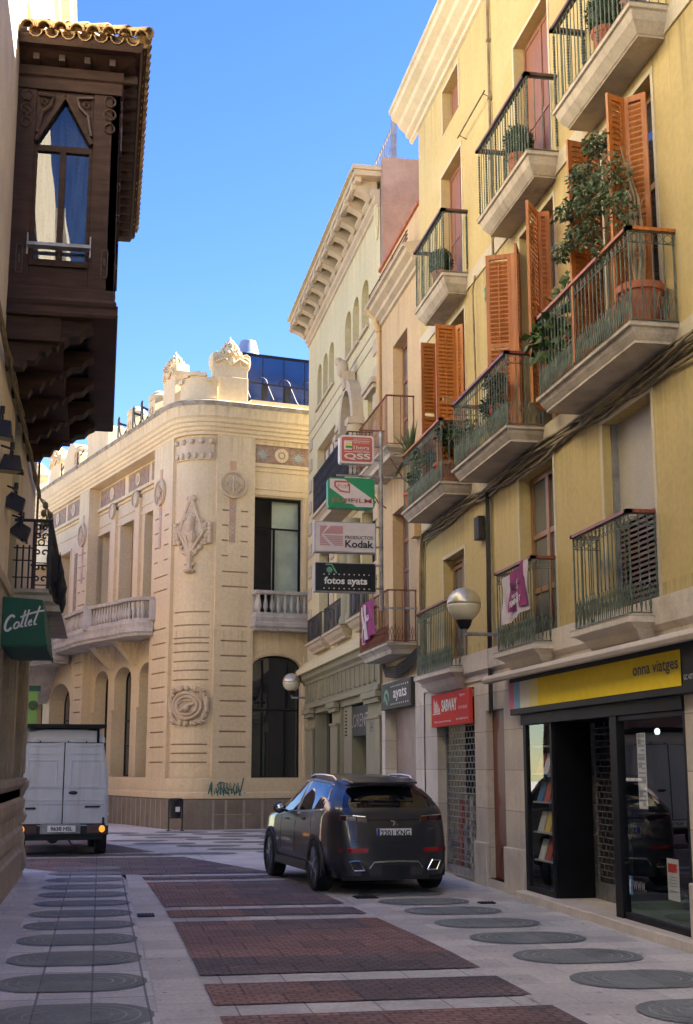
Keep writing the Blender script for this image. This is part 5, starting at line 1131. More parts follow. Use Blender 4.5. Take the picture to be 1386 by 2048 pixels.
# graffiti
T=None; m=MB()
def stroke(pts,u0,z0,w,h): ribbon(m,[FF.p(u0+a*w,.112+.004*((i*7)%3),z0+b*h) for i,(a,b) in enumerate(pts)],.036,FF.n)
U=-1.27; Z=.98; w=.165; h=.3
gl=[[(0,0),(.5,1),(.55,1.1),(.6,0)],[(.2,.45),(.7,.45)],[(.95,.9),(.55,.85),(.9,.5),(.6,.1),(.3,.15)],[(.0,1),(.9,1.05)],[(.45,1.05),(.4,-.1)],[(.1,0),(.15,1),(.7,.95),(.65,.55),(.15,.5),(.8,-.05)],[(0,0),(.45,1.05),(.8,0)],[(.2,.4),(.75,.4)],[(.45,.0),(.1,.4),(.4,.95),(.8,.6),(.65,.1),(.4,0)],[(.1,1),(.4,-.2),(1.15,1.45)],[(1.1,.05),(1.2,.1)]]
off=[0,0,1,1.75,1.75,2.6,3.4,3.4,4.25,5.1,5.3]
for g_,o_ in zip(gl,off): stroke(g_,U+o_*w,Z,w,h)
for k in range(6): stroke([(0,.1),(.35,.75),(.7,-.1)],U+k*w,Z-.03,w,h*.9)
tag(m.build('graffiti','graffiti_green'),'teal graffiti tag sprayed low on the corner building above its stone plinth','graffiti')
# litter bin
T=thing('litter_bin','black litter bin with a white sticker hung between two posts at the rounded corner','litter bin',(2.08,36.87,0))
m=MB(); 
for x in (1.9,2.27): m.box(x-.02,x+.02,36.85,36.89,0,.85); m.box(x-.06,x+.06,36.8,36.94,0,.02)
m.bar((1.9,36.87,.35),(2.27,36.87,.35),.03,.03); m.build('stand','bin_black',T)
m=MB(); m.lathe((2.085,36.83,.36),[(.13,0),(.15,.06),(.165,.4),(.18,.42),(.18,.5),(.15,.52)],16); m.build('bucket','bin_black',T,smooth=True)
m=MB(); m.box(2.07,2.19,36.655,36.665,.52,.65); m.build('sticker','paper',T)
# ================= left building with the wooden bay =================
LX=-1.25; HL=15.2; LF=Fr((LX,0),(0,1),(1,0)); E1=22.4  # HL: unseen upper wall raised so its sunlit face bounces warm light
LB=thing('left_building','pale plastered building on the left with a dark wooden bay window and tiled canopy','building',(LX,18,0))
lo=[(y,y+1.3,1.55,3.5,0,.25) for y in (14.6,17.0)]+[(19.8,21.2,1.55,3.5,0,.25)]+[(12.0,13.3,0,3.3,0,.25)]
m=MB(); facade(m,LF,11.6,E1,4.0,HL,[(17.0,18.3,4.1,6.3,0,.25)]); facade(m,LF,5,11.6,4.0,12.6,[(10.5,11.8,7.4,9.8,0,.25),(6.5,7.8,7.4,9.8,0,.25),(10.5,11.8,4.1,6.3,0,.25),(6.5,7.8,4.1,6.3,0,.25)]); facade(m,LF,-.5,5,4.0,9.3,[(2.5,3.8,7.0,8.9,0,.25),(2.5,3.8,4.1,6.3,0,.25)]); facade(m,LF,-12,-.5,4.0,15,[(-3.5,-2.2,7.0,8.9,0,.25)]); m.poly([(LX,-.5,9),(-12,-.5,9),(-12,-.5,15),(LX,-.5,15)]); m.poly([(LX,5,9),(-12,5,9),(-12,5,12.6),(LX,5,12.6)])  # out-of-view heights stepped for sun bounce and sky in the bay panes
m.poly([(LX,E1,0),(-12,E1,0),(-12,E1,HL),(LX,E1,HL)]); m.poly([(LX,-9,0),(-12,-9,0),(-12,-9,9.3),(LX,-9,9.3)]); m.poly([(LX,11.6,4),(-12,11.6,4),(-12,11.6,HL),(LX,11.6,HL)]); m.poly([(LX,-9,9.3),(-12,-9,9.3),(-12,5,9.3),(LX,5,9.3)]); m.poly([(LX,5,12.6),(-12,5,12.6),(-12,11.6,12.6),(LX,11.6,12.6)]); m.poly([(LX,11.6,HL),(-12,11.6,HL),(-12,E1,HL),(LX,E1,HL)]); m.build('wall','left_plaster',LB)
m=MB(); facade(m,LF,-9,E1,0,4.0,lo,v=.0); m.build('ground_floor_wall','left_stone',LB)
for a,b,c,d in [(17.0,18.3,4.1,6.3),(10.5,11.8,7.4,9.8),(6.5,7.8,7.4,9.8),(2.5,3.8,7.0,8.9),(-3.5,-2.2,7.0,8.9),(10.5,11.8,4.1,6.3),(6.5,7.8,4.1,6.3),(2.5,3.8,4.1,6.3)]: frame(LF,a,b,c,d,-.2,'bay_wood',LB,w=.08)
for o_ in lo: frame(LF,o_[0],o_[1],o_[2],o_[3],-.2,'frame_black',LB,w=.06,mull=0)
m=MB(); m.sweep([(LX,-9),(LX,E1)],[(0,0),(.07,0),(.07,.42),(.04,.46),(.02,.52),(.05,.6),(.05,.74),(.01,.8),(.01,.98),(.03,1.02),(.055,1.1),(.055,1.2),(.0,1.25),(.0,1.38),(.03,1.4),(.08,1.46),(.08,1.54),(0,1.56)]); m.build('plinth','left_stone',LB,bevel=.004)
m=MB()
for y in (18.65,21.55):
    m.fbox(LF,y-.28,y+.28,0,.05,1.56,3.6); m.fbox(LF,y-.17,y+.17,.05,.08,1.62,3.4); m.fbox(LF,y-.34,y+.34,0,.1,3.4,3.5); m.fbox(LF,y-.3,y+.3,0,.07,3.5,3.9); m.cut()
m.each('pilaster','left_stone',LB,bevel=.008)
m=MB(); m.sweep([(LX,-9),(LX,E1+.03)],[(0,3.88),(.03,3.9),(.03,4.02),(0,4.04)]); m.build('string_course','left_stone',LB)
m=MB()   # carved end bracket at the foot of the corner
P=[(0,.12),(.11,.1),(.15,.2),(.12,.34),(.08,.5),(.09,.62),(.05,.7),(0,.7)]; m.prism([(LX+a,E1-.5,z) for a,z in P],(0,.42,0))
P=[(0,.82),(.07,.84),(.11,.95),(.07,1.02),(0,1.02)]; m.prism([(LX+a,E1-.5,z) for a,z in P],(0,.44,0)); P=[(0,1.22),(.04,1.26),(.08,1.36),(.12,1.42),(.12,1.5),(0,1.52)]; m.prism([(LX+a,E1-.5,z) for a,z in P],(0,.46,0))
m.build('carved_bracket','left_stone',LB,bevel=.02)
m=MB(); m.sweep([(LX,11.6),(LX,E1)],[(0,HL-.5),(.08,HL-.45),(.1,HL-.3),(.25,HL-.2),(.3,HL-.05),(.36,HL),(0,HL+.1)]); m.build('cornice','left_plaster',LB)
m=MB()
for a,b in ((15.4,16.6),(18.3,19.5)): m.fbox(LF,a,b,0,.05,11.2,11.3); m.fbox(LF,a,a+.12,0,.04,11.3,12.8); m.fbox(LF,b-.12,b,0,.04,11.3,12.8)
m.build('upper_window_moulding','left_plaster',LB)
# --- bay window ---
BX=-.04; BY0,BY1=14.8,20.0; BW=BX-LX
N_=Fr((LX,BY0),(1,0),(0,-1)); O_=Fr((BX,BY0),(0,1),(1,0))
bay=MB()
def bayside(F,bays,L_):
    # bays: list of (u0,u1) window openings
    zs,zt,zp=7.56,9.02,9.66
    us=[0]+[x for b in bays for x in b]+[L_]
    for i in range(0,len(us),2): bay.fbox(F,us[i],us[i+1],-.1,0,7.2,9.72)
    for a,b in bays:
        bay.fbox(F,a,b,-.08,-.01,7.2,7.48); bay.fbox(F,a,b,-.09,.02,7.48,7.56); bay.fbox(F,a,b,-.09,-.02,8.94,9.02)
        # pointed head: triangular spandrels
        c=(a+b)/2
        bay.prism([F.p(a,-.02,9.02),F.p(a,-.02,9.72),F.p(c,-.02,9.72),F.p(c,-.02,9.63)],F.n*-.07); bay.prism([F.p(b,-.02,9.02),F.p(c,-.02,9.63),F.p(c,-.02,9.72),F.p(b,-.02,9.72)],F.n*-.07)
        bay.bar(F.p(a+.01,.0,9.05),F.p(c,.0,9.66),.05,.07,F.n); bay.bar(F.p(b-.01,.0,9.05),F.p(c,.0,9.66),.05,.07,F.n)
        bay.fbox(F,c-.035,c+.035,-.08,-.015,7.56,8.94)
        for u in (a,b-.04): bay.fbox(F,u,u+.04,-.08,-.015,7.56,8.94)
bayside(N_,[(.22,.90)],BW); ob=[(.3+k*.98,.3+k*.98+.68) for k in range(5)]; bayside(O_,ob,BY1-BY0)
far_=Fr((LX,BY1),(1,0),(0,1)); bayside(far_,[(.22,.9)],BW)
# horizontal beams, sill band and lip all round
bp_=[(LX,BY0),(BX,BY0),(BX,BY1),(LX,BY1)]
bay.sweep(bp_,[(-.1,9.72),(.02,9.72),(.02,9.86),(.0,9.88),(.03,9.9),(.03,10.02),(-.1,10.02)])
bay.sweep(bp_,[(-.1,7.0),(.03,7.0),(.04,7.06),(.02,7.1),(.015,7.18),(.01,7.22),(-.1,7.24)])
bay.sweep(bp_,[(-.3,6.86),(.05,6.86),(.06,6.9),(.04,6.98),(.06,7.02),(-.2,7.04)])
bay.sweep(bp_,[(-.1,10.02),(.1,10.1),(.22,10.16),(.25,10.2),(.3,10.22),(-.1,10.24)])
BAY=bay.build('bay_window','bay_wood',LB,bevel=.006)
m=MB(); m.box(LX,BX-.02,BY0+.02,BY1-.02,6.93,6.96); m.box(LX,BX-.05,BY0+.05,BY1-.05,9.7,9.74); m.build('soffit','bay_soffit',BAY)
m=MB()
y=BY0+.25
for k in range(5): a=BY0+.25+k*.98; m.box(-.72,-.28,a+.22,a+.24,6.91,6.935); m.box(-.72,-.28,a+.74,a+.76,6.91,6.935); m.box(-.3,-.28,a+.22,a+.76,6.91,6.935)
m.box(-.2,-.18,BY0+.1,BY1-.1,6.9,6.93); m.build('soffit_mouldings','bay_wood_light',BAY)
m=MB()
for F,bb in ((N_,[(.22,.90)]),(O_,ob),(far_,[(.22,.9)])):
    for a,b in bb: c=(a+b)/2; m.poly([F.p(a,-.06,7.56),F.p(b,-.06,7.56),F.p(b,-.06,9.02),F.p(c,-.06,9.66),F.p(a,-.06,9.02)])
m.build('pane','glass_bay',BAY)
m=MB(); m.box(LX+.02,BX-.25,BY0+.25,BY1-.25,7.1,9.7); m.build('drawn_curtains','bay_curtain',BAY)
# carved ornaments: pierced brackets, roundels on the posts, dentil blocks
m=MB()
for F,bb,L_ in ((N_,[(.22,.9)],BW),(O_,ob,BY1-BY0)):
    posts=[(0+.11)]+[ (bb[i][1]+bb[i+1][0])/2 for i in range(len(bb)-1)]+[L_-.12]
    for u in posts:
        for z,r in ((9.63,.065),(9.46,.07),(9.28,.06)): m.tube([F.p(u+r*math.cos(t),.012,z+r*math.sin(t)) for t in [i*PI/6 for i in range(13)]],.012,4,False)
        m.tube([F.p(u,.012,9.39),F.p(u,.012,9.34)],.012,4); m.tube([F.p(u-.05,.01,9.5),F.p(u+.05,.01,9.42)],.012,4)
        for s_ in (-1,1): m.fbox(F,u+s_*.035-.006,u+s_*.035+.006,0,.012,7.4,7.72)
        m.fbox(F,u-.035,u+.035,0,.012,7.72,7.73); m.fbox(F,u-.035,u+.035,0,.012,7.38,7.39); m.ball(F.p(u,.0,7.56),.03,6,5,(.8,.8,2)); m.cut()
    for a,b in bb:
        for s_,x in ((1,a),(-1,b)):
            m.tube([F.p(x+s_*.02,.01,9.66),F.p(x+s_*.2,.01,9.64),F.p(x+s_*.17,.01,9.52),F.p(x+s_*.07,.01,9.42),F.p(x+s_*.04,.01,9.24),F.p(x+s_*.02,.01,9.16)],.022,5)
            m.tube([F.p(x+s_*(.09+.035*math.cos(t)),.014,9.56+.035*math.sin(t)) for t in [i*PI/4 for i in range(9)]],.012,4,False)
            m.tube([F.p(x+s_*.03,.01,9.2),F.p(x+s_*.06,.01,9.14),F.p(x+s_*.03,.01,9.1)],.018,5); m.cut()
    k=0
    while .2+k*.3<L_: m.fbox(F,.2+k*.3-.035,.2+k*.3+.035,.0,.14,10.04,10.12); k+=1
m.each('carving','bay_wood_light',BAY)
m=MB(); m.hexa([N_.p(.2,.02,7.68),N_.p(.92,.02,7.68),N_.p(.92,.1,7.7),N_.p(.2,.1,7.7),N_.p(.2,.02,7.72),N_.p(.92,.02,7.72),N_.p(.92,.1,7.74),N_.p(.2,.1,7.74)]); 
for u in (.2,.92): m.tube([N_.p(u,.05,7.6),N_.p(u,.05,7.86)],.012,5)
m.build('window_bar','galvanised',BAY)
# corbels under the bay
for k in range(5):
    y=BY0+.1+k*1.17
    P=[(0,6.88),(.98,6.88),(.99,6.8),(.9,6.76),(.84,6.68),(.72,6.66),(.66,6.6),(0,6.6)]
    Q=[(0,6.6),(.62,6.6),(.58,6.54),(.52,6.56),(.46,6.46),(.4,6.48),(.34,6.36),(.24,6.36),(.2,6.28),(0,6.28)]
    m=MB(); m.prism([(LX+a,y,z) for a,z in P],(0,.3,0)); m.prism([(LX+a,y+.04,z) for a,z in Q],(0,.22,0)); m.build('corbel','bay_wood',BAY,bevel=.008)
m=MB(); m.box(LX,LX+.62,BY0+.02,BY1-.02,6.58,6.9); m.build('soffit_step','bay_wood',BAY)
# tiled roof
rw=random.Random(8)
def halftile(mb,a,b,r0,r1,up,sg,n=5,th=.012):
    a=Vector(a); b=Vector(b); d=(b-a).normalized(); s_=d.cross(up).normalized(); u_=s_.cross(d).normalized()*sg
    A=[];
    for p,r in ((a,r0),(b,r1)):
        for q in (r,r-th): A.append([p+s_*q*math.cos(PI*i/n)+u_*q*math.sin(PI*i/n) for i in range(n+1)])
    base=len(mb.v); k=n+1
    for row in A: mb.v+=[tuple(x) for x in row]
    for i in range(n):
        mb.f+=[(base+i,base+i+1,base+2*k+i+1,base+2*k+i),(base+k+i,base+3*k+i,base+3*k+i+1,base+k+i+1),(base+i,base+k+i,base+k+i+1,base+i+1),(base+2*k+i,base+2*k+i+1,base+3*k+i+1,base+3*k+i)]
ez=10.26; RX=.24; RY0=14.42; RY1=20.38; wz=11.0; hx=RX-LX; hy=1.25
tiles=MB(); UP=Vector((0,0,1))
def run(p0,p1,sg):
    p0=Vector(p0); p1=Vector(p1); L_=(p1-p0).length; n=max(1,round(L_/.36)); 
    for i in range(n):
        a=p0+(p1-p0)*(i/n)-(p1-p0).normalized()*.05; b=p0+(p1-p0)*((i+1)/n); lift=Vector((0,0,.035*sg*(0 if sg<0 else 1)))
        j=Vector((0,0,rw.uniform(-.006,.006)))
        halftile(tiles,a+Vector((0,0,.03))+j,b+Vector((0,0,.01))+j,.085,.068,UP,sg)
k=0
while LX+.1+k*.19<RX-.05:   # near hip slope, tiles run towards the camera
    x=LX+.1+k*.19; f=(RX-x)/hx; run((x,RY0,ez+.03),(x,RY0+hy*f,ez+.03+(wz-ez)*f),1)
    x2=x+.095
    if x2<RX-.05: f=(RX-x2)/hx; run((x2,RY0+.02,ez+.01),(x2,RY0+hy*f,ez+.01+(wz-ez)*f),-1)
    k+=1
k=0
while RY0+.1+k*.19<RY1-.05:
    y=RY0+.1+k*.19; f=min(1,(y-RY0)/hy,(RY1-y)/hy); run((RX,y,ez+.03),(RX-hx*f,y,ez+.03+(wz-ez)*f),1)
    y2=y+.095; f=min(1,(y2-RY0)/hy,max(.05,(RY1-y2)/hy)); run((RX-.02,y2,ez+.01),(RX-hx*f,y2,ez+.01+(wz-ez)*f),-1)
    k+=1
run((RX,RY0,ez+.07),(LX,RY0+hy,wz+.07),1)
tiles.build('roof_tiles','roof_tile',BAY,smooth='all')
m=MB(); A=(LX,RY0+.04,ez-.03);B=(RX-.04,RY0+.04,ez-.03);C=(RX-.04,RY1-.04,ez-.03);D=(LX,RY1-.04,ez-.03);Ee=(LX,RY0+hy,wz-.03);Ff=(LX,RY1-hy,wz-.03)
m.add([A,B,C,D,Ee,Ff],[(0,1,4),(1,2,5,4),(2,3,5),(0,3,2,1)]); m.build('roof_deck','bay_wood',BAY)
m=MB(); m.sweep([(LX,RY0+.06),(RX-.06,RY0+.06),(RX-.06,RY1-.06),(LX,RY1-.06)],[(-.1,ez-.12),(0,ez-.12),(.03,ez-.05),(.03,ez-.01),(-.1,ez-.01)]); m.build('eaves_board','bay_wood',BAY)
m=MB()
k=0
while BY0+.2+k*.3<BY1: m.box(BX,BX+.2,BY0+.2+k*.3-.03,BY0+.2+k*.3+.03,10.0,10.1); m.cut(); k+=1
m.each('rafter_end','bay_wood_light',BAY)
# --- iron balcony on the left building ---
bm_=slab('balcony',17.75,21.9,-.74,4.06,[(-.03,0),(-.03,.05),(.02,.08),(.03,.16),(.12,.2),(.14,.28)],'slab_stone',LB,wall=LX)
m=MB()
zf,zr=4.06,5.0
for x in (-1.2,-1.12,-1.04): m.tube([(x,17.8,zf),(x,17.8,4.66)],.013,5)
for z in (4.62,4.45,4.22): m.bar((-1.25,17.8,z),(-1.0,17.8,z),.016,.016)
m.box(-1.0,-.97,17.78,17.82,zf,zr); m.box(-.8,-.75,17.77,17.83,zf,zr+.02); m.bar((-1.5+.25,17.8,zr),(-.74,17.8,zr),.03,.04)
for z in (4.12,4.42,4.66,4.98): m.bar((-.98,17.8,z),(-.78,17.8,z),.014,.014)
def scr(cx,cz,r,sg,ph=0): m.tube([(cx+sg*r*(1-t*.75)*math.cos(t*5+ph),17.8,cz+r*(1-t*.75)*math.sin(t*5+ph)) for t in [i/9 for i in range(10)]],.011,4)
for cz,r in ((4.9,.05),(4.78,.05),(4.56,.045),(4.35,.045),(4.2,.045)):
    for sg in (-1,1): scr(-.885+sg*.048,cz,r,sg,.5)
m.tube([(-.885+.04*math.cos(t),17.8,4.7+.04*math.sin(t)) for t in [i*PI/5 for i in range(11)]],.01,4)
y=17.9
while y<21.85: m.tube([(-.76,y,zf),(-.76,y,zr)],.012,4); m.tube([(-.76+.05*math.cos(t),y+.05,4.5+.2*math.sin(t)) for t in [i*PI/4 for i in range(9)]],.009,3); y+=.13
for z in (4.1,4.66,zr): m.bar((-.76,17.8,z),(-.76,21.9,z),.025,.02)
m.bar((-.76,21.88,zr),(-1.25,21.88,zr),.03,.03)
for y in (19.2,20.9): m.lathe((-.68,y,4.1),[(.02,0),(.06,.15),(.05,.3),(.07,.4),(.02,.58),(.004,.7)],8)
m.build('railing','iron_black',bm_)
m=MB(); m.tube([(LX+.05,E1-.1,7.2),(LX+.05,E1-.1,4.2)],.02,5); m.build('drainpipe','iron_rust',LB)
# cables along the left wall
m=MB(); rn=random.Random(6)
for k in range(7):
    ph=rn.uniform(0,6); ox=rn.uniform(.03,.09); oz=rn.uniform(-.05,.05)
    m.tube([(LX+ox+.015*math.sin(y*3+ph),y,6.27+oz+.02*math.sin(y*2.2+ph)-.0*y) for y in [8+i*.36 for i in range(41)]],rn.uniform(.012,.02),5)
for k in range(4): m.tube([(LX+.06,22.4,6.25),(LX+.16+.05*k,22.45,6.2-.1*k),(LX+.2+.03*k,22.45,5.9-.15*k),(LX+.08,22.42,5.6)],.012,5)
for k in range(5): m.ball((LX+.12+rn.uniform(0,.15),22.4,5.9+rn.uniform(-.25,.25)),.05,6,5,(1,1,1.4))
tag(m.build('cable_bundle','cable_tan'),'dark twisted cable bundle running along the left wall just under the wooden bay','cables')
# floodlights
def flood(lab,x,y,z,tilt,s=1.):
    T=thing('floodlight',lab,'floodlight',(x,y,z),group='black floodlights on the left wall')
    c=Vector((x,y,z)); f=Fr((x,y),(math.cos(0),math.sin(0)),(0,-1)); ca,sa=math.cos(tilt),math.sin(tilt)
    def q(a,b,cz): return (x+a*ca+cz*sa, y+b, z-a*sa+cz*ca)
    h=MB(); w=.13*s; h.hexa([q(-w,-.1,-.09),q(w,-.1,-.09),q(w,.1,-.09),q(-w,.1,-.09),q(-w*.7,-.07,.08),q(w*.7,-.07,.08),q(w*.7,.07,.08),q(-w*.7,.07,.08)]); h.hexa([q(-w-.015,-.115,-.11),q(w+.015,-.115,-.11),q(w+.015,.115,-.11),q(-w-.015,.115,-.11),q(-w-.015,-.115,-.085),q(w+.015,-.115,-.085),q(w+.015,.115,-.085),q(-w-.015,.115,-.085)]); h.build('housing','iron_black',T,bevel=.004)
    h=MB(); h.poly([q(-w,-.1,-.112),q(w,-.1,-.112),q(w,.1,-.112),q(-w,.1,-.112)]); h.build('lamp_glass','glass_dark',T)
    h=MB(); h.tube([q(-.02,-.11,0),(x-.0,y-.11,z+.16),(x-.0,y+.11,z+.16),q(-.02,.11,0)],.012,5); h.tube([(x,y,z+.16),(LX,y,z+.2)],.014,5); h.tube([(x,y,z+.16),(x,y,z+.24)],.03,6); h.build('arm','iron_black',T)
flood('nearest black floodlight on the left wall, cut by the picture edge',-1.17,14.0,5.3,R(8)); flood('wide black floodlight hanging level on its yoke from the left wall',-1.12,15.0,5.15,R(4),1.0)
flood('black floodlight tilted outward on the left wall above the iron balcony end',-1.14,16.2,4.93,R(26),1.05); flood('lowest tilted black floodlight just before the scrolled balcony panel',-1.12,17.3,4.77,R(30),1.0)
# green shop awning
T=thing('awning','dark green fabric shop awning lettered Cottet under the iron balcony on the left','awning',(LX,17.3,3.2))
m=MB(); ya,yb=16.4,18.6
P=[(LX,3.78),(-.77,3.75),(-.74,3.5),(-.70,3.2),(-.71,3.17),(LX,3.165)]
m.prism([(x,ya,z) for x,z in P],(0,yb-ya,0)); m.build('canopy','awning_green',T,bevel=.012)
m=MB(); m.box(LX,-.69,ya-.006,ya,3.165,3.19); m.box(-.705,-.69,ya,yb,3.14,3.2); m.build('hem','awning_green_deep',T)
# script lettering as painted strokes
m=MB(); Y=ya-.008
def scp(pts,w=.026): ribbon(m,[(x,Y,z) for x,z in pts],w,(0,-1,0))
def arc(cx,cz,rx,rz,a0,a1,n=12): return [(cx+rx*math.cos(R(a0+(a1-a0)*i/n)),cz+rz*math.sin(R(a0+(a1-a0)*i/n))) for i in range(n+1)]
sl=.21
def sh_(P): return [(-1.2+(x+(z-3.45)*.25+1.24)*.98,z+(x+1.2)*sl) for x,z in P]
scp(sh_(arc(-1.19,3.45,.05,.095,40,320)),.03)
scp(sh_(arc(-1.095,3.405,.03,.04,0,360)),.022); 
for tx in (-1.035,-.99): scp(sh_([(tx+.0,3.58),(tx,3.4),(tx+.012,3.37),(tx+.03,3.375)]),.022)
scp(sh_([(-1.075,3.385),(-1.05,3.38),(-1.035,3.4)]),.018)
scp(sh_([(-.955,3.4),(-.915,3.415),(-.925,3.445),(-.945,3.43),(-.95,3.39),(-.93,3.37),(-.9,3.38)]),.018)
scp(sh_([(-.865,3.6),(-.88,3.4),(-.868,3.37),(-.845,3.375)]),.022); scp(sh_([(-1.075,3.5),(-.96,3.525),(-.87,3.535),(-.79,3.53)]),.022)
m.build('lettering','white_paint',T)
# banner and far wall beyond the van
T=thing('street_banner','lime green street banner with white edge hanging behind the van','banner',(-1.8,33,1.5))
m=MB(); m.box(-1.97,-1.56,33,33.03,1.7,3.55); m.build('cloth','lime_banner',T); m=MB(); m.box(-2.05,-1.5,32.98,33.05,3.55,3.68); m.box(-1.95,-1.62,32.98,33.05,1.62,1.7); m.box(-2.1,-2.04,32.98,33.05,0,3.7); m.build('frame','awning_green_deep',T)
m=MB()
for k in range(9): m.box(-1.95,-1.85,32.99,33.0,2.2+k*.14,2.29+k*.14)
m.build('stripe_print','sign_edge',T)
m=MB(); m.lathe((-1.66,32.99,3.2),[(.12,0),(.12,.005)],14,axis='y'); m.prism([(-1.8,32.992,2.0),(-1.6,32.992,2.3),(-1.58,32.992,2.6),(-1.78,32.992,2.5)],(0,.004,0)); m.build('print','leaf_dark',T)
FB_=thing('far_building','plain salmon coloured building closing the side street beyond the van','building',(-9,50,0))
m=MB(); m.box(-22,-6.5,30,52,0,10.5); m.build('wall','pink_render',FB_)
f2=Fr((-6.5,30),(0,1),(1,0)); m=MB()
for k in range(6):
    for z in (1,4.2,7.4): m.fbox(f2,1+k*3.4,2.3+k*3.4,0,.03,z,z+2)
m.build('shutters','shutter_grey',FB_)
BB_=thing('alley_sun_blocker','plain unseen block added behind the cream house to keep the sun out of the alley','building',(22,45,0))  # added out of view, tall enough to stop sun shining down the alley
m=MB(); m.box(19,32,20,70,0,19.0); m.build('wall','beige_plaster',BB_); f2=Fr((19,20),(0,1),(-1,0)); m=MB()
for k in range(12):
    for z in (1,4.2,7.4): m.fbox(f2,1+k*3.8,2.3+k*3.8,0,.03,z,z+2)
m.build('shutters','shutter_grey',BB_)
# ================= dark car =================
CAR=thing('parked_car','dark grey hatchback seen from behind, with chrome roof rails, stopped on the brick paving','car',(3.95,18.98,0),R(6.0))
def cr(p0,p1,p2,p3,t): return .5*((2*p1)+(-p0+p2)*t+(2*p0-5*p1+4*p2-p3)*t*t+(-p0+3*p1-3*p2+p3)*t*t*t)
def spline(L_,t):
    n=len(L_)-1; i=min(int(t),n-1); f=t-i; g=lambda k:L_[max(0,min(n,k))]; return cr(g(i-1),g(i),g(i+1),g(i+2),f)
RY=-.93 # rear bumper y, origin at the rear axle
def ringp(yl,yb,yr,w,zb,wr,zr,tuck=0.,zs=.26):
    return [Vector(p) for p in [(w*.93,yl,zs),(w*.995,yl,.42),(w,yl,.68),(w*.985,yl+(yb-yl)*.5,zb-.16),(w*.95,yb,zb),(wr+.015+(w*.95-wr)*.5,yb+(yr-yb)*.5,(zb+zr)/2),(wr,yr,zr-.05),(wr-.09,yr,zr),(wr*.5,yr,zr+.035),(0,yr,zr+.045)]]
ST=[ (-.80,-.66,-.26,.80,1.12,.55,1.46),
     (-.52,-.45,-.10,.90,1.13,.61,1.50),
     (-.1,-.05,.1,.945,1.10,.63,1.54),
     (.5,.5,.5,.95,1.07,.65,1.56),
     (1.1,1.1,1.05,.95,1.045,.665,1.58),
     (1.7,1.72,1.45,.945,1.03,.66,1.55),
     (2.15,2.2,2.0,.94,1.02,.66,1.36),
     (2.6,2.62,2.55,.935,1.0,.64,1.08),
     (3.1,3.1,3.05,.91,.95,.55,1.0),
     (3.45,3.42,3.4,.82,.84,.45,.9),
     (3.62,3.58,3.55,.62,.7,.35,.74)]
RG=[ringp(*s) for s in ST]
def SP(s,t):
    cols=[spline([r[k] for r in RG],s) for k in range(len(RG[0]))]; return spline(cols,t)
NS,NT=110,54; S_=len(RG)-1; T_=len(RG[0])-1
wheels=[(0.0,.36),(2.74,.36)]
body=MB(); sideg=MB(); wsg=MB()
for side in (1,-1):
    grid=[[SP(S_*i/NS,T_*j/NT) for j in range(NT+1)] for i in range(NS+1)]
    mir=lambda v:Vector((v.x*side,v.y,v.z))
    for i in range(NS):
        for j in range(NT):
            q=[grid[i][j],grid[i+1][j],grid[i+1][j+1],grid[i][j+1]]; c=(q[0]+q[1]+q[2]+q[3])/4; s=S_*(i+.5)/NS; t=T_*(j+.5)/NT
            if t<3.6 and any((c.y-wy)**2+(c.z-.36)**2<.385**2 for wy,wz in wheels): continue
            isg=4.15<t<5.85 and 1.55<s<7.0
            wind=t>6.6 and 5.15<s<6.95
            if isg or wind:
                pil=(3.95<s<4.15) or (5.3<s<5.5 and isg) or (s<2.35 and isg and (t>5.2-.0+(s-1.55)*.8))
                n_=(q[1]-q[0]).cross(q[3]-q[0]).normalized()*-.002
                if not pil: (sideg if isg else wsg).poly([mir(x) for x in q]); continue
            body.poly([mir(x) for x in q])
def weld(mb):
    bm=bmesh.new(); me=bpy.data.meshes.new('t'); me.from_pydata(mb.v,[],mb.f); bm.from_mesh(me); bmesh.ops.remove_doubles(bm,verts=bm.verts,dist=.0008); bmesh.ops.recalc_face_normals(bm,faces=bm.faces)
    r=MB(); bm.verts.index_update(); r.v=[tuple(v.co) for v in bm.verts]; r.f=[tuple(v.index for v in f.verts) for f in bm.faces]; bm.free(); bpy.data.meshes.remove(me); return r
# rear surface, continuing from the first ring
def RS_(f,t):   # f 1..0 from the side to the centre, t ring parameter
    p=spline([r for r in RG[0]],t); bul=[.15,.15,.14,.13,.10,.06,.04][min(6,int(t))]*(1-(t-int(t)))+[.15,.14,.13,.10,.06,.04,.04][min(6,int(t))]*(t-int(t))
    return Vector((p.x*f,p.y-bul*math.sqrt(max(0,1-f**4)),p.z+(.03*(1-f*f) if t>5 else 0)))
rg=MB(); NF,NR=26,42; TR=6.6
for side in (1,-1):
    for i in range(NF):
        for j in range(NR):
            f0,f1=1-i/NF,1-(i+1)/NF; t0,t1=TR*j/NR,TR*(j+1)/NR
            q=[RS_(f0,t0),RS_(f1,t0),RS_(f1,t1),RS_(f0,t1)]; q=[Vector((v.x*side,v.y,v.z)) for v in q]; tm=(t0+t1)/2; fm=(f0+f1)/2
            if 4.25<tm<6.15 and fm<.965: rg.poly(q)
            else: body.poly(q)
for side in (1,-1):  # roof edge to rear spoiler
    for i in range(NF):
        f0,f1=1-i/NF,1-(i+1)/NF; a,b=RS_(f0,TR),RS_(f1,TR); g0=SP(.0,6.6+(9-6.6)*(1-f0)); g1=SP(.0,6.6+(9-6.6)*(1-f1))
        body.poly([Vector((v.x*side,v.y,v.z)) for v in (a,b,g1,g0)])
weld(body).build('body','car_paint',CAR,smooth='all',local=True)
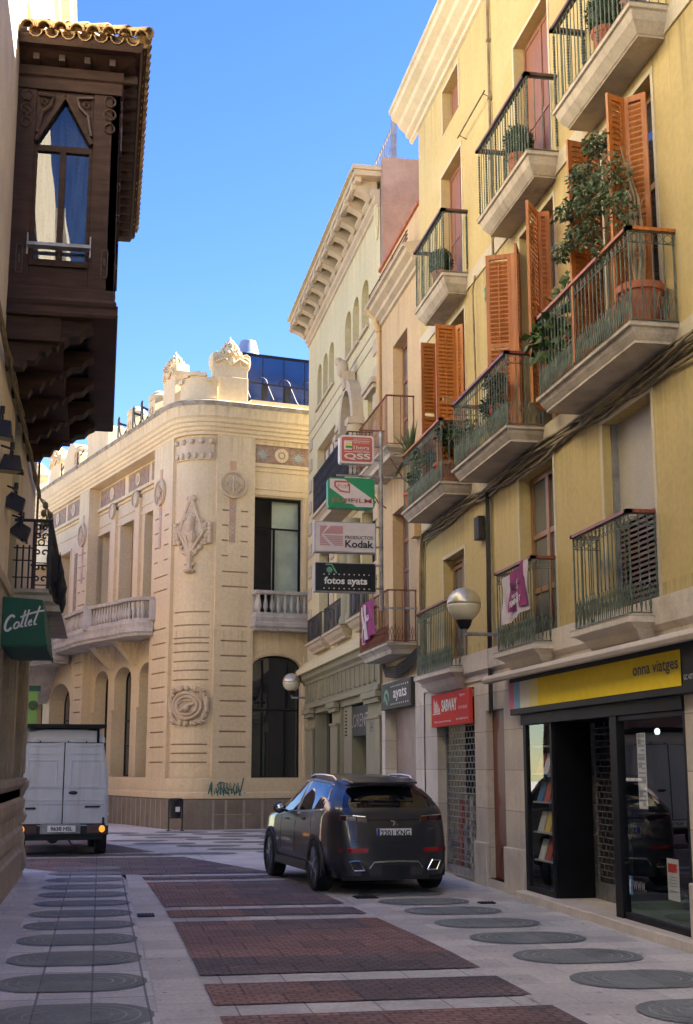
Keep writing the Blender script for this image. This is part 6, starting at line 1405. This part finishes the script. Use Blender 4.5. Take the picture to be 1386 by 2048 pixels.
weld(sideg).build('side_windows','glass_car',CAR,smooth='all',local=True); weld(wsg).build('windscreen','glass_car',CAR,smooth='all',local=True); weld(rg).build('rear_window','glass_car',CAR,smooth='all',local=True)
def rear(x,z):  # point on the rear surface for a given x,z
    best=None
    for k in range(40):
        t=6.0*k/40
        if abs(RS_(0,t).z-z)<.03 or best is None or abs(RS_(0,t).z-z)<abs(RS_(0,best).z-z): best=t if best is None or abs(RS_(0,t).z-z)<abs(RS_(0,best).z-z) else best
    w=spline([r for r in RG[0]],best).x; f=min(1,abs(x)/w); p=RS_(f,best); return Vector((x,p.y,z))
def strip(mb,pts,h,out=.012):
    P=[rear(x,z) for x,z in pts]
    for a,b in zip(P,P[1:]): mb.hexa([a+Vector((0,-out,-h/2)),b+Vector((0,-out,-h/2)),b+Vector((0,.02,-h/2)),a+Vector((0,.02,-h/2)),a+Vector((0,-out,h/2)),b+Vector((0,-out,h/2)),b+Vector((0,.02,h/2)),a+Vector((0,.02,h/2))])
B=lambda mb,n,mt,par=CAR,**k: mb.build(n,mt,par,local=True,**k)
m=MB(); m.prism([(-.5,-.5,1.48),(.5,-.5,1.48),(.55,-.15,1.53),(-.55,-.15,1.53)],(0,0,.03)); B(m,'spoiler','car_paint',bevel=.012)
for s in (-1,1):
    m=MB(); strip(m,[(s*.78,1.02),(s*.7,1.02),(s*.55,1.01),(s*.4,.995)],.075,.016); B(m,'tail_light','lens_dark',bevel=.006)
    m=MB(); strip(m,[(s*.77,1.062),(s*.6,1.06),(s*.42,1.045)],.01,.02); B(m,'light_trim','chrome')
    m=MB(); strip(m,[(s*.8,.6),(s*.66,.6),(s*.42,.595)],.06,.014); B(m,'reflector','lens_red')
    m=MB(); P=[rear(s*a,b) for a,b in ((.47,.33),(.62,.33),(.68,.45),(.55,.46))]; P=[p+Vector((0,-.02,0)) for p in P]; m.tube(P+[P[0]],.011,6); B(m,'exhaust_surround','chrome')
    m=MB(); m.poly(P); B(m,'exhaust_opening','car_trim')
m=MB(); strip(m,[(-.4,1.0),(-.2,1.0),(0,.995),(.2,1.0),(.4,1.0)],.014,.008); strip(m,[(-.6,.72),(-.3,.7),(0,.695),(.3,.7),(.6,.72)],.008,.004); B(m,'panel_gap','car_trim')
m=MB(); strip(m,[(-.4,.36),(-.33,.44),(-.1,.45),(.1,.45),(.33,.44),(.4,.36)],.022,.02); B(m,'lower_trim','chrome')
m=MB(); strip(m,[(-.76,.3),(-.5,.3),(0,.3),(.5,.3),(.76,.3)],.2,.006); B(m,'rear_skirt','car_trim')
m=MB(); py=rear(0,.82).y-.014; m.box(-.27,.25,py,py+.02,.765,.885); o=B(m,'number_plate','plate_white'); m=MB(); m.box(-.268,-.228,py-.003,py,.768,.882); B(m,'country_strip','plate_blue',o)
def ltext(s,org,w,h,mt,par,bold=0): q=text('t',s,(0,0,0),(1,0,0),(0,0,1),w,h,mt,None,bold=bold); q.name='plate_number'; q.parent=par; q.location=org; return q
ltext('2201 KNG',(-.215,py-.003,.785),.44,.08,'ink',o,.022)
m=MB(); em=rear(0,.96)+Vector((0,-.015,0)); m.tube([em+Vector((-.05,0,.03)),em+Vector((0,0,.02)),em+Vector((.0,0,-.03)),em+Vector((-.02,0,-.035))],.008,5); m.tube([em+Vector((.055,0,-.03)),em+Vector((.02,0,-.0)),em+Vector((.03,0,.03))],.008,5); B(m,'badge','chrome')
m=MB(); strip(m,[(.5,.88),(.6,.885)],.012,.008); B(m,'model_badge','chrome')
m=MB(); m.tube([rear(.1,1.2)+Vector((0,-.015,0)),rear(-.28,1.21)+Vector((0,-.02,0))],.009,5); m.tube([rear(.12,1.2)+Vector((0,-.012,0)),rear(.1,1.2)+Vector((0,-.03,0))],.018,6); B(m,'rear_wiper','car_trim')
for s in (-1,1):
    m=MB(); m.tube([(s*.60,-.05,1.53),(s*.61,.1,1.585),(s*.63,.55,1.605),(s*.635,1.0,1.605),(s*.63,1.25,1.575)],.02,6); B(m,'roof_rail','rail_metal',smooth=True)
    m=MB(); P=[SP(x,4.06)+Vector((.006,0,.0)) for x in [1.5+i*.25 for i in range(21)]]; P=[Vector((p.x*s,p.y,p.z)) for p in P]; m.tube(P,.009,5); P=[SP(x,4.06+(x-.9)*2.4)+Vector((.006,0,0)) for x in (1.5,1.3,1.15)]; m.tube([Vector((p.x*s,p.y,p.z)) for p in P],.012,5); P=[SP(x,5.93)+Vector((.006,0,.0)) for x in [1.45+i*.25 for i in range(19)]]; m.tube([Vector((p.x*s,p.y,p.z)) for p in P],.009,5); P=[SP(4.05,t)+Vector((.004,0,0)) for t in (4.1,4.7,5.3,5.9)]; m.tube([Vector((p.x*s,p.y,p.z)) for p in P],.012,5); B(m,'window_chrome','chrome')
    m=MB()
    for a in (1.62,2.75+0): pass
    for yy in (-.0,): pass
    m=MB()
    for sv in (2.55,4.05,5.75):
        P=[SP(sv,t) for t in (1.2,2,3,3.9)]; m.tube([Vector(((p.x+.001)*s,p.y,p.z)) for p in P],.0045,4)
    B(m,'door_gap','car_trim')
    m=MB()
    for sv in (3.3,4.9): p=SP(sv,3.45); m.bar((s*(p.x+.012),p.y-.09,p.z),(s*(p.x+.012),p.y+.09,p.z),.02,.025)
    B(m,'door_handle','car_trim',bevel=.005)
    m=MB(); m.ball((s*1.04,1.72,1.1),.1,12,8,(1.05,.7,.85)); m.bar((s*.9,1.76,1.05),(s*1.0,1.74,1.08),.04,.03); B(m,'door_mirror','car_trim',smooth=True)
    m=MB(); m.ball((s*1.04,1.66,1.105),.08,12,8,(1.05,.3,.8)); B(m,'mirror_glass','chrome',smooth=True)
    m=MB()
    for (y0,y1) in ((.42,2.3),): m.hexa([(s*.93,y0,.24),(s*.965,y0,.26),(s*.965,y1,.26),(s*.93,y1,.24),(s*.93,y0,.36),(s*.958,y0,.38),(s*.958,y1,.38),(s*.93,y1,.36)])
    B(m,'sill','car_trim')
    for wy,wz in wheels:
        m=MB(); n=26; a0=-.35; a1=PI+.35; 
        for i in range(n):
            ta=a0+(a1-a0)*i/n; tb=a0+(a1-a0)*(i+1)/n
            def pt(r,t,x): return (s*x,wy+r*math.cos(t),wz+r*math.sin(t))
            m.poly([pt(.365,ta,.952),pt(.365,tb,.952),pt(.415,tb,.955),pt(.415,ta,.955)]); m.poly([pt(.365,ta,.952),pt(.365,tb,.952),pt(.365,tb,.7),pt(.365,ta,.7)]); m.poly([pt(.415,ta,.955),pt(.415,tb,.955),pt(.425,tb,.92),pt(.425,ta,.92)])
        B(m,'wheel_arch','car_trim')
        m=MB(); c=(s*.73 if s>0 else -.97,wy,.355); m.lathe(c,[(.27,.03),(.27,.0),(.33,.0),(.352,.02),(.355,.06),(.355,.18),(.352,.22),(.33,.24),(.27,.24),(.27,.2)],30,axis='x',caps=False); w_=B(m,'tyre','tyre',smooth=30)
        m=MB(); xo=s*.955; m.lathe((xo-.02 if s>0 else xo,wy,.355),[(.262,0),(.268,.02)],30,axis='x'); m.lathe((xo-.05 if s>0 else xo+.03,wy,.355),[(.26,0),(.26,.02)],30,axis='x'); B(m,'rim','rim_dark',w_)
        m=MB()
        for k in range(5):
            for dd in (-.13,.13): t=2*PI*k/5+dd; t2=2*PI*k/5+dd*.4; m.bar((xo,wy+.05*math.cos(t2),.355+.05*math.sin(t2)),(xo,wy+.255*math.cos(t),.355+.255*math.sin(t)),.014,.026,(1,0,0))
        m.lathe((xo-.01,wy,.355),[(.05,0),(.05,.02)],12,axis='x'); B(m,'spokes','rim_cut',w_)
m=MB(); m.box(-.85,.85,-.65,3.4,.22,.34); m.box(-.6,.6,-.75,-.3,.2,.32); 
for wy in (0,2.74): m.box(-.74,.74,wy-.36,wy+.36,.3,.75)
B(m,'underbody','car_trim')
m=MB(); m.box(-.75,.75,-.2,2.2,.5,.95); 
for x in (-.42,.42): m.box(x-.22,x+.22,.1,.25,.9,1.28); m.box(x-.22,x+.22,1.0,1.15,.9,1.3)
B(m,'cabin','car_trim')
CAR.scale=(.965,1,1)
# ================= van =================
VAN=thing('parked_van','pale grey box van seen from behind with lit orange lamps and a dark roof rack','van',(-.7,26.95,0),R(3.5))
w=.885
def vprof(y,k=1.0): return [(-w*k,y,.55),(-w*k,y,1.15),(-w*.985*k,y,1.5),(-w*.86*k,y,2.2),(-.62*k,y,2.27),(.62*k,y,2.27),(w*.86*k,y,2.2),(w*.985*k,y,1.5),(w*k,y,1.15),(w*k,y,.55)]
m=MB(); A=vprof(0); C_=vprof(3.9); D_=[(x*.95,y+.55,min(z,1.15)) for x,y,z in vprof(3.9)]
n=len(A); m.add(A+C_+D_,[tuple(range(n))[::-1]]+[(i,i+1,n+i+1,n+i) for i in range(n-1)]+[(n+i,n+i+1,2*n+i+1,2*n+i) for i in range(n-1)]+[(n-1,0,n,2*n-1),(2*n-1,n,2*n,3*n-1),tuple(range(2*n,3*n))]); B(m,'body','van_paint',VAN,bevel=.03)
m=MB(); P=[(-.8,2.19),(-.78,2.3),(-.7,2.42),(-.4,2.46),(.4,2.46),(.7,2.42),(.78,2.3),(.8,2.19)]; m.prism([(x,.02,z) for x,z in P],(0,3.6,0)); B(m,'roof','van_roof',VAN,bevel=.03)
for s in (-1,1):
    m=MB(); P=[(s*.011,.62),(s*.845,.62),(s*.85,1.15),(s*.835,1.5),(s*.735,2.17),(s*.011,2.2)]; m.prism([(x,-.012,z) for x,z in P],(0,.012,0)); d=B(m,'rear_door','van_paint',VAN,bevel=.008)
    m=MB(); a,b=sorted((s*.13,s*.7)); 
    for x0,x1,z0,z1 in ((a,b,1.33,1.35),(a,b,1.84,1.86),(a,a+.02,1.35,1.84),(b-.02,b,1.35,1.84),(a,b,1.97,1.975),(a+.0,b,2.13,2.135),(min(s*.02,s*.84),max(s*.02,s*.84),1.31,1.325),(min(s*.02,s*.84),max(s*.02,s*.84),1.07,1.08),(min(s*.02,s*.84),max(s*.02,s*.84),1.0,1.008)): m.box(x0,x1,-.022,-.012,z0,z1)
    B(m,'pressed_ribs','van_paint',d,bevel=.003)
    m=MB(); m.box(min(s*.845,s*.9),max(s*.845,s*.9),-.03,0,1.55,1.6); m.box(min(s*.85,s*.9),max(s*.85,s*.9),-.03,0,.78,.83); B(m,'hinge','van_paint',d)
    m=MB(); a,b=sorted((s*.48,s*.86)); m.box(a,b,-.1,-.02,.44,.6); l=B(m,'tail_light','lens_dark',VAN,bevel=.01); m=MB(); a,b=sorted((s*.72,s*.83)); m.ball(((a+b)/2,-.1,.52),.06,10,7,(1,.35,1.15)); B(m,'indicator','lens_orange',l,smooth='all')
    for wy in (.75,3.2):
        m=MB(); m.lathe((s*.8-.11,wy,.32),[(.18,0),(.31,0),(.325,.03),(.325,.19),(.31,.22),(.18,.22)],24,axis='x'); t_=B(m,'wheel','tyre',VAN,smooth=30); m=MB(); m.lathe((s*.8-.02,wy,.32),[(.19,0),(.19,.04)],16,axis='x'); B(m,'rim','rim_dark',t_)
m=MB(); m.box(-.9,.9,-.09,.05,.4,.58); m.box(-.8,.8,.05,3.9,.3,.52); m.lathe((-.15,.55,.34),[(.13,0),(.13,.3)],12,axis='y'); m.tube([(-.9,.75,.34),(.9,.75,.34)],.05,8); m.bar((.12,-.02,.34),(.2,-.02,.22),.04,.03); B(m,'bumper','car_trim',VAN,bevel=.012)
m=MB(); m.box(-.42,.36,-.12,-.09,.43,.62); B(m,'plate_holder','galvanised',VAN,bevel=.01); m=MB(); m.box(-.28,.26,-.135,-.12,.47,.59); o=B(m,'number_plate','plate_white',VAN); ltext('9630 HSL',(-.22,-.138,.49),.42,.08,'ink',o,.02)
m=MB(); m.ball((.19,-.02,1.22),.05,10,6,(1.9,.5,.7)); m.box(.43,.73,-.03,-.01,.93,.965); m.box(-.72,-.52,-.03,-.01,.9,.94); m.box(.78,.82,-.025,0,.62,.74); B(m,'handle','car_trim',VAN,bevel=.005)
m=MB(); m.box(-.0105,.0105,-.01,-.002,.62,2.19); m.box(-.84,.84,-.006,-.001,.598,.62); m.box(-.74,.74,-.006,-.001,2.19,2.205); B(m,'door_seal','car_trim',VAN)
m=MB(); m.box(-.8,.78,-.1,3.2,2.5,2.54); 
for x in (-.8,.62): m.box(x,x+.05,-.02,.05,2.2,2.5); m.box(x,x+.05,3.0,3.05,2.2,2.5)
m.box(-.85,.8,-.14,-.08,2.48,2.56); B(m,'roof_rack','frame_black',VAN)
m=MB()
for x in (-.5,.05,.4): m.box(x,x+.03,-.03,.02,2.2,2.23)
B(m,'roof_clip','car_trim',VAN)
# ================= plants, banners =================
def pot(T,x,y,z,r,h,mt='terracotta'):
    m=MB(); m.lathe((x,y,z),[(r*.68,0),(r*.72,.02),(r*.95,h*.8),(r*.97,h*.82),(r*1.06,h*.83),(r*1.08,h*.98),(r*.95,h),(r*.9,h*.93),(.01,h*.92)],20); return m.build('pot',mt,T,smooth=30)
rp=random.Random(21)
def topiary(lab,y,z,zb,r):
    x=5.47; T=thing('topiary_shrub',lab,'shrub',(x,y,zb),group='clipped ball shrubs on the top balconies'); pot(T,x,y,zb,.15,z-r*1.15-zb+.05)
    m=MB(); m.ball((x,y,z),r*.9,14,9,(1,1,1.25),jit=.05,rnd=rp); leaves(m,(x,y,z),(r,r,r*1.3),1400,.04,rp,shell=.85); m.build('foliage','leaf_dark',T)
topiary('clipped ball shrub in a terracotta pot on the nearest top floor balcony',12.98,10.32,9.7,.21)
topiary('clipped ball shrub in a terracotta pot on the middle top floor balcony',16.2,10.32,9.7,.21)
topiary('clipped ball shrub in a pot on the farthest top floor balcony',20.5,10.25,9.7,.2)
# tall ficus
T=thing('potted_tree','tall weeping fig tree in a big terracotta pot on the large near balcony','tree',(5.42,12.2,6.2)); pot(T,5.42,12.2,6.18,.24,.5)
m=MB(); 
for k in range(6):
    a=k; m.tube([(5.42+.04*math.cos(a),12.2+.04*math.sin(a),6.6),(5.42+.05*math.cos(a+1),12.22+.06*math.sin(a),7.1),(5.41+.07*math.cos(a+2),12.3+.1*math.sin(a*2),7.7),(5.4+.12*math.cos(a),12.45+.3*math.sin(a*1.3),8.3)],[.022,.02,.016,.006],5)
for c in ((5.3,13.1,8.15),(5.3,12.9,7.6),(5.3,13.5,7.8),(5.45,12.0,7.7)): m.tube([(5.41,12.32,7.4),((5.41+c[0])/2,(12.32+c[1])/2,c[2]-.15),c],[.014,.01,.004],4)
m.build('stems','bark',T)
m=MB()
for c,r,n in (((5.18,12.62,8.5),(.16,.26,.16),247),((5.14,12.95,8.25),(.2,.3,.2),361),((5.10,13.35,8.05),(.16,.25,.15),190),((5.14,12.75,7.9),(.22,.3,.24),399),((5.13,13.05,7.62),(.2,.32,.18),304),((5.10,13.55,7.62),(.14,.22,.13),161),((5.20,12.3,7.95),(.2,.22,.35),285),((5.20,12.1,7.5),(.16,.16,.3),142),((5.15,12.6,7.25),(.1,.15,.15),60)):
    leaves(m,c,tuple(x*.88 for x in r),n,.075,rp,shell=0,droop=.5,asp=.42)
m.build('foliage','leaf_ficus',T)
def bush(lab,y,zt,x=5.38,groups=(),lm='leaf_mid',pr=.15,size=.08,flowers=0,zp=6.18,ph=.26,name='potted_plant',asp=.6):
    T=thing(name,lab,'plant',(x,y,zp)); pot(T,x,y,zp,pr,ph)
    m=MB()
    for c,r,n in groups: m.tube([(x,y,zp+ph-.03),((x+c[0])/2,(y+c[1])/2,(zp+ph+c[2])/2+.05),c],.008,4); leaves(m,c,r,n,size,rp,shell=0,asp=asp)
    m.build('foliage',lm,T)
    if flowers:
        f=MB()
        for _ in range(flowers): c,r,n=rp.choice(groups); f.ball((c[0]-r[0]*.8,c[1]+rp.uniform(-r[1],r[1])*.8,c[2]+rp.uniform(-r[2],r[2])*.8),.028,6,5)
        f.build('flowers','bloom_red',T)
bush('broad leaved rubber plant at the far end of the large near balcony',14.35,7.6,groups=[((5.4,14.25,7.6),(.08,.12,.1),7),((5.38,14.4,7.3),(.1,.18,.12),12),((5.25,14.6,7.1),(.15,.25,.15),40),((5.2,14.85,6.95),(.12,.2,.15),30),((5.3,14.4,6.8),(.18,.25,.25),60)],size=.17,lm='leaf_mid',asp=.75)
bush('leafy plant with red blossoms in the middle of the large near balcony',13.75,7.0,groups=[((5.35,13.72,7.0),(.15,.2,.25),160),((5.35,13.85,6.7),(.16,.22,.2),140)],flowers=5,size=.07)
bush('dark trailing plant behind the railing of the middle balcony',16.95,7.1,groups=[((5.3,17.0,7.05),(.12,.24,.18),220),((5.28,17.1,6.75),(.12,.26,.22),240),((5.28,16.85,6.5),(.12,.22,.15),140)],flowers=3,size=.075,lm='leaf_dark')
bush('small sprawling plant low at the far end of the middle balcony',18.3,6.8,groups=[((5.28,18.35,6.72),(.14,.3,.14),70),((5.2,18.75,6.75),(.15,.25,.08),40)],size=.08)
bush('bushy shrub in a round terracotta pot at the near end of the farthest big balcony',19.85,7.2,groups=[((5.38,19.9,7.0),(.2,.3,.22),300),((5.38,20.1,6.75),(.15,.25,.2),160),((5.3,19.7,7.05),(.15,.2,.12),90)],size=.08,pr=.24,ph=.36,lm='leaf_dark')
bush('mixed green climber spreading over the rail of the farthest big balcony',21.1,7.1,groups=[((5.28,21.2,7.0),(.12,.35,.16),200),((5.28,21.6,6.75),(.12,.35,.2),200),((5.28,20.8,6.85),(.1,.3,.15),120)],size=.08)
bush('low green plant behind the lower railing of the farthest big balcony',21.9,6.6,groups=[((5.35,21.9,6.62),(.1,.15,.14),60)],size=.08)
T=thing('yucca_plant','spiky yucca with sword leaves at the far end of the farthest big balcony','plant',(5.3,22.0,6.2)); pot(T,5.3,21.95,6.18,.18,.3)
m=MB(); m.tube([(5.3,21.95,6.4),(5.28,22.0,7.1)],.04,6); m.build('trunk','bark',T); m=MB()
for k in range(46):
    a=rp.uniform(0,2*PI); el=rp.uniform(-.3,1.45); L_=rp.uniform(.5,.85); b=Vector((5.27,22.02,7.12)); d=Vector((math.cos(a)*math.cos(el)*.6,math.sin(a)*math.cos(el),math.sin(el))); q=d.cross(Vector((0,0,1))).normalized()*.022
    dr=Vector((0,0,-.16*(1-el/1.6))); p1=b+d*L_*.5; p2=b+d*L_+dr; m.poly([b-q*.6,b+q*.6,p1+q,p1-q]); m.poly([p1-q,p1+q,p2])
m.build('leaves','leaf_yucca',T)
# wall ornament
m=MB(); m.tube([(5.66,18.5,9.1),(5.64,18.52,9.02),(5.65,18.47,8.92),(5.64,18.5,8.82)],[.008,.018,.02,.006],6)
for z,s in ((9.04,1),(9.04,-1),(8.9,1),(8.9,-1)): m.tube([(5.65,18.5,z),(5.65,18.5+.05*s,z+.02),(5.65,18.5+.06*s,z-.02)],.007,4)
tag(m.build('wall_ornament','sign_logo_green'),'small green lizard ornament fixed to the yellow wall beside the shutters','ornament')
def cloth(pts,mt,T,name,split=None,amp=.025,nx=14,ny=10,X=5.32,u0=0,u1=1,v0=0,v1=1):
    m=MB(); A,B_,C_,D_=[Vector((0,*p)) for p in pts]
    def P(a,b): q=(A*(1-a)+B_*a)*(1-b)+(D_*(1-a)+C_*a)*b; q.x=X-amp*math.sin(a*9+b*2)-amp*.7*math.sin(a*17-b*5); return q
    for i in range(nx):
        for j in range(ny):
            a,b=u0+(u1-u0)*i/nx,u0+(u1-u0)*(i+1)/nx; c,d=v0+(v1-v0)*j/ny,v0+(v1-v0)*(j+1)/ny
            m.poly([P(a,c),P(b,c),P(b,d),P(a,d)])
    return m.build(name,mt,T,smooth='all'),P
T=thing('banner','purple and white feminist banner tied to the green railing behind the globe lamp','banner',(5.32,16.4,3.7))
pts=[(16.98,4.22),(15.88,4.36),(15.92,3.72),(16.9,3.6)]
cloth(pts,'banner_white',T,'cloth',X=5.33); o,P=cloth([(16.55,4.24),(15.95,4.36),(15.95,3.78),(16.6,3.74)],'banner_purple',T,'print',X=5.312,amp=.02)
m=MB(); m.poly([(5.30,16.6,4.1),(5.30,16.4,4.0),(5.30,16.6,3.9)]); 
text('lettering','VAGA',(5.285,16.5,4.02),(0,-1,.06),(0,-.0,1),.4,.1,'banner_ink',T,bold=.03); text('lettering','ANEM',(5.285,16.42,3.95),(0,-1,.06),(0,0,1),.25,.05,'banner_ink',T,bold=.03)
text('lettering','POLITIC',(5.285,16.42,3.9),(0,-1,.1),(0,0,1),.26,.05,'white_paint',T,bold=.02); text('lettering','FEMINIST',(5.285,16.52,3.79),(0,-1,.12),(0,0,1),.46,.08,'white_paint',T,bold=.03)
T=thing('banner','purple and white flag hung over the lower rusty balcony railing','banner',(5.08,25,4.3))
cloth([(25.5,4.9),(24.5,4.93),(24.45,4.25),(25.35,4.12)],'banner_purple',T,'cloth',X=5.09,amp=.03); cloth([(25.55,4.86),(25.2,4.88),(25.1,4.2),(25.4,4.1)],'banner_white',T,'edge',X=5.075,amp=.02)
text('lettering','VAGA',(5.03,25.05,4.5),(0,-1,.06),(0,0,1),.4,.12,'white_paint',T,bold=.03)
